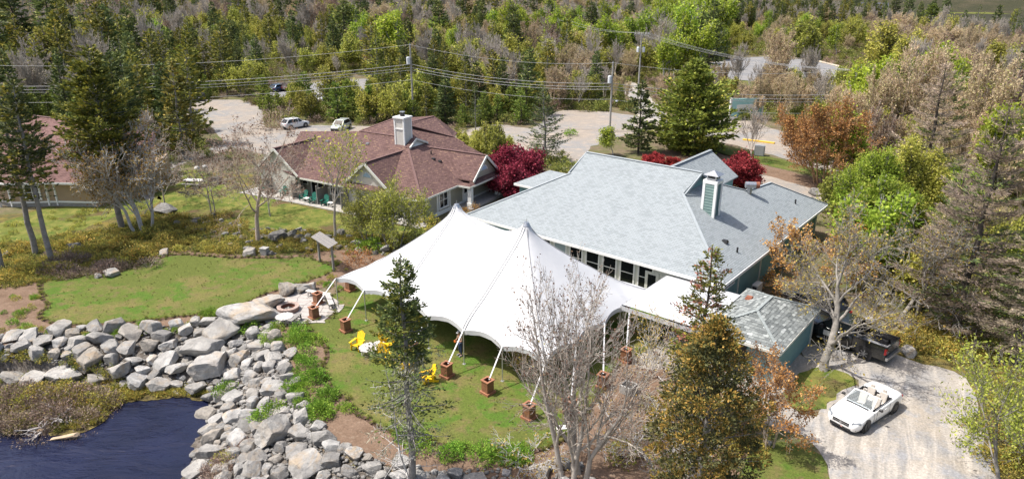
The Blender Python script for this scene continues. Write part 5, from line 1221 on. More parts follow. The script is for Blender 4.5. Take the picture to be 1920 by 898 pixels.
# ================================================================== poles and wires
M_polewood = plain('pole_wood', (.30, .29, .265), .9, var=.2, sc=3); M_xfmr = plain('transformer_grey', (.62, .65, .68), .4, var=.04); M_wire = plain('wire', (.36, .36, .36), .6, var=0)
PT = {}
def upole(key, bx, by, tx, ty, label, xf=0, arm=0, lamp=0, dbl=0):
    x, y = G(bx, by); h = hgt(tx, ty, x, y); t = thing('utility_pole', label, 'utility pole', (x, y, 0), 0, 'utility poles along the road')
    lean = (0, 0); b = MB(); b.tube([(0, 0, -.2), (0, 0, h)], [.17, .12], 10); b.build('pole', M_polewood, t); PT[key] = (x, y, h)
    if xf:
        b = MB(); b.lathe((.38 * xf, -.1, h - 3.0), [(.27, 0), (.29, .05), (.29, 1.0), (.25, 1.1), (.08, 1.14)], 14); b.build('transformer', M_xfmr, t); b = MB(); b.bar((0, 0, h - 2.4), (.3 * xf, -.08, h - 2.4), .08, .08); b.build('bracket', M_metal, t)
    if dbl:
        for s in (-.45, .5): b = MB(); b.lathe((s, .1, h - 3.2), [(.22, 0), (.24, .05), (.24, .8), (.06, .9)], 12); b.build('transformer', M_xfmr, t)
    if arm:
        for zz in (h - .25,): b = MB(); b.box((0, -.12, zz), (2.6, .1, .12)); b.build('crossarm', M_polewood, t)
        for s in (-1.15, -.5, .6, 1.15): b = MB(); b.tube([(s, -.12, h - .2), (s, -.12, h + .08)], [.05, .03], 6); b.build('insulator', M_xfmr, t)
    else: b = MB(); b.tube([(0, 0, h), (0, 0, h + .2)], [.05, .03], 6); b.build('insulator', M_xfmr, t)
    if lamp:
        zl = h - lamp; b = MB(); b.tube([(0, 0, zl - .2), (.5, -.1, zl + .1), (.8, -.15, zl + .1)], .03, 6); b.build('lamp_arm', M_metal, t); b = MB(); b.lathe((.85, -.15, zl - .1), [(.03, .22), (.18, .14), (.2, 0), (.1, -.05)], 10); b.build('lamp_head', M_xfmr, t)
    return t
upole('p1', 776, 232, 772, 84, 'utility pole with a pale transformer behind the lodge chimney', xf=-1)
upole('p2', 1143, 247, 1144, 118, 'utility pole with transformer and lamp standing on the sandy road', xf=-1, lamp=5.6)
upole('p3', 1194, 212, 1202, 62, 'tallest utility pole with crossarm and two transformers', arm=1, dbl=1)
upole('p4', 1598, 235, 1617, 130, 'utility pole with brackets behind the rust-coloured tree', lamp=.5)
x, y = G(1714, 330); t = thing('utility_pole', 'short pale utility pole among the trees left of the dying spruce', 'utility pole', (x, y, 0), 0, 'utility poles along the road'); b = MB(); hh = hgt(1718, 262, x, y); b.tube([(0, 0, 0), (0, 0, hh)], [.16, .13], 8); b.build('pole', M_polewood, t); b = MB(); b.box((0, 0, hh - .2), (.9, .1, .1)); b.build('crossarm', M_polewood, t)
PT['L'] = (-75., 104., 10.2); PT['R'] = (104., 104., 9.2); PT['LL'] = (-80, 118., 9.6); PT['R2'] = (112., 112, 8.2); PT['B3'] = (13, 205, 12)
def wire(a, b, da, db, sag, label, ra=.034, off=0):
    A, B = Vector(PT[a]) - Vector((0, 0, da)), Vector(PT[b]) - Vector((0, 0, db)); A += Vector((off, -.1, 0)); B += Vector((off, -.1, 0)); pts = []
    for i in range(25):
        t = i / 24; p = A.lerp(B, t); p.z -= sag * 4 * t * (1 - t); pts.append(p)
    mb = MB(); mb.tube(pts, ra, 5); tag(mb.build('power_line', M_wire), label, 'power line', 'overhead wires along the road')
for a, b_, wa, wb in (('L', 'p1', 'left edge', 'lodge pole'), ('p1', 'p2', 'lodge pole', 'sandy road pole'), ('p2', 'p4', 'sandy road pole', 'rust tree pole')):
    for da, nm in ((0, 'topmost'), (3.0, 'upper of the lower bundle'), (3.5, 'middle of the lower bundle'), (3.9, 'lower of the lower bundle'), (5.4, 'lowest')):
        wire(a, b_, da, da * (1.25 if b_ == 'p4' else 1), .9 if da else 1.1, f'{nm} wire from the {wa} to the {wb}', .030 if 2.9 < da < 4.5 else .022)
for off, nm in ((-1.1, 'left'), (-.4, 'inner left'), (.6, 'inner right'), (1.1, 'right')):
    wire('p3', 'p4', 0, .1, 1.4, f'{nm} high wire from the tallest pole to the rust tree pole', .018, off); wire('p4', 'R', .1, 0, 1.2, f'{nm} high wire from the rust tree pole to the right edge', .018, off)
    if abs(off) > 1: wire('p3', 'B3', 0, 0, 1.0, f'{nm} high wire from the tallest pole into the back woods', .02, off)
for da in (3.2, 4.0): wire('p4', 'R2', da, da * .6, 1.0, f'service wire leaving the pole behind the rust tree, {"upper" if da < 3.5 else "lower"}', .03)

# ================================================================== back yard things
x, y = G(366, 190); t = thing('dumpster', 'dark grey waste bins with pale lids at the edge of the sandy yard', 'bin', (x, y, .02), .05)
for k in range(2): b = MB(); b.box((-.95 + k * 1.9, 0, .75), (1.8, 1.2, 1.4), taper=.95); bb = b.build('bin_body', plain('bin_dark%d' % k, (.05, .055, .06), .7), t); b = MB(); b.box((-.95 + k * 1.9, 0, 1.50), (1.4, 1.0, .10)); b.build('lid', M_plast, bb); b = MB(); b.box((-.95 + k * 1.9, -.6, 1.25), (.5, .04, .3)); b.build('label_plate', M_wtab, bb)
x, y = G(338, 190); t = thing('yard_sign', 'small white sign board on a post left of the waste bins', 'sign', (x, y, .02)); b = MB(); b.box((0, 0, 1.3), (1.3, .06, 1.1)); b.build('board', M_wtab, t)
for s in (-1, 1): b = MB(); b.box((s * .5, .05, .6), (.09, .09, 1.2)); b.build('post', M_greywood, t)
x, y = G(1397, 224); t = thing('road_sign', 'large pale teal sign board behind bare branches by the pale drive', 'sign', (x, y, .02), .25)
b = MB(); b.box((0, 0, 2.0), (5.6, .2, 2.9)); b.build('board', plain('teal_sign', (.30, .52, .50), .6, var=.04), t); b = MB(); b.box((0, -.13, 1.9), (3.8, .05, 1.2)); b.build('panel', M_wtab, t)
for s in (-1, 1): b = MB(); b.box((s * 3.0, 0, 1.8), (.3, .3, 3.6)); b.build('post', M_wtab, t)
b = MB(); b.box((0, 0, .25), (6.4, .8, .5)); b.build('plinth', M_wtab, t)
x, y = G(1423, 292); t = thing('utility_cabinet', 'grey cabinet beside the bare trunk behind the hall', 'cabinet', (x, y, .02), -.4); b = MB(); b.box((0, 0, .7), (1.3, .8, 1.4)); b.build('casing', plain('cabinet_grey', (.25, .26, .27), .6), t); b = MB(); b.box((0, -.42, .7), (1.1, .03, 1.2)); b.build('door', plain('cabinet_door', (.32, .33, .34), .5), t)
x, y = G(497, 478); t = thing('meter_box', 'grey speckled box on the stones at the upper lawn edge', 'box', (x, y, .02), -.3); b = MB(); b.box((0, 0, .3), (.6, .5, .6)); b.build('casing', plain('grey_box', (.28, .27, .26), .9, var=.3, sc=20), t); b = MB(); b.box((0, 0, .62), (.66, .56, .05)); b.build('lid', M_concrete, t)
x, y = G(1376 - 4, 0) if False else G(1178, 735); t = thing('stone_planter', 'pale square stone planter on the grass right of the bare tree', 'planter', (x, y, .03), TA)
for sx, sy, wx, wy in ((-1, 0, .08, .7), (1, 0, .08, .7), (0, -1, .62, .08), (0, 1, .62, .08)): b = MB(); b.box((sx * .35, sy * .35, .25), (wx, wy, .5)); b.build('side', M_concrete, t)
b = MB(); b.box((0, 0, .4), (.6, .6, .06)); b.build('soil', M_dark, t)
# covered grill and pale table on the slope left of the lodge
x, y = G(365, 350); t = thing('picnic_table', 'white covered picnic table on the grass left of the lodge', 'table', (x, y, .02), -.15)
b = MB(); b.box((0, 0, .76), (2.1, .9, .06)); b.build('table_top', M_wtab, t)
for s in (-1, 1):
    b = MB(); b.box((0, s * .72, .45), (2.1, .28, .05)); b.build('bench_seat', M_greywood, t); b = MB(); b.bar((s * .8, -.6, 0), (s * .8, .3, .74), .09, .06); b.bar((s * .8, .6, 0), (s * .8, -.3, .74), .09, .06); b.bar((s * .8, -.8, .42), (s * .8, .8, .42), .08, .08); b.build('trestle', M_greywood, t)
for k, (px, py, lb) in enumerate([(372, 330, 'left pale round-lidded grill behind the picnic table'), (386, 328, 'right pale round-lidded grill behind the picnic table')]):
    x, y = G(px, py); t = thing('grill', lb, 'grill', (x, y, .02)); b = MB(); b.lathe((0, 0, .7), [(.1, 0), (.3, .1), (.34, .25), (.26, .42), (.05, .5)], 14); b.build('kettle', M_wtab, t)
    for a in range(3): b = MB(); b.tube([(.1 * math.cos(a * 2.1), .1 * math.sin(a * 2.1), .8), (.3 * math.cos(a * 2.1), .3 * math.sin(a * 2.1), 0)], .02, 6); b.build('leg', M_blackmetal, t)
x, y = G(405, 345); t = thing('garden_cart', 'dark garden cart on the grass right of the picnic table', 'cart', (x, y, .02), .3); b = MB(); b.box((0, 0, .55), (1.3, .8, .4), taper=1.15); b.build('tray', M_dark, t)
for s in (-1, 1): b = MB(); b.tube([(.4, s * .42, .28), (.4, s * .5, .28)], .28, 14); b.build('wheel', M_tyre, t)
b = MB(); b.tube([(-.6, -.3, .5), (-1.3, 0, .9), (-.6, .3, .5)], .025, 6); b.build('handle', M_metal, t)
# ================================================================== plants: generators
def seg_mesh(P0, P1, R0, R1, n):
    P0, P1 = np.asarray(P0, float), np.asarray(P1, float); N = len(P0)
    D = P1 - P0; D /= np.linalg.norm(D, axis=1, keepdims=True) + 1e-9
    ref = np.where(np.abs(D[:, 2:3]) < .9, np.array([[0, 0, 1.]]), np.array([[1., 0, 0]]))
    A = np.cross(D, ref); A /= np.linalg.norm(A, axis=1, keepdims=True) + 1e-9; B = np.cross(D, A)
    t = np.arange(n) * 2 * np.pi / n; c, s = np.cos(t)[None, :, None], np.sin(t)[None, :, None]
    ring = A[:, None] * c + B[:, None] * s
    V = np.concatenate([P0[:, None] + ring * np.asarray(R0)[:, None, None], P1[:, None] + ring * np.asarray(R1)[:, None, None]], 1).reshape(-1, 3)
    b = (np.arange(N) * 2 * n)[:, None]; k = np.arange(n)[None]; k2 = (k + 1) % n
    return V, np.stack([b + k, b + k2, b + n + k2, b + n + k], 2).reshape(-1, 4)
def leaf_quads(C, D, ln, wd, r, cup=.0):
    """diamond leaves: C base points, D directions (unit), random roll"""
    C, D = np.asarray(C, float), np.asarray(D, float); N = len(C)
    rv = r.normal(size=(N, 3)); A = np.cross(D, rv); A /= np.linalg.norm(A, axis=1, keepdims=True) + 1e-9
    ln = np.broadcast_to(ln, N)[:, None]; wd = np.broadcast_to(wd, N)[:, None]
    V = np.stack([C, C + D * ln * .5 + A * wd * .5, C + D * ln, C + D * ln * .5 - A * wd * .5], 1).reshape(-1, 3)
    return V, np.arange(4 * N).reshape(-1, 4)
def unit(v): return v / (np.linalg.norm(v, axis=-1, keepdims=True) + 1e-9)
def two_meshes(name, wood, leaves, mats, joined):
    """wood/leaves = list of (V, Q); joined -> one mesh with 2 materials, else (trunk mesh, crown mesh)"""
    def cat(L):
        V, Q, n = [], [], 0
        for v, q in L: V.append(v); Q.append(q + n); n += len(v)
        return np.concatenate(V), np.concatenate(Q)
    wv, wq = cat(wood)
    if not leaves: return (np_mesh(name, wv, wq, mats=[mats[0]], smooth=True),)
    lv, lq = cat(leaves)
    if joined:
        return (np_mesh(name, np.concatenate([wv, lv]), np.concatenate([wq, lq + len(wv)]), mats=mats, qm=np.concatenate([np.zeros(len(wq)), np.ones(len(lq))]), smooth=[0]),)
    return np_mesh(name + '_trunk', wv, wq, mats=[mats[0]], smooth=True), np_mesh(name + '_crown', lv, lq, mats=[mats[1]])

def conifer(name, mats, h=12., R=2.2, seed=1, z0=.12, whorl=.45, nb=6, leaf=(.42, .15), per=26, droop=.25, dens=1.0, prof='cone', joined=True, tr=.16, bare_low=0, gap=.1, lean=0.03, sprayw=.3, jag=(.62, 1.18)):
    """spruce/fir: tapered trunk, whorls of boughs, each bough a limb with hanging sprays"""
    r = np.random.default_rng(seed); wood = []; LC, LD, LL, LW = [], [], [], []
    lx, ly = r.normal(0, lean, 2)
    def tp(z): return np.array([lx * z * z / h + .05 * math.sin(z * 1.3 + seed), ly * z * z / h + .05 * math.cos(z * 1.7 + seed), z])
    zs = np.linspace(0, h, 12); P = np.array([tp(z) for z in zs]); rr = tr * (1 - zs / h) ** .8 + .012
    wood.append(seg_mesh(P[:-1], P[1:], rr[:-1], rr[1:], 8))
    z = h * z0; WP0, WP1, W0, W1 = [], [], [], []
    while z < h * .985:
        f = (z - h * z0) / (h * (1 - z0))
        if prof == 'cone': L = R * (1 - f) ** .85 * min(1, .55 + 2.2 * f)
        elif prof == 'column': L = R * min(1, (1 - f) * 2.2) ** .7 * min(1, .6 + 2 * f)
        else: L = R * math.sin(min(1, f * 1.05 + .12) * math.pi) ** .6
        n = max(3, int(nb * (1 if f < .8 else .7)))
        a0 = r.uniform(0, 6.28)
        for k in range(n):
            if r.random() < gap: continue
            az = a0 + k * 6.283 / n + r.normal(0, .25); l = L * r.uniform(*jag) + .15
            up = .35 * f + .05 - droop * (1 - f) + r.normal(0, .08)
            p = tp(z + r.uniform(-.2, .2)); m = 3; d = np.array([math.cos(az), math.sin(az), up]); pts = [p]
            for j in range(m):
                p = p + d * l / m; pts.append(p); d = d + np.array([0, 0, .16 if droop > 0 else .02]) + r.normal(0, .06, 3)
            pts = np.array(pts); rb = .018 + .012 * l
            for j in range(m): WP0.append(pts[j]); WP1.append(pts[j + 1]); W0.append(rb * (1 - j / m) + .004); W1.append(rb * (1 - (j + 1) / m) + .004)
            dead = f < bare_low
            q = int(per * l / max(R, .1) * dens * (.12 if dead else 1)) + 2
            t = r.uniform(.12, 1.02, q) ** .8 * m; i = np.minimum(t.astype(int), m - 1); u = (t - i)[:, None]
            base = pts[i] * (1 - u) + pts[i + 1] * u
            side = np.array([-math.sin(az), math.cos(az), 0]); sg = r.choice([-1, 1], q)[:, None]; along = unit(pts[i + 1] - pts[i])
            wid = (sprayw * l * (1.05 - t / m * .75))[:, None]
            off = side * sg * wid * r.uniform(0, 1, (q, 1)) + r.normal(0, .05, (q, 3))
            base = base + off; base[:, 2] -= .10 * np.abs(off[:, 0] + off[:, 1]) + r.uniform(0, .12, q)
            dd = unit(along * .9 + side * sg * r.uniform(.2, 1.0, (q, 1)) + r.normal(0, .28, (q, 3)) + np.array([0, 0, .05]))
            LC.append(base); LD.append(dd); LL.append(r.uniform(.6, 1.35, q) * leaf[0]); LW.append(r.uniform(.6, 1.3, q) * leaf[1])
        z += whorl * r.uniform(.7, 1.3) * (1 if f < .7 else .7)
    # leader
    q = 24; t = r.uniform(0, 1, q); top = np.array([tp(h - .7 * x) for x in t]); LC.append(top); LD.append(unit(np.stack([r.normal(0, .6, q), r.normal(0, .6, q), r.uniform(.3, 1, q)], 1))); LL.append(np.full(q, leaf[0] * .6)); LW.append(np.full(q, leaf[1] * .8))
    wood.append(seg_mesh(WP0, WP1, W0, W1, 3))
    return two_meshes(name, wood, [leaf_quads(np.concatenate(LC), np.concatenate(LD), np.concatenate(LL), np.concatenate(LW), r)], mats, joined)

def broadleaf(name, mats, h=9., spread=3., seed=1, stems=1, fork=.3, lv=4, kids=(6, 5, 4, 4), leaf=(.22, .14), lpt=0, r0=.14, up=.25, wob=.16, joined=True, twig=.006, lratio=.62, tipspread=.35, angle=(.5, 1.0), vase=0, flat=0, minlv=None, base_spread=.25):
    """recursive limbs down to twigs; lpt leaves per twig"""
    r = np.random.default_rng(seed); segs = []; tips = []
    def grow(p, d, L, rad, level):
        n = 5 if level == 0 else (4 if level == 1 else 3); pts = [p]; rads = [rad]
        for j in range(n):
            d = d + r.normal(0, wob, 3) + np.array([0, 0, up * (.3 if level == 0 else .5) / n]); 
            if flat and level >= 1: d[2] *= (1 - flat)
            d = d / np.linalg.norm(d); p = p + d * L / n
            pts.append(p); rads.append(max(twig * .8, rad * (1 - .62 * (j + 1) / n)))
        for j in range(n): segs.append((pts[j], pts[j + 1], rads[j], rads[j + 1], level))
        if level >= lv:
            tips.append((pts[0], pts[-1])); return
        nk = kids[min(level, len(kids) - 1)]; s0 = fork if level == 0 else .2
        for k in range(nk):
            t = s0 + (1 - s0) * (k + r.uniform(.2, 1)) / nk; t = min(t, .98); i = min(int(t * n), n - 1); u = t * n - i
            q = pts[i] * (1 - u) + pts[i + 1] * u; ax = pts[i + 1] - pts[i]; ax = ax / np.linalg.norm(ax)
            az = r.uniform(0, 6.28) if level else k * 2.4 + r.uniform(-.5, .5)
            a = np.cross(ax, [0.3, .2, 1.]); a /= np.linalg.norm(a) + 1e-9; b = np.cross(ax, a)
            ang = r.uniform(*angle); nd = ax * math.cos(ang) + (a * math.cos(az) + b * math.sin(az)) * math.sin(ang)
            if nd[2] < -.15: nd[2] *= .3
            nl = L * lratio * r.uniform(.75, 1.15) * (1.15 - .4 * t)
            grow(q, nd / np.linalg.norm(nd), nl, max(twig, rads[i] * .55), level + 1)
        # leader continues
        grow(pts[-1], d, L * lratio * .8, max(twig, rads[-1] * .8), level + 1)
    for s in range(stems):
        a = s * 6.283 / max(stems, 1) + r.uniform(-.4, .4); tl = base_spread if stems > 1 else 0
        d0 = np.array([math.cos(a) * (tl + vase), math.sin(a) * (tl + vase), 1.]); d0 /= np.linalg.norm(d0)
        grow(np.array([math.cos(a) * .12 * (stems > 1), math.sin(a) * .12 * (stems > 1), -.1]), d0, 1.0 * r.uniform(.85, 1.05), 1.0, 0)
    P0 = np.array([s[0] for s in segs]); P1 = np.array([s[1] for s in segs]); R0 = np.array([s[2] for s in segs]); R1 = np.array([s[3] for s in segs]); LV = np.array([s[4] for s in segs])
    # grown in unit trunk lengths: fit to the height and spread
    top = P1[:, 2].max(); rad = np.percentile(np.hypot(P1[:, 0], P1[:, 1]), 97); sc = np.array([spread / rad, spread / rad, h / top])
    P0 = P0 * sc; P1 = P1 * sc; tw = twig; R0 = np.maximum(R0 * r0, tw); R1 = np.maximum(R1 * r0, tw)
    wood = []
    for lvl, n in ((0, 8), (1, 6), (2, 4)):
        k = LV == lvl
        if k.any(): wood.append(seg_mesh(P0[k], P1[k], R0[k], R1[k], n))
    k = LV > 2
    if k.any(): wood.append(seg_mesh(P0[k], P1[k], R0[k], R1[k], 3))
    leaves = []
    if lpt:
        T0 = np.array([t[0] for t in tips]) * sc; T1 = np.array([t[1] for t in tips]) * sc
        N = len(T0); t = r.uniform(.1, 1.1, (N, lpt, 1)); C = (T0[:, None] * (1 - t) + T1[:, None] * t).reshape(-1, 3) + r.normal(0, tipspread * leaf[0], (N * lpt, 3))
        D = unit(r.normal(0, 1, (N * lpt, 3)) + np.array([0, 0, .2])); leaves = [leaf_quads(C, D, r.uniform(.6, 1.4, len(C)) * leaf[0], r.uniform(.6, 1.4, len(C)) * leaf[1], r)]
    return two_meshes(name, wood, leaves, mats, joined)

def shrub(name, mats, h=.8, R=.7, seed=1, n=260, leaf=(.12, .07), stems=10, joined=True, domed=1.0):
    r = np.random.default_rng(seed); a = r.uniform(0, 6.28, stems); rr_ = R * r.uniform(.2, .9, stems)
    P1 = np.stack([np.cos(a) * rr_, np.sin(a) * rr_, h * r.uniform(.55, .95, stems)], 1); P0 = P1 * [.15, .15, 0]
    wood = [seg_mesh(P0, P1, np.full(stems, .014), np.full(stems, .006), 3)]
    # clumps of leaves through the volume, denser at the outside
    nc = max(6, n // 16); u = unit(r.normal(0, 1, (nc, 3)) * [1, 1, .8]); u[:, 2] = np.abs(u[:, 2]); cc = u * np.array([R, R, h * .85]) * (r.uniform(.45, 1, (nc, 1)) ** .6); cc[:, 2] += .05 + h * .08
    k = r.integers(0, nc, n); C = cc[k] + r.normal(0, .11 * (R + h) / 1.5, (n, 3)); C[:, 2] = np.maximum(C[:, 2], .02)
    D = unit(unit(C - [0, 0, h * .2]) * .8 + r.normal(0, .5, (n, 3)) + [0, 0, .25])
    return two_meshes(name, wood, [leaf_quads(C, D, r.uniform(.6, 1.4, n) * leaf[0], r.uniform(.6, 1.4, n) * leaf[1], r)], mats, joined)

# plant materials
B_grey = barkmat('grey_bark', (.16, .145, .13), (.34, .32, .30))
B_mid = barkmat('mid_grey_twigs', (.16, .145, .125), (.36, .335, .30))
B_pale = barkmat('pale_bark', (.38, .36, .34), (.60, .58, .55))
B_dark = barkmat('dark_bark', (.045, .038, .032), (.12, .105, .09))
B_tan = barkmat('tan_twigs', (.42, .32, .23), (.64, .52, .38))
B_greytwig = barkmat('grey_twigs', (.30, .26, .22), (.54, .49, .43))
B_pink = barkmat('pinkish_twigs', (.32, .25, .20), (.50, .42, .35))
B_rust = barkmat('rusty_twigs', (.30, .18, .10), (.46, .30, .18))
L_spruce = leafmat('spruce_needles', [(0, (.020, .030, .012)), (.5, (.045, .062, .020)), (.85, (.075, .09, .025)), (1, (.14, .14, .04))], .2, gain=2.3)
L_olive = leafmat('olive_spruce_needles', [(0, (.028, .038, .010)), (.5, (.085, .09, .018)), (.85, (.15, .145, .025)), (1, (.24, .19, .03))], .22, gain=2.0)
L_young = leafmat('young_conifer_needles', [(0, (.04, .06, .014)), (.5, (.095, .125, .024)), (1, (.18, .21, .035))], .25, gain=1.8)
L_juniper = leafmat('orange_juniper_sprays', [(0, (.05, .06, .018)), (.3, (.11, .11, .028)), (.55, (.22, .155, .035)), (.88, (.32, .20, .045)), (1, (.42, .26, .07))], .15, gain=1.35)
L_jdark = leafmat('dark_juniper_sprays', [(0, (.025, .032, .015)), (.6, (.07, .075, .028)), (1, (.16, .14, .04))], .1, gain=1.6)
L_dead = leafmat('dying_spruce_twigs', [(0, (.14, .11, .09)), (.45, (.26, .21, .17)), (.8, (.36, .28, .21)), (1, (.17, .18, .07))], .2)
L_lichen = leafmat('lichen_tufts', [(0, (.10, .10, .08)), (.5, (.20, .20, .15)), (1, (.32, .32, .24))], .2, gain=1.2)
L_red = leafmat('red_cone_sprays', [(0, (.08, .065, .04)), (.5, (.20, .075, .055)), (1, (.32, .11, .08))], .1, gain=1.3)
L_lime = leafmat('lime_leaves', [(0, (.10, .14, .015)), (.4, (.18, .24, .025)), (.8, (.27, .33, .04)), (1, (.36, .37, .07))], .4, gain=1.45)
L_yellowgreen = leafmat('yellow_green_leaves', [(0, (.13, .14, .025)), (.5, (.25, .26, .045)), (1, (.40, .37, .09))], .4, gain=1.4)
L_ygb = leafmat('airy_lime_leaves', [(0, (.16, .20, .03)), (.5, (.28, .34, .05)), (1, (.42, .44, .10))], .4, gain=1.3)
L_fresh = leafmat('fresh_green_leaves', [(0, (.06, .12, .015)), (.5, (.13, .23, .026)), (1, (.25, .35, .05))], .35, gain=1.5)
L_maple = leafmat('crimson_maple_leaves', [(0, (.07, .008, .012)), (.5, (.20, .02, .032)), (1, (.40, .06, .075))], .3)
L_rust = leafmat('rust_buds', [(0, (.20, .09, .03)), (.5, (.34, .16, .05)), (1, (.46, .27, .10))], .25, gain=1.25)
L_bud = leafmat('dark_red_buds', [(0, (.12, .06, .04)), (.6, (.20, .12, .08)), (1, (.30, .20, .12))], .15, gain=1.1)
L_gold = leafmat('golden_bud_leaves', [(0, (.20, .13, .03)), (.5, (.32, .22, .055)), (1, (.42, .34, .10))], .3, gain=1.2)
L_tanbud = leafmat('tan_buds', [(0, (.28, .20, .12)), (.5, (.40, .31, .19)), (.85, (.46, .40, .24)), (1, (.34, .36, .09))], .3, gain=1.25)
L_heath = leafmat('heath_foliage', [(0, (.09, .085, .03)), (.4, (.19, .18, .04)), (.8, (.30, .25, .055)), (1, (.36, .21, .05))], .3, gain=1.75)
L_brush = leafmat('brown_brush', [(0, (.09, .06, .045)), (.5, (.19, .135, .105)), (1, (.30, .23, .17))], .1)
L_under = leafmat('undergrowth_leaves', [(0, (.05, .06, .018)), (.5, (.12, .135, .03)), (.85, (.19, .19, .045)), (1, (.27, .24, .07))], .3, gain=1.75)

# ================================================================== plants: the ones standing near, each from its own template
def plant(name, label, cat, meshes, x, y, rz=0.0, sc=1.0, group=None, z=None, extra=()):
    zz = tz(x, y) if z is None else z
    if len(meshes) == 1:
        o = obj(name, meshes[0], None, (x, y, zz), rz); o.scale = (sc,) * 3; tag(o, label, cat, group); return o
    t = thing(name, label, cat, (x, y, zz), rz, group); t.scale = (sc,) * 3
    obj('trunk', meshes[0], t); obj('crown', meshes[1], t)
    for nm, m in extra:
        e = obj(nm, m, t)
        if nm in ('dead_twigs', 'red_cones', 'dead_branches'): e['kind'] = 'stuff'
    return t
def at(px, py): return G(px, py)

# 1 spruce in the front centre: dark top, lichen-grey below
def lichen(h, R, seed, z0, z1, n, mat=None, leaf=(.20, .035)):
    r = np.random.default_rng(seed); z = r.uniform(z0, z1, n); a = r.uniform(0, 6.28, n); q = R * r.uniform(.05, 1, n) ** .7 * (1 - .5 * z / h)
    cl = r.integers(0, 60, n); ca = r.uniform(0, 6.28, 60)[cl]; cz = r.uniform(z0, z1, 60)[cl]; cr = R * r.uniform(.15, .95, 60)[cl]
    C = np.stack([np.cos(ca) * cr, np.sin(ca) * cr, cz], 1) + r.normal(0, .16, (n, 3)); D = unit(r.normal(0, .6, (n, 3)) + [0, 0, -.7])
    V, Q = leaf_quads(C, D, r.uniform(.5, 1.4, n) * leaf[0], r.uniform(.5, 1.3, n) * leaf[1], r); return np_mesh('lichen', V, Q, mats=[mat or L_lichen])
m = conifer('front_spruce', [B_grey, L_spruce], 11.6, 2.0, 11, z0=.22, whorl=.38, nb=5, jag=(.4, 1.35), leaf=(.17, .08), per=240, droop=.28, prof='cone', joined=False, tr=.17, gap=.15, lean=.0, bare_low=.42, sprayw=.32)
ol = conifer('front_spruce_tips', [B_grey, L_olive], 11.4, 2.05, 12, z0=.3, whorl=.5, jag=(.4, 1.35), nb=5, leaf=(.18, .09), per=110, droop=.22, joined=False, tr=.02, gap=.3, lean=.0, bare_low=.3)
x, y = at(775, 905)
plant('spruce', 'tall spruce in front of the tent with dark ragged top and pale lichen hanging below', 'tree', m, x, y, extra=[('new_growth', ol[1]), ('dead_twigs', lichen(11.6, 1.9, 5, 2.0, 7.4, 2600)), ('dead_branches', broadleaf('dead_br', [B_pale], 7.0, 1.7, 8, 1, .18, 2, (26, 6), r0=.05, up=-.1, wob=.12, angle=(1.1, 1.7), lratio=.24, twig=.009)[0])])
# 2 bare multi-stemmed tree before the tent
x, y = at(1075, 900)
m = broadleaf('bare_birch', [B_greytwig, L_bud], 11.2, 3.7, 21, 5, .22, 4, (6, 4, 4, 3), leaf=(.09, .07), lpt=1, r0=.15, up=.25, wob=.13, joined=False, twig=.008, angle=(.4, .95), base_spread=.16)
plant('bare_tree', 'bare grey many-stemmed tree in front of the right end of the big tent', 'tree', m, x, y, rz=.6)
# 3 juniper/cedar, orange tipped
x, y = at(1303, 990)
r_ = np.random.default_rng(31)
def clumpy(name, h, R, seed, nclump, per, leaf, mats, prof=.75, csz=.32, z0=.08):
    """dense upright evergreen made of rounded sprays of foliage"""
    r = np.random.default_rng(seed); f = r.uniform(0, 1, nclump) ** .9; a = r.uniform(0, 6.28, nclump)
    rad = R * np.sin(np.clip(f * .86 + .14, 0, 1) * np.pi) ** prof * r.uniform(.4, 1.28, nclump)
    cc = np.stack([np.cos(a) * rad, np.sin(a) * rad, h * (z0 + (1 - z0) * f)], 1)
    zs = np.linspace(0, h * .95, 8); P = np.stack([0 * zs, 0 * zs, zs], 1); rr = .2 * (1 - zs / h) + .03
    sel = r.random(nclump) < .6; b0 = cc[sel] * [.1, .1, .82]
    wood = [seg_mesh(P[:-1], P[1:], rr[:-1], rr[1:], 8), seg_mesh(b0, cc[sel], np.full(sel.sum(), .03), np.full(sel.sum(), .008), 3)]
    cs = csz * r.uniform(.5, 1.3, nclump); C = np.repeat(cc, per, 0); S_ = np.repeat(cs, per)[:, None]
    u = unit(r.normal(0, 1, (len(C), 3))); outd = unit(np.repeat(cc * [1, 1, 0], per, 0)); C = C + u * S_ * r.uniform(.3, 1, (len(C), 1)) ** .5 * [1, 1, .7]
    D = unit(u + outd * .6 + [0, 0, .5] + r.normal(0, .3, C.shape)); V, Q = leaf_quads(C, D, r.uniform(.6, 1.3, len(C)) * leaf[0], r.uniform(.6, 1.3, len(C)) * leaf[1], r)
    return two_meshes(name, wood, [(V, Q)], mats, False)
m = clumpy('juniper', 9.9, 1.9, 32, 170, 100, (.13, .075), [B_grey, L_juniper], csz=.36)
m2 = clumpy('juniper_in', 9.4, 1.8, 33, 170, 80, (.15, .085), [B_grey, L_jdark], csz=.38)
plant('juniper', 'dense upright evergreen with orange tipped foliage in the front right', 'tree', m, x, y, extra=[('inner_foliage', m2[1]), ('dead_twigs', lichen(9.6, 2.2, 3, 3.5, 8, 500))])
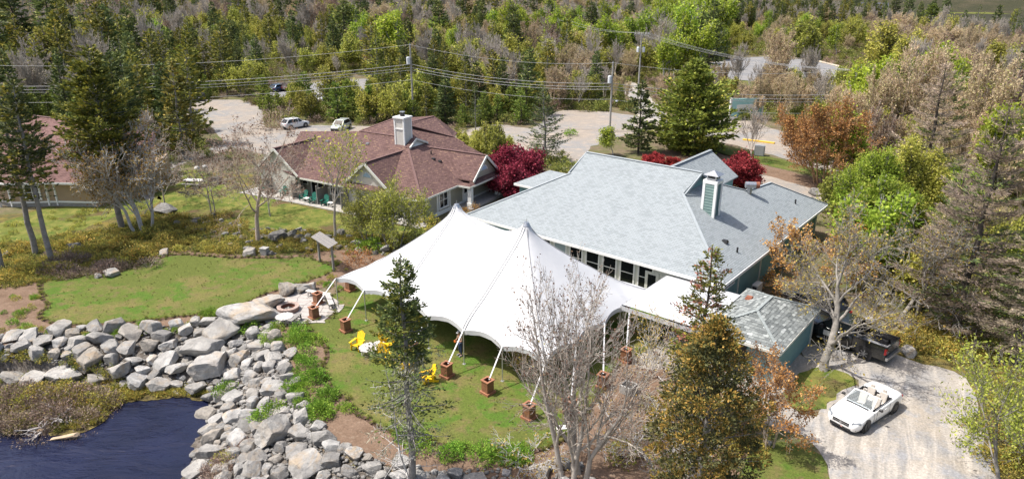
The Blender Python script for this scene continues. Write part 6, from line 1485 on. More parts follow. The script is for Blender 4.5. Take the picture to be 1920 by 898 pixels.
# 4 spruce with red cones
x, y = at(1300, 800)
m = conifer('red_spruce', [B_dark, L_olive], 10.2, 2.2, 41, z0=.2, whorl=.42, nb=5, leaf=(.18, .09), per=120, droop=.1, joined=False, tr=.13, gap=.22, lean=0)
m2 = conifer('red_spruce_r', [B_dark, L_red], 10.1, 2.3, 43, z0=.3, whorl=.6, nb=4, leaf=(.15, .08), per=90, droop=.06, joined=False, tr=.03, gap=.25, lean=0)
plant('spruce', 'spruce with reddish cone tips standing before the small white tent', 'tree', m, x, y, extra=[('red_cones', m2[1]), ('dead_twigs', lichen(10, 1.6, 9, 4, 9, 500))])
# 5 big forked tree by the driveway
x, y = at(1545, 697)
m = broadleaf('forked', [B_mid, L_gold], 10.6, 5.4, 57, 1, .34, 5, (6, 4, 4, 3, 3), leaf=(.14, .10), lpt=1, r0=.30, up=.12, wob=.2, joined=False, twig=.012, angle=(.5, 1.15), tipspread=.8, lratio=.66)
plant('bare_tree', 'gnarled pale-barked tree with a forked trunk beside the black pickup', 'tree', m, x, y, rz=.6)
# 5b second one behind by the pines
x, y = at(1700, 600)
m = broadleaf('forked_b', [B_mid, L_gold], 9.0, 5.0, 58, 2, .25, 4, (6, 5, 4, 4), leaf=(.14, .10), lpt=1, r0=.17, up=.1, wob=.2, joined=False, twig=.014, angle=(.5, 1.2), tipspread=.8)
plant('bare_tree', 'pale crooked tree with sparse golden buds right of the driveway tree', 'tree', m, x, y, rz=.4)
x, y = at(1520, 560)
plant('bare_tree', 'bare tree with rusty buds behind the weathered shed', 'tree', broadleaf('rusty_c', [B_greytwig, L_rust], 6.5, 4.2, 59, 2, .2, 4, (5, 5, 4, 4), leaf=(.15, .12), lpt=3, r0=.12, up=.2, wob=.16, joined=False, twig=.012, tipspread=.6), x, y)
# 6 rust-leaved shrub tree left of driveway
x, y = at(1440, 838)
m = broadleaf('rust_tree', [B_pink, L_rust], 5.6, 2.0, 61, 3, .2, 4, (5, 4, 4, 3), leaf=(.11, .08), lpt=3, r0=.06, up=.3, wob=.14, joined=False, twig=.006, tipspread=.8)
plant('small_tree', 'small tree with rusty red buds between the juniper and the driveway', 'tree', m, x, y)
# 7 airy lime tree lower right
x, y = at(1905, 930)
m = broadleaf('airy', [B_grey, L_ygb], 9.2, 3.9, 71, 3, .2, 4, (5, 4, 4, 3), leaf=(.15, .075), lpt=4, r0=.10, up=.3, wob=.14, joined=False, twig=.007, tipspread=1.1)
plant('leafy_tree', 'airy tree with thin yellow-green leaves at the lower right corner', 'tree', m, x, y)
x, y = at(1905, 840)
m = broadleaf('airy2', [B_grey, L_ygb], 5.2, 2.6, 72, 3, .15, 4, (5, 4, 4, 3), leaf=(.15, .08), lpt=4, r0=.08, up=.3, wob=.14, joined=False, twig=.007, tipspread=1.0)
plant('leafy_tree', 'low lime green tree behind the airy tree at the right edge', 'tree', m, x, y)
# 8 dying spruces right
dy = [conifer('dying', [B_dark, L_dead], 15.0, 4.4, 81, z0=.10, whorl=.7, nb=7, leaf=(.28, .04), per=360, droop=.22, joined=False, tr=.24, gap=.16, sprayw=.30, jag=(.5, 1.25)),
      conifer('dying', [B_dark, L_dead], 14.0, 3.5, 82, z0=.12, whorl=.7, nb=6, leaf=(.28, .04), per=320, droop=.22, joined=False, tr=.2, gap=.16, sprayw=.30, jag=(.5, 1.25))]
for k, (px, py, tx, ty, lb) in enumerate([(1785, 640, 1838, 195, 'huge dying spruce with drooping brown-grey boughs right of the grey-roofed hall'),
        (1900, 690, 1960, 330, 'dying brown-grey spruce cut by the right edge of the picture'), (1715, 420, 1735, 112, 'tall thin dying spruce behind the lime green trees'),
        (1760, 520, 1790, 300, 'short dying spruce between the huge dying spruce and the lime trees')]):
    x, y = at(px, py); h = hgt(tx, ty, x, y); src = dy[k % 2]; H0 = 15. if k % 2 == 0 else 14.
    t = plant('dying_spruce', lb, 'tree', src, x, y, rz=k * 1.3, sc=h / H0, extra=[('mossy_needles', conifer('dy_g%d' % k, [B_dark, L_spruce], 14.5, 3.3, 90 + k, z0=.12, whorl=.9, nb=5, leaf=(.35, .10), per=70, droop=.3, joined=False, tr=.03, gap=.3)[1])])
# 9 lime trees right of hall
limes = [broadleaf('lime_tree', [B_grey, (L_lime, L_yellowgreen)[k]], 8, 2.5, 91 + k, 4, .1, 4, (6, 5, 4, 4), leaf=(.18, .11), lpt=8, r0=.09, up=.5, wob=.15, joined=False, twig=.012, tipspread=1.2) for k in range(2)]
for k, (px, py, tx, ty, s, lb) in enumerate([(1625, 445, 1600, 268, 1, 'bright lime green tree right of the hall, left one of the pair'), (1690, 440, 1655, 250, 1, 'bright lime green tree right of the hall, right one of the pair'),
        (1580, 430, 1570, 325, .8, 'low lime green tree touching the right corner of the grey roof'), (1735, 380, 1742, 285, .8, 'yellow-green tree in front of the thin dying spruce'), (1655, 470, 1650, 330, .8, 'lower lime green tree in front of the pair right of the hall'), (1610, 470, 1605, 345, .8, 'low yellow-green tree at the near right of the hall')]):
    x, y = at(px, py); plant('lime_tree', lb, 'tree', limes[k % 2], x, y, rz=k, sc=hgt(tx, ty, x, y) / 8)
# 10 rust coloured round tree
x, y = at(1540, 345)
m = broadleaf('rust_round', [B_rust, L_rust], 10.6, 5.6, 101, 7, .12, 4, (5, 5, 4, 4), leaf=(.20, .12), lpt=3, r0=.10, up=.3, wob=.12, joined=False, twig=.02, tipspread=.8, base_spread=.5, angle=(.35, .8))
plant('rust_tree', 'round rust-coloured many-stemmed tree behind the hall near the pale drive', 'tree', m, x, y)
# 11 broad olive pine
x, y = at(1292, 285)
m = conifer('broad_pine', [B_dark, L_young], 12.2, 7.4, 111, z0=.06, whorl=.42, nb=9, leaf=(.5, .28), per=110, droop=.12, joined=False, tr=.25, gap=.06, sprayw=.42)
m2 = conifer('broad_pine_y', [B_dark, L_olive], 12.2, 7.5, 112, z0=.06, whorl=.8, nb=6, leaf=(.5, .26), per=70, droop=.12, joined=False, tr=.03, gap=.2, sprayw=.4)
plant('pine', 'broad olive green pine behind the ridge of the grey-roofed hall', 'tree', m, x, y, extra=[('new_growth', m2[1])])
x, y = at(1196, 288)
plant('spruce', 'ragged dark spruce left of the broad olive pine', 'tree', conifer('ragged', [B_dark, L_spruce], 9.6, 2.7, 121, z0=.08, whorl=.5, nb=6, leaf=(.42, .2), per=70, droop=.0, joined=False, gap=.25), x, y)
x, y = at(1022, 305)
plant('spruce', 'thin see-through spruce between the red maple and the hall roof', 'tree', conifer('thin', [B_grey, L_spruce], 9.8, 3.3, 122, z0=.08, whorl=.42, nb=6, leaf=(.35, .10), per=60, droop=.05, joined=False, gap=.15), x, y)
# 13 japanese maples
mp = [broadleaf('red_maple', [B_dark, L_maple], 4.2, 2.9, 131 + k, 4, .15, 4, (5, 5, 4, 4), leaf=(.20, .13), lpt=9, r0=.08, up=.1, wob=.16, joined=False, twig=.01, tipspread=1.0, flat=.25, angle=(.5, 1.1), base_spread=.5) for k in range(2)]
for k, (px, py, tx, ty, s, lb) in enumerate([(963, 362, 960, 275, 1, 'crimson Japanese maple between the lodge porch and the hall'), (1372, 362, 1368, 290, 1, 'crimson Japanese maple behind the hall chimney'),
                                         (1225, 318, 1225, 286, 1, 'crimson Japanese maple peeping over the hall ridge'), (1262, 318, 1262, 288, .8, 'small crimson maple beside the rear gable of the hall')]):
    x, y = at(px, py); h = hgt(tx, ty, x, y); t = plant('red_maple', lb, 'tree', mp[k % 2], x, y, rz=k * 2, sc=h / 4.2 * s, group='crimson maples round the hall')
# 15 green small trees before the lodge
sm = [broadleaf('fresh_small', [B_grey, L_yellowgreen], 6.2, 2.5, 151 + k, 4, .25, 4, (5, 5, 4, 3), leaf=(.14, .09), lpt=4, r0=.06, up=.2, wob=.15, joined=False, twig=.009, tipspread=1.2, base_spread=.3) for k in range(2)]
for k, (px, py, tx, ty, lb) in enumerate([(742, 468, 735, 328, 'leafy lime green tree with many thin stems before the lodge corner'), (690, 458, 680, 352, 'smaller leafy tree left of the many-stemmed one before the lodge')]):
    x, y = at(px, py); plant('leafy_tree', lb, 'tree', sm[k], x, y, rz=k, sc=hgt(tx, ty, x, y) / 6.2)
x, y = at(627, 447)
plant('slender_tree', 'slender curved tree with forked pale limbs in front of the lodge patio', 'tree', broadleaf('slender', [B_greytwig, L_yellowgreen], 10.6, 3.0, 161, 1, .55, 4, (5, 4, 4, 3), leaf=(.22, .13), lpt=2, r0=.15, up=.3, wob=.12, joined=False, twig=.012, tipspread=1.5, angle=(.4, .9)), x, y)
# 17 bare pinkish tree, 18 grey bare tree group, others at left
x, y = at(484, 455)
plant('bare_tree', 'tall bare tree with pinkish buds left of the lodge', 'tree', broadleaf('pinkish', [B_pink, L_bud], 12.6, 4.7, 171, 1, .36, 5, (6, 4, 3, 3, 3), leaf=(.14, .1), lpt=1, r0=.22, up=.15, wob=.18, joined=False, twig=.010, angle=(.6, 1.2), lratio=.66), x, y, rz=1)
x, y = at(272, 434)
plant('bare_tree', 'large grey tree with gnarled bare limbs and yellow buds on the heath', 'tree', broadleaf('gnarled', [B_pale, L_gold], 11.6, 5.4, 181, 4, .35, 4, (6, 4, 4, 4), leaf=(.18, .13), lpt=2, r0=.16, up=.4, wob=.2, joined=False, twig=.018, angle=(.5, 1.2), tipspread=1.0, base_spread=.4), x, y, rz=.5)
bt = broadleaf('young_bare', [B_greytwig, L_bud], 8.5, 3.0, 191, 1, .3, 4, (6, 4, 4, 3), leaf=(.13, .1), lpt=1, r0=.09, up=.25, wob=.15, joined=False, twig=.012)
for k, (px, py, h, lb) in enumerate([(395, 403, 8.5, 'thin bare tree on the heath, left stem of a close pair'), (402, 401, 7.5, 'thin bare tree on the heath, right stem of a close pair'), (312, 388, 8.5, 'whitish leaning bare tree rooted on a boulder'),
                                   (507, 405, 8, 'thin bare tree on the grass before the left gable of the lodge'), (560, 200, 9, 'thin pale birch beside the gravel lot')]):
    x, y = at(px, py); plant('bare_tree', lb, 'tree', bt, x, y, rz=k * 1.7, sc=h / 8.5)
# 19 tall pines at the left edge
pn = [conifer('tall_pine', [B_grey, L_spruce], 16., 2.8, 201 + k, z0=.40, whorl=.7, nb=6, leaf=(.36, .16), per=90, droop=.05, joined=False, tr=.24, gap=.15, lean=.02, bare_low=.15) for k in range(3)]
po = [conifer('tall_pine_o', [B_grey, L_olive], 15.8, 3.1, 211 + k, z0=.42, whorl=.9, nb=5, leaf=(.36, .16), per=70, droop=.0, joined=False, tr=.02, gap=.25, lean=.0) for k in range(2)]
for k, (px, py, tx, ty, lb) in enumerate([(97, 493, 40, 150, 'tall pine at the left edge, right one of the two leaning trunks'), (68, 478, 5, 120, 'tall pine at the left edge, left one of the two leaning trunks'),
          (5, 505, -30, 190, 'tall pine cut by the left edge of the picture')]):
    x, y = at(px, py); h = hgt(tx, ty, x, y); plant('tall_pine', lb, 'tree', pn[k % 3], x, y, rz=k * 2, sc=h / 16., group=None, extra=[('new_growth', po[k % 2][1])])
x, y = at(228, 428)
plant('tall_pine', 'broad olive spruce with dark trunk left of the gnarled grey tree', 'tree', conifer('broad_left', [B_grey, L_olive], 15, 4.0, 221, z0=.34, whorl=.42, nb=8, leaf=(.34, .15), per=170, droop=.08, joined=False, tr=.25, gap=.12), x, y, sc=hgt(168, 85, *at(228, 428)) / 15)
# bare brush right of the bare tree: low arching bare branches by the lower middle
for k, (px, py, h, R, lb) in enumerate([(1180, 830, 2.8, 3.0, 'tangle of bare arching branches right of the bare tree'), (1230, 870, 2.4, 2.6, 'low bare tangle at the foot of the juniper'), (985, 872, 1.6, 2.2, 'low bare brush on the mulch below the tent lawn'), (1000, 700, 3.4, 2.2, 'bare bush with golden buds in front of the tent corner'), (1230, 700, 4.6, 2.4, 'bare twiggy bush between the small tent and the juniper')]):
    x, y = at(px, py)
    plant('bare_brush', lb, 'bush', broadleaf('brush%d' % k, [B_pale if k != 3 else B_tan, L_gold], h, R, 231 + k, 5, .1, 3, (5, 4, 3), leaf=(.1, .08), lpt=3 if k >= 3 else 1, r0=.04, up=.1, wob=.22, joined=False, twig=.008, base_spread=.9, angle=(.5, 1.2), tipspread=.8), x, y)
# ================================================================== rocks
M_rock = rockmat('granite', (.25, .245, .237), (.44, .43, .41), (.40, .31, .21), (.10, .098, .093))
M_rockdark = rockmat('mossy_dark_granite', (.13, .125, .115), (.27, .265, .25), (.17, .16, .09), (.06, .06, .05))
def rock_mesh(name, seed, sub=3, cuts=16, squash=(1, 1, 1), rough=.035, mat=None):
    r = np.random.default_rng(seed); bm = bmesh.new(); bmesh.ops.create_icosphere(bm, subdivisions=sub, radius=1.0)
    co = np.array([v.co[:] for v in bm.verts]); n = unit(r.normal(0, 1, (cuts, 3))); d = r.uniform(.56, .88, cuts); n[:6] = unit(np.array([[1, 0, 0], [-1, 0, 0], [0, 1, 0], [0, -1, 0], [0, 0, 1], [0, 0, -1.]]) + r.normal(0, .2, (6, 3))); d[:6] = r.uniform(.5, .72, 6)
    for _ in range(2):
        for k in range(cuts):
            t = co @ n[k] - d[k]; co = np.where((t > 0)[:, None], co - t[:, None] * n[k], co)
    co *= np.array(squash); 
    from mathutils import noise as mn
    for i, v in enumerate(bm.verts): 
        q = Vector(co[i]); v.co = q * (1 + rough * 2 * mn.noise(q * 1.7 + Vector((seed, 0, 0))) + rough * mn.noise(q * 5 + Vector((seed, 3, 0))))
    me = bpy.data.meshes.new(name); bm.to_mesh(me); bm.free(); me.materials.append(mat or M_rock); return me
RK = [rock_mesh('rock', 300 + k, 2, 12, ((1, .8, .62), (1, .7, .7), (1, .9, .5), (.9, .8, .85))[k % 4], .05) for k in range(12)]
RKd = []
for k in range(6): m = RK[k].copy(); m.materials.clear(); m.materials.append(M_rockdark); RKd.append(m)
BG = [rock_mesh('boulder', 340 + k, 4, 14, ((1, .8, .6), (1, .75, .75), (1, .9, .45))[k % 3], .045) for k in range(6)]
placed = []      # x, y, r
rr = random.Random(12)
def ok(x, y, r, f=.78):
    for a, b, c in placed:
        if (a - x) ** 2 + (b - y) ** 2 < ((c + r) * f) ** 2: return False
    return True
def put_rock(px, py, wpx, label, name='boulder', me=None, dark=False, zoff=None, hs=1.0, group=None, world=None, rot=None, sink=.25):
    z0 = 0
    if world: x, y = world
    else:
        x, y = G(px, py)
        for _ in range(4): z0 = tz(x, y); x, y = G(px, py, z0)
    r = wpx / 2 / 30. if not world else wpx
    if not world: r = wpx / 2 * (CAM_H / (_sp + (py - 449) / F_PX * _cp)) / F_PX
    me = me or rr.choice(BG if r > .7 else (RKd if dark else RK)); o = obj(name, me, None, (x, y, tz(x, y) + r * (.42 - sink * .5) if zoff is None else zoff), rr.uniform(0, 6.28) if rot is None else rot)
    o.rotation_euler = (rr.uniform(-.35, .35), rr.uniform(-.35, .35), o.rotation_euler[2]); o.scale = (r * 1.08, r * 1.08, r * 1.08 * hs * rr.uniform(.85, 1.1))
    if dark and me in BG:
        o.material_slots[0].link = 'OBJECT'; o.material_slots[0].material = M_rockdark
    tag(o, label, 'rock', group); placed.append((x, y, r)); return o
# big hand-placed ones  (px, py of the centre on the ground, width in photo pixels)
BIG = [(395, 690, 100, 'huge rounded dark-flecked boulder at the back corner of the pond'), (385, 655, 90, 'broad flat-topped boulder above the huge one at the pond corner'), (470, 598, 120, 'long pale bedrock slab sloping down from the fire pit'), (505, 572, 80, 'pale bedrock slab rising to the left rim of the patio'),
       (420, 628, 95, 'pale bedrock slab end between the pond corner and the fire pit'), (330, 690, 55, 'squat tan boulder at the waterline left of the huge boulder'), (310, 680, 60, 'grey boulder left of the huge boulder, upper'),
       (225, 690, 55, 'dark cracked boulder in the sea wall above the brush'), (172, 672, 62, 'broad grey boulder in the sea wall above the brush'), (112, 672, 75, 'long layered grey boulder in the left sea wall'),
       (55, 680, 62, 'tan and grey boulder in the left sea wall'), (15, 668, 62, 'pale boulder at the left edge of the sea wall'), (42, 652, 50, 'brownish boulder on top of the left sea wall'), (150, 640, 45, 'tan topped boulder on the crest of the sea wall'),
       (240, 652, 46, 'small pale boulder in the middle of the sea wall'), (280, 645, 52, 'wedge shaped grey boulder in the sea wall'), (318, 645, 48, 'tall grey boulder near the right end of the sea wall'), (348, 618, 42, 'light boulder on the crest above the sea wall'),
       (305, 628, 46, 'sandy coloured boulder on the crest of the sea wall'), (250, 672, 40, 'grey boulder low in the sea wall'), (285, 672, 36, 'small grey boulder low in the sea wall'), (332, 718, 36, 'small tan boulder standing in the water corner'),
       (520, 815, 90, 'huge pale boulder with tan face low on the right bank'), (575, 875, 90, 'huge smooth pale boulder at the bottom of the right bank'), (485, 860, 50, 'rounded grey boulder left of the huge pale one'), (620, 865, 55, 'cracked grey boulder right of the smooth pale one'),
       (546, 665, 36, 'pointed grey boulder alone on the shrub bank'), (472, 708, 48, 'blocky pale boulder at the top of the right bank'), (440, 745, 50, 'leaning pale boulder at the right waterline'), (405, 790, 46, 'small brown boulder in the water by the right bank'),
       (395, 850, 60, 'long pale slab dipping into the pond at the bottom'), (700, 880, 50, 'grey boulder below the mulch bed'), (790, 893, 40, 'small grey boulder at the bottom edge by the spruce trunk'), (655, 885, 44, 'angular grey boulder at the bottom edge'),
       (1020, 885, 45, 'tan boulder at the foot of the bare tree'), (1060, 868, 40, 'pale boulder between the trunks of the bare tree'), (1440, 830, 22, 'pale rock at the corner of the driveway grass')]
BIG2 = [(540, 548, 52, 'large pale boulder behind the fire pit patio'), (562, 545, 42, 'grey boulder right behind the fire pit patio'), (515, 566, 36, 'pale boulder left of the fire pit'), (500, 588, 34, 'grey boulder at the left rim of the patio'), (582, 543, 34, 'flat grey boulder at the back of the patio beside the pale bench'),
        (308, 478, 26, 'pointed white boulder at the top of the upper lawn'), (212, 517, 36, 'tan and white boulder at the left of the upper lawn'), (184, 521, 18, 'small white rock beside the tan and white boulder'), (468, 478, 34, 'white boulder at the top edge of the upper lawn'), (492, 474, 20, 'small white boulder at the top edge of the upper lawn'),
        (310, 398, 44, 'large grey boulder under the leaning white tree'), (141, 468, 34, 'cracked grey boulder on the dark heath'), (12, 480, 22, 'white flat rock beside the left pine'), (672, 460, 30, 'pale split boulder beside the green bush by the tent'), (722, 470, 28, 'pale boulder right of the green bush by the tent'),
        (520, 450, 46, 'broad dark granite slab in the stream bed'), (545, 445, 36, 'grey granite slab in the stream bed'), (622, 462, 30, 'grey boulder behind the arbour'), (640, 440, 26, 'dark boulder left of the slender tree'),
        (1700, 665, 40, 'weathered boulder on the verge behind the pickup'), (1720, 640, 42, 'dark boulder on the verge right of the pickup'), (1625, 605, 34, 'flat beige rock behind the pickup bed'), (1525, 365, 30, 'grey boulder under the rust-coloured tree')]
for q in BIG: put_rock(q[0], q[1] + 4, q[2], q[3], group='boulders of the pond bank', hs=.5 if 'bedrock' in q[3] else .9, rot=.75 if 'bedrock' in q[3] else None)
for q in BIG2: put_rock(q[0], q[1], q[2], q[3], dark='dark' in q[3] or 'stream' in q[3])
# riprap: individuals, then small filler stones as one mass
def area_pts(poly_px, n, z=0):
    P = [G(*q) for q in poly_px]; xs = [p[0] for p in P]; ys = [p[1] for p in P]; out = []
    while len(out) < n:
        x, y = rr.uniform(min(xs), max(xs)), rr.uniform(min(ys), max(ys))
        if pip([x], [y], P)[0]: out.append((x, y))
    return out
SEA = [(-60, 640), (60, 626), (150, 618), (300, 612), (380, 600), (440, 610), (430, 660), (400, 690), (330, 695), (230, 682), (100, 680), (-30, 672)]
RIP = [(470, 596), (500, 612), (532, 650), (548, 700), (565, 750), (590, 790), (640, 838), (720, 868), (800, 880), (900, 895), (900, 960), (560, 990), (330, 990), (340, 880), (352, 815), (375, 780), (375, 730), (385, 700), (430, 640)]
STR = [(395, 405), (440, 430), (520, 428), (600, 440), (700, 452), (800, 455), (790, 480), (700, 478), (600, 472), (500, 482), (440, 470), (360, 440), (330, 425)]
VRG = [(1640, 600), (1760, 620), (1820, 650), (1800, 670), (1700, 655), (1640, 640)]
BOT = [(790, 890), (1000, 872), (1110, 870), (1110, 930), (800, 930)]
def adj(sz): return 'large' if sz > .55 else 'medium' if sz > .34 else 'small'
cnt = 0
for poly, n, smin, smax, zone, dark, lim in ((RIP, 3600, .2, .68, 'riprap right of the pond', False, 270), (SEA, 2200, .3, .85, 'sea wall behind the pond', False, 165), (STR, 300, .2, .55, 'dry stream bed below the lodge', True, 50), (VRG, 60, .2, .45, 'verge behind the pickup', True, 10), (BOT, 60, .18, .35, 'mulch edge at the bottom', False, 12)):
    k = 0
    for i, (x, y) in enumerate(area_pts(poly, n)):
        s = smax * (1 - i / n) ** 1.2 + smin * (1 - (1 - i / n) ** 1.2); s *= rr.uniform(.85, 1.15)
        if k < lim and ok(x, y, s, .64):
            dk = dark and rr.random() < .8
            put_rock(0, 0, s, f'{adj(s)} {"dark mossy" if dk else "pale"} stone of the {zone}', 'stone', dark=dk, group=f'{adj(s)} {"dark" if dk else "pale"} stones of the {zone}', world=(x, y)); k += 1
base = [np.array([v.co[:] for v in rock_mesh('t', 360 + k, 1, 8, (1, .8, .6), .0).vertices]) for k in range(4)]
bt_ = rock_mesh('t', 365, 1, 8); faces = np.array([p.vertices[:] for p in bt_.polygons])
VV, FF, nn_ = [], [], 0
for poly, n in ((RIP, 3600), (SEA, 1200), (STR, 320), (BOT, 160)):
    for x, y in area_pts(poly, n):
        s = rr.uniform(.07, .2); a = rr.uniform(0, 6.28); B = base[rr.randrange(4)] * s; c, sn = math.cos(a), math.sin(a)
        z = tz(x, y) + s * .15 + (.12 if poly is RIP else .05) * rr.random(); VV.append(np.stack([B[:, 0] * c - B[:, 1] * sn + x, B[:, 0] * sn + B[:, 1] * c + y, B[:, 2] + z], 1)); FF.append(faces + nn_); nn_ += len(B)
tag(obj('small_stones', np_mesh('small_stones', np.concatenate(VV), None, np.concatenate(FF), mats=[M_rock])), 'small broken stones filling the gaps of the riprap bank', kind='stuff')

# driftwood root at the pond, fallen slabs
x, y = G(60, 800, WATER_Z); x2, y2 = G(95, 800, WATER_Z)
m = broadleaf('driftwood', [plain('driftwood', (.42, .39, .37), .9, var=.2)], .9, 1.5, 401, 6, .1, 2, (4, 3), r0=.09, up=-.1, wob=.35, twig=.018, base_spread=1.4, angle=(.6, 1.4))
plant('driftwood', 'bleached tangled root lying at the left shore of the pond', 'driftwood', m, x2, y2, z=WATER_Z + .05)
def plank_rock(px, py, L, wd, rz, lb):
    x, y = G(px, py, WATER_Z); me = rock_mesh('slab', int(px), 3, 10, (L / 2, wd / 2, .16), .05, plain('tan_slab%d' % int(px), (.40, .30, .20), .8, var=.25, sc=4)); o = obj('shore_slab', me, None, (x, y, WATER_Z + .1), rz); o.rotation_euler = (.12, -.15, rz); tag(o, lb, 'rock')
plank_rock(140, 785, 1.9, .6, .5, 'long tan rock slab at the pond shore below the brush'); plank_rock(92, 805, 1.6, .55, .7, 'tan rock slab half under water beside the driftwood'); plank_rock(120, 822, 2.2, .35, .1, 'thin brown slab awash in the pond')

# ================================================================== shrubs, bed plants
SH_g = [shrub('green_shrub', [B_dark, L_fresh], .75, .75, 420 + k, 620, (.12, .075)) for k in range(4)]
SH_h = [shrub('heath_shrub', [B_dark, L_heath], .6, .8, 430 + k, 500, (.13, .07)) for k in range(3)]
SH_b = [shrub('brown_brush', [B_greytwig, L_brush], .7, .9, 440 + k, 620, (.16, .04)) for k in range(3)]
SH_l = [shrub('lime_shrub', [B_dark, L_yellowgreen], .6, .6, 450 + k, 380, (.11, .06)) for k in range(2)]
SH_r = [shrub('rust_shrub', [B_rust, L_rust], .9, .8, 460, 500, (.13, .05))]
def put_shrub(tpl, px, py, R, label, name, group=None, world=None, hs=1.0):
    if world: x, y = world
    else:
        x, y = G(px, py); z0 = tz(x, y); x, y = G(px, py, z0)
    me = rr.choice(tpl)[0]; o = obj(name, me, None, (x, y, tz(x, y)), rr.uniform(0, 6.28)); R0 = .75
    o.scale = (R / R0, R / R0, R / R0 * hs * rr.uniform(.85, 1.15)); tag(o, label, 'shrub', group); return o
# bed of green shrubs round the tent lawn, and beside the patio
BED = [[(452, 618), (500, 608), (560, 612), (600, 640), (608, 700), (590, 720), (560, 680), (545, 650), (500, 640)], [(540, 700), (600, 715), (640, 760), (700, 800), (660, 812), (600, 780), (570, 765), (545, 730)], [(740, 815), (900, 845), (1010, 850), (1000, 870), (880, 865), (760, 845)], [(375, 590), (440, 572), (458, 590), (400, 600)]]
for poly, n, nm in zip(BED, (24, 22, 20, 8), ('between riprap and tent lawn, upper bed', 'between riprap and tent lawn, lower bed', 'along the tent lawn front edge', 'below the upper lawn')):
    for x, y in area_pts(poly, n): put_shrub(SH_g, 0, 0, rr.uniform(.35, .7), 'bright green shrub ' + nm, 'green_shrub', 'green shrubs in the bed ' + nm, (x, y), .9)
# small plants in the mulch of the left bed
for poly, n, nm in (([(0, 560), (75, 545), (75, 600), (120, 618), (60, 640), (0, 640)], 34, 'left mulched bank'), ([(100, 612), (220, 612), (370, 596), (400, 604), (300, 622), (150, 632)], 36, 'mulch strip below the upper lawn'), ([(590, 525), (630, 515), (640, 545), (600, 550)], 8, 'mulch bed near the tent corner'), ([(600, 470), (660, 470), (680, 500), (640, 515)], 7, 'mulch bed by the arbour')):
    for x, y in area_pts(poly, n): put_shrub(SH_l if rr.random() < .5 else SH_g, 0, 0, rr.uniform(.2, .42), 'small green tuft plant in the ' + nm, 'bed_plant', 'small plants in the ' + nm, (x, y))
# heath, brush on the peninsula and the slope
for poly, n, tp, nm, lb, R in (([(-30, 690), (150, 695), (225, 712), (215, 735), (160, 780), (60, 795), (-30, 800)], 60, SH_b, 'brown_brush', 'purplish brush clump on the pond peninsula', (.5, .85)), ([(40, 690), (200, 700), (220, 720), (60, 715)], 14, SH_h, 'heath_shrub', 'olive shrub clump on the pond peninsula below the sea wall', (.5, .9)),
        ([(0, 470), (100, 455), (230, 435), (330, 415), (350, 470), (240, 500), (120, 520), (0, 530)], 55, SH_h, 'heath_shrub', 'olive heath clump above the upper lawn', (.5, 1.1)), ([(90, 480), (260, 478), (290, 500), (230, 520), (150, 528), (90, 520)], 24, SH_b, 'brown_brush', 'dark brown brush clump at the left end of the upper lawn', (.5, .9)),
        ([(300, 410), (430, 400), (470, 440), (440, 475), (340, 470)], 44, SH_h, 'heath_shrub', 'low heath clump among the stream rocks', (.4, .8)), ([(0, 420), (90, 400), (230, 375), (290, 400), (200, 430), (60, 450), (0, 460)], 30, SH_l, 'grass_tussock', 'yellow-green tussock on the slope below the tan cottage', (.3, .6)),
        ([(440, 440), (600, 435), (800, 440), (810, 470), (650, 470), (560, 478), (450, 475)], 46, SH_h, 'heath_shrub', 'low heath clump beside the stream stones below the lodge', (.35, .7)), ([(380, 830), (470, 790), (480, 870), (400, 898)], 9, SH_b, 'brown_brush', 'brown brush clump among the bottom rocks by the pond', (.4, .7)),
        ([(1640, 600), (1800, 620), (1900, 680), (1880, 720), (1790, 680), (1660, 640)], 50, SH_h, 'heath_shrub', 'scrubby olive clump on the verge right of the pickup', (.5, 1.0)), ([(1190, 760), (1330, 730), (1420, 800), (1420, 860), (1250, 870)], 26, SH_h, 'heath_shrub', 'low scrub clump between the lawn and the juniper', (.4, .8)),
        ([(1820, 720), (1900, 700), (1960, 860), (1900, 920), (1850, 860)], 18, SH_h, 'heath_shrub', 'golden scrub clump at the right edge of the driveway', (.5, .9))):
    for x, y in area_pts(poly, n): put_shrub(tp, 0, 0, rr.uniform(*R), lb, nm, nm.replace('_', ' ') + ' clumps: ' + lb.split(' on ')[-1].split(' among ')[-1].split(' beside ')[-1].split(' between ')[-1].split(' at ')[-1], (x, y))
for px, py, R, tp, nm, lb in ((692, 470, 1.1, SH_g, 'green_shrub', 'round fresh green bush beside the pale split boulder'), (672, 495, 1.2, SH_r, 'rust_shrub', 'brown twiggy bush at the tent edge by the arbour'), (800, 425, 1.3, SH_h, 'heath_shrub', 'olive bush at the lodge corner behind the tent'), (228, 498, .9, SH_l, 'young_spruce', 'small yellow-green young spruce at the upper lawn edge'),
        (1165, 860, .9, SH_l, 'lime_shrub', 'round lime bush under the bare arching branches'), (885, 405, .9, SH_r, 'rust_shrub', 'reddish bush by the lodge porch column'), (1070, 255, 1.0, SH_g, 'clipped_shrub', 'small upright dark green bush on the sandy road'), (46, 770, .9, SH_l, 'lime_shrub', 'yellow-green bush at the pond shore, lower one'), (55, 745, .7, SH_l, 'lime_shrub', 'yellow-green bush at the pond shore, upper one'),
        (420, 865, .7, SH_l, 'lime_shrub', 'yellow-green shrub among the bottom rocks by the pond'), (515, 782, .9, SH_g, 'green_shrub', 'green shrub clump growing in the middle of the riprap'), (425, 740, .7, SH_g, 'green_shrub', 'green tuft on the pale slab at the right waterline'), (490, 790, .7, SH_g, 'green_shrub', 'smaller green shrub in the middle of the riprap')):
    put_shrub(tp, px, py, R, lb, nm)
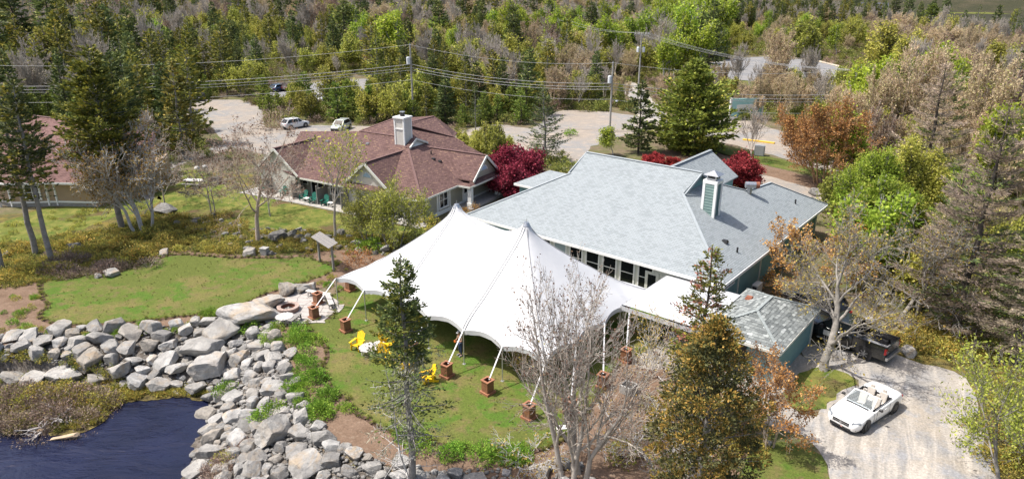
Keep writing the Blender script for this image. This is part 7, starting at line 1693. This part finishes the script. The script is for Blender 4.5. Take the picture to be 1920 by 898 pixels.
# ================================================================== woods behind
F_spr = [conifer('f_spruce', [B_dark, L_spruce], 12, 2.6, 500 + k, z0=.08, whorl=.62, nb=7, leaf=(.62, .26), per=26, droop=.2, gap=.08) for k in range(3)] + [conifer('f_spruce', [B_grey, L_olive], 12, 2.7, 510 + k, z0=.12, whorl=.62, nb=7, leaf=(.6, .26), per=24, droop=.12, gap=.15) for k in range(3)]
F_yng = [conifer('f_young', [B_dark, L_young], 6, 2.0, 520 + k, z0=.04, whorl=.45, nb=7, leaf=(.45, .22), per=24, droop=.05, gap=.05) for k in range(2)]
F_thin = [conifer('f_thin', [B_grey, L_spruce], 13, 1.7, 530 + k, z0=.3, whorl=.7, nb=5, leaf=(.5, .2), per=18, droop=.1, gap=.25) for k in range(2)]
F_bare = [broadleaf('f_bare', [B_greytwig, L_bud], 10, 2.9, 540 + k, 1 + k % 3, .3, 4, (6, 5, 4, 3), leaf=(.2, .14), lpt=0, r0=.13, up=.35, wob=.13, twig=.022, angle=(.35, .8)) for k in range(3)] + \
         [broadleaf('f_bare', [B_tan, L_tanbud], 9, 3.2, 545 + k, 3, .2, 4, (6, 5, 4, 4), leaf=(.17, .11), lpt=2, r0=.10, up=.35, wob=.14, twig=.015, angle=(.35, .8), base_spread=.3) for k in range(3)] + \
         [broadleaf('f_bare', [B_pink, L_bud], 10, 3.0, 549, 2, .25, 4, (6, 5, 4, 3), leaf=(.24, .15), lpt=1, r0=.12, up=.35, wob=.13, twig=.022, angle=(.35, .8))]
F_lime = [broadleaf('f_lime', [B_pale, L_lime], 11, 3.0, 550 + k, 1 + k, .3, 4, (6, 4, 4, 3), leaf=(.42, .26), lpt=4, r0=.12, up=.35, wob=.12, twig=.03, angle=(.4, .9), tipspread=1.0) for k in range(3)]
F_yel = [broadleaf('f_yel', [B_grey, L_yellowgreen], 8, 3.0, 560 + k, 3, .2, 4, (5, 4, 4, 3), leaf=(.36, .22), lpt=3, r0=.09, up=.35, wob=.13, twig=.028, angle=(.4, .9), tipspread=1.0) for k in range(2)]
F_under = [shrub('f_shrub', [B_dark, L_under], 1.8, 1.5, 570 + k, 420, (.30, .17)) for k in range(3)]
F_rustS = [shrub('f_rshrub', [B_rust, L_brush], 1.8, 1.6, 575 + k, 420, (.32, .10)) for k in range(2)]
KIND = {'spruce': (F_spr, 12, 'spruce', 'dark green spruce'), 'young': (F_yng, 6, 'young_conifer', 'young yellow-green conifer'), 'thin': (F_thin, 13, 'thin_spruce', 'thin sparse spruce'), 'bare': (F_bare[:3], 10, 'bare_tree', 'bare grey-twigged tree'), 'tan': (F_bare[3:6], 9, 'budding_tree', 'tan budding tree'),
        'pink': (F_bare[6:], 10, 'bare_tree', 'bare pinkish-twigged tree'), 'lime': (F_lime, 11, 'lime_tree', 'bright lime leaved tree'), 'yel': (F_yel, 8, 'leafy_tree', 'yellow-green leaved tree'), 'under': (F_under, 1.8, 'wild_shrub', 'wild olive green shrub'), 'rs': (F_rustS, 1.8, 'wild_shrub', 'wild brown shrub')}
OPEN = [[G(*q) for q in poly] for poly in ([(328, 192), (450, 186), (492, 202), (505, 234), (720, 238), (780, 262), (900, 290), (500, 292), (420, 272), (392, 240), (345, 215)], [(488, 188), (515, 161), (640, 148), (728, 148), (722, 174), (660, 197), (600, 204)],
        [(840, 262), (870, 243), (935, 232), (1000, 238), (1040, 206), (1230, 216), (1300, 220), (1440, 230), (1500, 260), (1600, 316), (1560, 350), (1400, 345), (1240, 300), (1100, 300), (900, 292)], [(1162, 166), (1190, 152), (1228, 190), (1258, 222), (1195, 222)],
        [(1295, 130), (1360, 110), (1440, 104), (1530, 113), (1615, 138), (1640, 176), (1560, 186), (1330, 172)], [(1360, 10), (1600, 10), (2200, 10), (2200, 84), (1990, 78), (1830, 66), (1600, 43), (1360, 36)])]
HOUSES = [[to_w(*p) for p in [(-27, -3), (3, -3), (3, 24), (-27, 24)]], [to_w(*p, A=AB, X0=BX, Y0=BY) for p in [(-28, -4), (2, -4), (2, 26), (-28, 26)]], [to_w(*p, A=rad(-25), X0=HX, Y0=HY) for p in [(-16, -5), (10, -5), (12, 17), (-16, 17)]]]
fp_ = []; used = {}
grid = {}
def far_ok(x, y, r):
    gx_, gy_ = int(x // 4), int(y // 4)
    for a in range(gx_ - 1, gx_ + 2):
        for b in range(gy_ - 1, gy_ + 2):
            for (u, v, s) in grid.get((a, b), ()):
                if (u - x) ** 2 + (v - y) ** 2 < (r * s) ** 2 * 1.0 if False else (u - x) ** 2 + (v - y) ** 2 < ((r + s) / 2) ** 2: return False
    return True
def free(x, y): 
    for P in OPEN + HOUSES:
        if pip([x], [y], P)[0]: return False
    return True
stuffpts = {k: [] for k in KIND}
def far_fill(n, x0, x1, y0, y1, mix, h):
    c = 0
    while c < n:
        x, y = rr.uniform(x0, x1), rr.uniform(y0, y1)
        if not free(x, y): continue
        k = rr.choices(list(mix), list(mix.values()))[0]; stuffpts[k].append((x, y, tz(x, y), rr.uniform(*h), rr.uniform(0, 6.28))); c += 1
zone_lab = {}
def zone(poly, n, mix, where, h=(.75, 1.2), sp=2.6, small=None):
    P = [G(*q) for q in poly]; xs = [p[0] for p in P]; ys = [p[1] for p in P]; ks = list(mix); ws = [mix[k] for k in ks]; tries = 0; c = 0
    while c < n and tries < n * 14:
        tries += 1; x, y = rr.uniform(min(xs), max(xs)), rr.uniform(min(ys), max(ys))
        if not pip([x], [y], P)[0] or not free(x, y): continue
        k = rr.choices(ks, ws)[0]; s = sp * (.45 if k in ('under', 'rs') else .7 if k == 'young' else 1)
        if not far_ok(x, y, s): continue
        grid.setdefault((int(x // 4), int(y // 4)), []).append((x, y, s)); c += 1
        tp, H0, nm, lb = KIND[k]; sc = rr.uniform(*h) * (rr.uniform(.75, 1.15)) * (1.18 if y > 140 and k not in ('under', 'rs') else 1)
        if used.get(k, 0) >= {'bare': 190, 'pink': 90}.get(k, 280) or k in ('under', 'rs') and used.get(k, 0) >= 150 or y > 330: stuffpts[k].append((x, y, tz(x, y), sc, rr.uniform(0, 6.28))); continue
        used[k] = used.get(k, 0) + 1
        me = rr.choice(tp)[0]; o = obj(nm, me, None, (x, y, tz(x, y)), rr.uniform(0, 6.28)); o.scale = (sc * rr.uniform(.9, 1.1), sc * rr.uniform(.9, 1.1), sc); o.rotation_euler = (rr.uniform(-.04, .04), rr.uniform(-.04, .04), o.rotation_euler[2])
        tag(o, f'{lb} {where}', 'shrub' if k in ('under', 'rs') else 'tree', f'{lb}s {where}')
# nearest zones first
zone([(488, 200), (560, 203), (720, 198), (790, 215), (780, 240), (640, 232), (510, 232)], 90, {'yel': .15, 'under': .4, 'young': .3, 'rs': .15}, 'between the gravel lot and the sandy yard', (.6, 1.0), 2.4)
zone([(670, 180), (730, 165), (900, 190), (1000, 200), (990, 232), (860, 240), (790, 226), (700, 222)], 75, {'spruce': .45, 'young': .25, 'yel': .12, 'under': .18}, 'behind the lodge chimney', (.6, 1.0), 2.8)
zone([(860, 160), (1060, 165), (1160, 180), (1190, 208), (1040, 206), (900, 222)], 75, {'bare': .2, 'tan': .25, 'spruce': .12, 'yel': .15, 'under': .2, 'young': .08}, 'in the strip behind the sandy road', (.6, .95), 2.8)
zone([(1180, 180), (1300, 175), (1330, 215), (1230, 218)], 26, {'rs': .4, 'tan': .3, 'pink': .3}, 'right of the gravel track', (.5, .8), 2.6)
zone([(1240, 250), (1330, 262), (1330, 285), (1230, 288)], 10, {'under': 1}, 'at the foot of the broad olive pine', (.6, 1.0), 2.0)
zone([(1120, 262), (1200, 268), (1210, 292), (1100, 300)], 16, {'under': .5, 'yel': .5}, 'behind the hall ridge', (.4, .6), 2.0)
zone([(985, 270), (1070, 290), (1075, 330), (1000, 330)], 14, {'under': 1}, 'behind the low wing of the hall', (.5, .9), 1.8)
zone([(850, 268), (930, 290), (930, 312), (880, 300)], 10, {'yel': .3, 'under': .7}, 'behind the lodge porch gable', (.4, .8), 1.8)
zone([(0, 180), (330, 195), (345, 230), (380, 300), (300, 318), (200, 290), (110, 235), (0, 250)], 85, {'spruce': .5, 'young': .2, 'bare': .1, 'under': .2}, 'behind the tan cottage', (.7, 1.15), 3.2)
zone([(-60, 330), (40, 300), (60, 320), (-60, 420)], 0, {'spruce': 1}, '', (.7, 1), 3)
zone([(360, 262), (450, 292), (470, 310), (400, 330), (330, 330)], 16, {'under': .7, 'rs': .3}, 'beside the curving concrete path', (.35, .6), 1.8)
zone([(1600, 190), (1720, 210), (1920, 260), (2050, 330), (1990, 420), (1850, 400), (1720, 330), (1640, 330), (1620, 270)], 150, {'tan': .34, 'pink': .06, 'thin': .05, 'yel': .26, 'under': .2, 'lime': .09}, 'right of the rust-coloured tree', (.7, 1.1), 2.8)
zone([(1560, 330), (1620, 330), (1720, 350), (1850, 410), (2050, 480), (2200, 640), (1990, 660), (1850, 640), (1700, 590), (1600, 560), (1560, 500), (1555, 430)], 140, {'yel': .3, 'lime': .1, 'under': .35, 'rs': .15, 'tan': .1}, 'among the dying spruces', (.45, .8), 2.0)
zone([(1250, 180), (1340, 172), (1480, 178), (1600, 188), (1640, 240), (1600, 300), (1510, 250), (1440, 226), (1330, 215)], 60, {'tan': .35, 'yel': .2, 'bare': .2, 'under': .25}, 'between the pale drive and the parking lot', (.6, .95), 3.2)
zone([(1400, 296), (1520, 322), (1560, 345), (1520, 350), (1400, 330)], 14, {'under': .8, 'rs': .2}, 'in the mulch bed behind the hall', (.2, .5), 1.5)
# middle distance
zone([(-100, 120), (240, 120), (330, 150), (330, 195), (0, 182), (-100, 200)], 130, {'spruce': .38, 'young': .15, 'bare': .27, 'thin': .06, 'yel': .14}, 'in the left woods', (.8, 1.25), 3.4)
zone([(240, 112), (480, 105), (500, 160), (480, 184), (330, 190), (250, 170)], 120, {'spruce': .38, 'young': .32, 'lime': .06, 'bare': .1, 'yel': .14}, 'behind the waste bins', (.5, .85), 3.0)
zone([(330, 78), (560, 72), (660, 100), (640, 146), (520, 155), (480, 110), (340, 108)], 90, {'spruce': .33, 'young': .22, 'bare': .2, 'yel': .25}, 'beyond the gravel lot', (.6, 1.0), 3.4)
zone([(640, 90), (900, 85), (1000, 110), (1000, 160), (860, 165), (730, 160), (660, 145)], 120, {'bare': .18, 'yel': .34, 'spruce': .2, 'tan': .13, 'lime': .07, 'young': .08}, 'in the woods above the lodge', (.7, 1.1), 3.6)
zone([(980, 85), (1220, 75), (1250, 120), (1180, 160), (1060, 165), (980, 150)], 110, {'bare': .22, 'tan': .28, 'spruce': .1, 'lime': .12, 'pink': .04, 'yel': .24}, 'in the woods left of the tallest pole', (.8, 1.15), 3.6)
zone([(1220, 70), (1350, 75), (1345, 112), (1300, 128), (1290, 165), (1240, 165), (1225, 120)], 60, {'lime': .6, 'spruce': .15, 'bare': .15, 'yel': .1}, 'left of the parking lot', (.9, 1.3), 3.6)
zone([(1340, 60), (1640, 62), (1700, 110), (1640, 135), (1530, 106), (1440, 98), (1350, 104)], 70, {'yel': .55, 'tan': .22, 'rs': .05, 'under': .1, 'lime': .08}, 'beyond the parking lot', (.55, .9), 3.4)
zone([(1620, 75), (1780, 85), (1990, 100), (2100, 300), (1900, 250), (1700, 200), (1650, 140)], 190, {'tan': .45, 'pink': .06, 'bare': .08, 'under': .19, 'yel': .22}, 'in the right woods before the lake', (.7, 1.05), 3.4)
# far
zone([(-200, 70), (330, 66), (340, 110), (-100, 118)], 210, {'spruce': .18, 'bare': .3, 'pink': .1, 'thin': .07, 'tan': .17, 'yel': .18}, 'in the far left woods', (.9, 1.3), 4.2)
zone([(330, 58), (1000, 55), (1000, 85), (640, 88), (340, 76)], 220, {'bare': .36, 'pink': .06, 'thin': .05, 'spruce': .12, 'yel': .24, 'tan': .17}, 'in the far middle woods', (.9, 1.3), 4.2)
zone([(1000, 50), (1350, 45), (1340, 74), (1000, 84)], 110, {'bare': .3, 'tan': .24, 'thin': .08, 'spruce': .1, 'lime': .1, 'yel': .18}, 'in the far woods above the hall', (.9, 1.3), 4.2)
zone([(-300, 22), (1360, 22), (1350, 48), (1000, 52), (-300, 66)], 900, {'bare': .3, 'pink': .08, 'thin': .08, 'spruce': .14, 'tan': .2, 'yel': .2}, 'on the far rise', (.9, 1.4), 4.8)
zone([(-500, 0), (1300, 0), (1360, 20), (-500, 20)], 900, {'bare': .75, 'spruce': .15, 'thin': .1}, 'on the horizon rise', (1.2, 1.8), 8)
zone([(1340, 40), (1600, 45), (1830, 68), (1990, 80), (1990, 96), (1640, 62), (1340, 58)], 70, {'spruce': .35, 'thin': .2, 'rs': .2, 'bare': .25}, 'on the near shore of the far lake', (.6, 1.0), 3.8)
zone([(1500, 30), (1780, 34), (1780, 44), (1500, 38)], 22, {'spruce': 1}, 'by the lake', (.7, .9), 5) 
far_fill(2600, 60, 900, 560, 1050, {'bare': .4, 'spruce': .35, 'tan': .1, 'thin': .15}, (1.0, 1.7))
far_fill(260, 100, 260, 330, 470, {'bare': .45, 'spruce': .35, 'tan': .1, 'rs': .1}, (.7, 1.1))
far_fill(160, 120, 250, 395, 560, {'spruce': .6, 'bare': .4}, (.9, 1.3))
for px, py, R, lb in ((885, 283, 1.3, 'lime green bush behind the lodge porch roof, left one'), (915, 296, 1.6, 'lime green bush behind the lodge porch roof, middle one'), (945, 290, 1.2, 'lime green bush between the lodge and the crimson maple')):
    x, y = G(px, py); o = obj('lime_bush', F_yel[0][0], None, (x, y, 0), px); o.scale = (R * .5, R * .5, R * .27); tag(o, lb, 'bush')
for px, py, sc, lb in ((892, 262, .62, 'thin dead-looking spruce standing on the sandy road edge'), (1150, 292, .36, 'low bright green bush just behind the hall ridge')):
    x, y = G(px, py); o = obj('thin_spruce' if px < 900 else 'green_bush', (F_thin if px < 900 else F_lime)[0][0], None, (x, y, 0), px); o.scale = (sc * (1 if px < 900 else 1.6),) * 2 + (sc,); tag(o, lb, 'tree' if px < 900 else 'bush')
# spruces beside the dark house
for px, py, s in ((1490, 38, 1.0), (1520, 38, 1.1), (1580, 36, 1.1), (1600, 35, 1.3), (1675, 36, 1.2), (1700, 37, 1.2), (1770, 38, 1.1), (1745, 42, .9), (1655, 44, .8)):
    x, y = G(px, py); me = F_spr[int(px) % 3][0]; o = obj('spruce', me, None, (x, y, 0), px); o.scale = (s * 1.2,) * 3; tag(o, 'dark spruce standing by the dark house on the far lake', 'tree', 'spruces round the dark lake house')
# named mid-distance trees that stand out
for px, py, tx, ty, tp, H0, nm, lb, wf in ((648, 118, 650, 0, F_spr[0], 12, 'spruce', 'tall dark spruce above the gravel lot', 1.5), (827, 100, 825, 0, F_spr[1], 12, 'spruce', 'tall dark spruce near the top middle', 1.4), (755, 150, 757, 22, F_lime[0], 11, 'lime_tree', 'bright lime larch-like tree above the first utility pole', 1.2),
        (970, 120, 968, 0, F_lime[1], 11, 'lime_tree', 'bright lime tree at the top right of the middle', .9), (1042, 118, 1045, 12, F_lime[2], 11, 'lime_tree', 'lime green crown above the sandy road woods', .9), (1262, 150, 1265, 10, F_lime[0], 11, 'lime_tree', 'tallest bright lime tree left of the parking lot', 1.0), (1300, 152, 1290, 25, F_lime[1], 11, 'lime_tree', 'second bright lime tree left of the parking lot', .9),
        (1328, 130, 1328, 0, F_spr[2], 12, 'spruce', 'dark narrow spruce beside the lime trees', 1.1), (835, 232, 830, 148, F_spr[0], 12, 'spruce', 'dark spruce clump right of the lodge chimney', 1.5), (865, 215, 862, 130, F_spr[3], 12, 'spruce', 'olive spruce behind the dark clump right of the lodge chimney', 1.1), (745, 225, 742, 150, F_spr[4], 12, 'spruce', 'olive spruce left of the first utility pole', 1.2),
        (895, 205, 893, 125, F_bare[3], 9, 'budding_tree', 'tan budding tree right of the dark spruces', 1.), (55, 140, 60, -40, F_spr[1], 12, 'spruce', 'tall dark spruce at the top left', 1.3), (110, 130, 118, -30, F_spr[0], 12, 'spruce', 'second tall dark spruce at the top left', 1.3), (215, 160, 213, 40, F_spr[3], 12, 'spruce', 'olive spruce above the tan cottage', 1.5), (425, 160, 420, 42, F_spr[4], 12, 'spruce', 'pointed olive spruce above the waste bins', 1.2),
        (240, 200, 243, 95, F_spr[2], 12, 'spruce', 'dark spruce behind the cottage chimney end', 1.3), (1740, 60, 1740, 8, F_yng[0], 6, 'young_conifer', 'yellow conifer standing at the lake shore', 1.6), (1655, 140, 1660, 38, F_yel[0], 8, 'leafy_tree', 'round yellow-green tree before the dark lake house', 1.1), (1500, 110, 1470, 30, F_yel[1], 8, 'leafy_tree', 'yellow-green tree beyond the parking lot', 1.2),
        (295, 235, 297, 150, F_yng[1], 6, 'young_conifer', 'bright young conifer left of the yard sign', 1.0), (70, 235, 70, 175, F_yng[0], 6, 'young_conifer', 'bright young conifer behind the tan cottage roof', 1.1), (1410, 305, 1405, 195, F_bare[0], 10, 'bare_tree', 'bare forked tree in the mulch bed behind the hall', 1.0), (1450, 195, 1450, 50, F_bare[4], 9, 'budding_tree', 'tall budding tree in front of the parking lot', .8), (1385, 178, 1388, 75, F_bare[1], 10, 'bare_tree', 'thin bare trees before the parking lot, left one', .8),
        (1505, 185, 1505, 80, F_bare[2], 10, 'bare_tree', 'thin bare trees before the parking lot, right one', .8), (1695, 290, 1700, 75, F_bare[4], 9, 'budding_tree', 'tall tan tree right of the pole with brackets', .9), (1800, 300, 1815, 90, F_bare[5], 9, 'budding_tree', 'tall tan tree behind the huge dying spruce', 1.), (1640, 280, 1650, 110, F_bare[3], 9, 'budding_tree', 'tan tree just right of the rust-coloured tree', .9),
        (1870, 300, 1880, 120, F_bare[6], 10, 'bare_tree', 'pinkish bare tree at the right below the lake', 1.), (512, 240, 510, 205, F_rustS[0], 1.8, 'wild_shrub', 'rusty bushy clump left of the white SUV', .9), (695, 228, 693, 160, F_yng[1], 6, 'young_conifer', 'lime young conifer right of the silver car', 1.), (720, 215, 718, 130, F_spr[3], 12, 'spruce', 'olive spruce between the silver car and the lodge chimney', 1.)):
    x, y = G(px, py); h = hgt(tx, ty, x, y); s = h / H0; o = obj(nm, tp[0], None, (x, y, tz(x, y)), px * .7); o.scale = (s * wf, s * wf, s); tag(o, lb, 'tree' if 'shrub' not in nm else 'shrub')
# what lies past 300 of a kind: one mass per kind, instanced on points
def scatter(name, pts, tpl_list, label):
    if not pts: return
    a = np.array(pts); me = bpy.data.meshes.new(name); me.vertices.add(len(a)); me.vertices.foreach_set('co', a[:, :3].astype(np.float32).ravel())
    for nm, col in (('sc', 3), ('rz', 4)):
        at_ = me.attributes.new(nm, 'FLOAT', 'POINT'); at_.data.foreach_set('value', a[:, col].astype(np.float32))
    o = obj(name, me); ng = bpy.data.node_groups.new(name, 'GeometryNodeTree'); ng.interface.new_socket('Geometry', in_out='INPUT', socket_type='NodeSocketGeometry'); ng.interface.new_socket('Geometry', in_out='OUTPUT', socket_type='NodeSocketGeometry')
    N, L = ng.nodes, ng.links; gi, go = N.new('NodeGroupInput'), N.new('NodeGroupOutput'); ip = N.new('GeometryNodeInstanceOnPoints'); mp = N.new('GeometryNodeMeshToPoints')
    L.new(gi.outputs[0], mp.inputs[0]); L.new(mp.outputs[0], ip.inputs['Points'])
    j = N.new('GeometryNodeGeometryToInstance')
    for t in tpl_list:
        tob = bpy.data.objects.new(name + '_sample', t[0]); oi = N.new('GeometryNodeObjectInfo'); oi.inputs['Object'].default_value = tob; oi.inputs['As Instance'].default_value = True; L.new(oi.outputs['Geometry'], j.inputs[0])
    if len(tpl_list) > 1:
        jg = N.new('GeometryNodeJoinGeometry')
        for oi in [n for n in N if n.bl_idname == 'GeometryNodeObjectInfo']: L.new(oi.outputs['Geometry'], jg.inputs[0])
        L.new(jg.outputs[0], ip.inputs['Instance']); ip.inputs['Pick Instance'].default_value = True
    else: L.new([n for n in N if n.bl_idname == 'GeometryNodeObjectInfo'][0].outputs['Geometry'], ip.inputs['Instance'])
    N.remove(j)
    s_ = N.new('GeometryNodeInputNamedAttribute'); s_.data_type = 'FLOAT'; s_.inputs[0].default_value = 'sc'; r_ = N.new('GeometryNodeInputNamedAttribute'); r_.data_type = 'FLOAT'; r_.inputs[0].default_value = 'rz'; cx = N.new('ShaderNodeCombineXYZ'); L.new(r_.outputs[0], cx.inputs[2])
    L.new(s_.outputs[0], ip.inputs['Scale']); L.new(cx.outputs[0], ip.inputs['Rotation']); L.new(ip.outputs[0], go.inputs[0]); md = o.modifiers.new('scatter', 'NODES'); md.node_group = ng
    tag(o, label, kind='stuff')
for k, p in stuffpts.items(): scatter('far_' + ('woods' if k not in ('under', 'rs') else 'scrub'), p, KIND[k][0], f'far mass of {KIND[k][3]}s blending into the distant woods')
# undergrowth covering the forest floor
def mass(poly, n, smin, smax):
    P = [G(*q) for q in poly]; xs = [p[0] for p in P]; ys = [p[1] for p in P]; x = rng.uniform(min(xs), max(xs), n * 3); y = rng.uniform(min(ys), max(ys), n * 3); k = pip(x, y, P)
    for Q in OPEN + HOUSES: k &= ~pip(x, y, Q)
    x, y = x[k][:n], y[k][:n]; return [(a, b, c, d, e) for a, b, c, d, e in zip(x, y, terrain(x, y), rng.uniform(smin, smax, len(x)), rng.uniform(0, 6.28, len(x)))]
WOODS = [(-200, 60), (1340, 48), (1830, 72), (2100, 90), (2200, 640), (1990, 640), (1850, 640), (1700, 590), (1590, 520), (1600, 400), (1560, 345), (1240, 300), (1000, 300), (900, 250), (560, 215), (380, 240), (380, 300), (300, 318), (110, 235), (-100, 280)]
zone([(1075, 250), (1115, 252), (1115, 278), (1080, 285)], 8, {'under': 1}, 'in the island of the sandy road', (.35, .6), 1.5)
zone([(1115, 262), (1185, 268), (1190, 292), (1120, 296)], 9, {'yel': .5, 'under': .5}, 'just behind the hall ridge', (.35, .5), 1.8)
zone([(1300, 240), (1360, 250), (1360, 276), (1300, 270)], 8, {'under': 1}, 'right of the broad olive pine', (.4, .8), 1.5)
u = mass(WOODS, 11000, .35, 1.05); scatter('undergrowth', u, F_under, 'olive undergrowth carpeting the woods')
u = mass(WOODS, 5000, .35, .95); scatter('dry_undergrowth', u, F_rustS, 'brown dry undergrowth carpeting the woods')
HEA = [(-80, 470), (60, 452), (200, 425), (290, 400), (340, 405), (420, 440), (560, 434), (660, 440), (790, 445), (800, 465), (620, 470), (450, 478), (340, 470), (280, 480), (150, 520), (60, 535), (-80, 550)]
low = [shrub('low_tuft', [B_dark, L_heath], .25, .5, 580, 160, (.10, .05)), shrub('low_tuft', [B_dark, L_under], .25, .5, 581, 160, (.10, .05))]
scatter('heath_cover', mass(HEA, 2600, .4, 1.1), low, 'low heath tufts covering the slope')
tg = [shrub('grass_tuft', [B_dark, leafmat('grass_blades', [(0, (.10, .12, .02)), (.6, (.16, .18, .035)), (1, (.24, .24, .06))], .5)], .14, .16, 590, 44, (.12, .018))]
edge_pts = []
for O in (LAWN_A, LAWN_B):
    for i in range(0, len(O)):
        for _ in range(4): edge_pts.append((O[i][0] + rr.gauss(0, .12), O[i][1] + rr.gauss(0, .12), .03, rr.uniform(.5, 1.1), rr.uniform(0, 6)))
xx = rng.uniform(-34, 10, 30000); yy = rng.uniform(28, 62, 30000); kk = pip(xx, yy, LAWN_A) | pip(xx, yy, LAWN_B); xx, yy = xx[kk][:1200], yy[kk][:1200]
edge_pts += [(a, b, .03, s, r_) for a, b, s, r_ in zip(xx, yy, rng.uniform(.25, .5, len(xx)), rng.uniform(0, 6, len(xx)))]
scatter('lawn_tufts', edge_pts, tg, 'short grass tufts on the lawns')
PEN = [(-30, 700), (200, 705), (240, 728), (200, 750), (170, 795), (60, 805), (-30, 812)]
P_ = [G(*q, -1.7) for q in PEN]; xx = rng.uniform(-45, -15, 4000); yy = rng.uniform(25, 45, 4000); kk = pip(xx, yy, P_); xx, yy = xx[kk][:900], yy[kk][:900]
tuf = rough_outline([G(*q, -1.75) for q in [(130, 760), (200, 728), (300, 722), (400, 730), (405, 742), (335, 742), (285, 745), (240, 750), (210, 765), (180, 795), (110, 805)]], .4, .1, 3)
x2 = rng.uniform(-32, -12, 9000); y2 = rng.uniform(28, 44, 9000); k2 = pip(x2, y2, tuf); x2, y2 = x2[k2][:700], y2[k2][:700]
scatter('sedge_tufts', [(a, b, -1.74, s, r_) for a, b, s, r_ in zip(x2, y2, rng.uniform(.5, 1.2, len(x2)), rng.uniform(0, 6, len(x2)))], [shrub('sedge', [B_dark, L_heath], .16, .35, 595, 120, (.14, .03))], 'yellow sedge tufts at the back shore of the pond')
scatter('marsh_tufts', [(a, b, c, s, r_) for a, b, c, s, r_ in zip(xx, yy, terrain(xx, yy), rng.uniform(.6, 1.4, len(xx)), rng.uniform(0, 6, len(xx)))], low, 'low marsh tufts on the pond peninsula')
# haze of the far woods
# ================================================================== labels: say which one, by look first, then by place
_ord = ['', 'second', 'third', 'fourth', 'fifth', 'sixth', 'seventh', 'eighth', 'ninth', 'tenth']
def _scr(o):
    p = o.location; zc = p.y * _cp + (CAM_H - p.z) * _sp; yc = (CAM_H - p.z) * _cp - p.y * _sp; return 960 + F_PX * p.x / zc, 449 + F_PX * yc / zc
_g = {}
for o in S.objects:
    if o.parent is None and 'label' in o and 'group' in o: _g.setdefault((o['group'], o['label']), []).append(o)
for (g, lb), L in _g.items():
    n = len(L)
    if n < 2: continue
    pos = {o.name: _scr(o) for o in L}
    room = 16 - len(lb.split())
    xs_ = sorted(pos[o.name][0] for o in L); ys_ = sorted(pos[o.name][1] for o in L); szs = sorted(o.scale[0] for o in L)
    if n <= 12:
        for i, o in enumerate(sorted(L, key=lambda o: pos[o.name][0])):
            s = 'leftmost' if i == 0 else 'rightmost' if i == n - 1 else (_ord[i] + ' from left' if i < n / 2 else _ord[n - 1 - i] + ' from right')
            if room >= len(s.split()): o['label'] = lb + ', ' + s
    else:
        nc = min(9, max(3, int(round(math.sqrt(n)))))
        cells = {}
        for o in L:
            x, y = pos[o.name]; c = int(sum(v < x for v in xs_) * nc / n); cells.setdefault(c, []).append(o)
        for c, M in cells.items():
            cn = ['at far left', 'at left', 'left of centre', 'just left of centre', 'at centre', 'just right of centre', 'right of centre', 'at right', 'at far right'][int(round(c * 8 / max(1, nc - 1)))]
            M.sort(key=lambda o: -pos[o.name][1])
            for i, o in enumerate(M):
                m = len(M); s = ('nearest' if i == 0 else 'farthest' if i == m - 1 else (_ord[i] + ' nearest' if i < m / 2 and i < 10 else (_ord[m - 1 - i] + ' farthest' if m - 1 - i < 10 else ''))) if m > 1 else ''
                t = (cn + (', ' + s if s else ''))
                if room >= len(t.split()): o['label'] = lb + ', ' + t
                elif room >= len(s.split()) + 1 and s: o['label'] = lb + ', ' + s
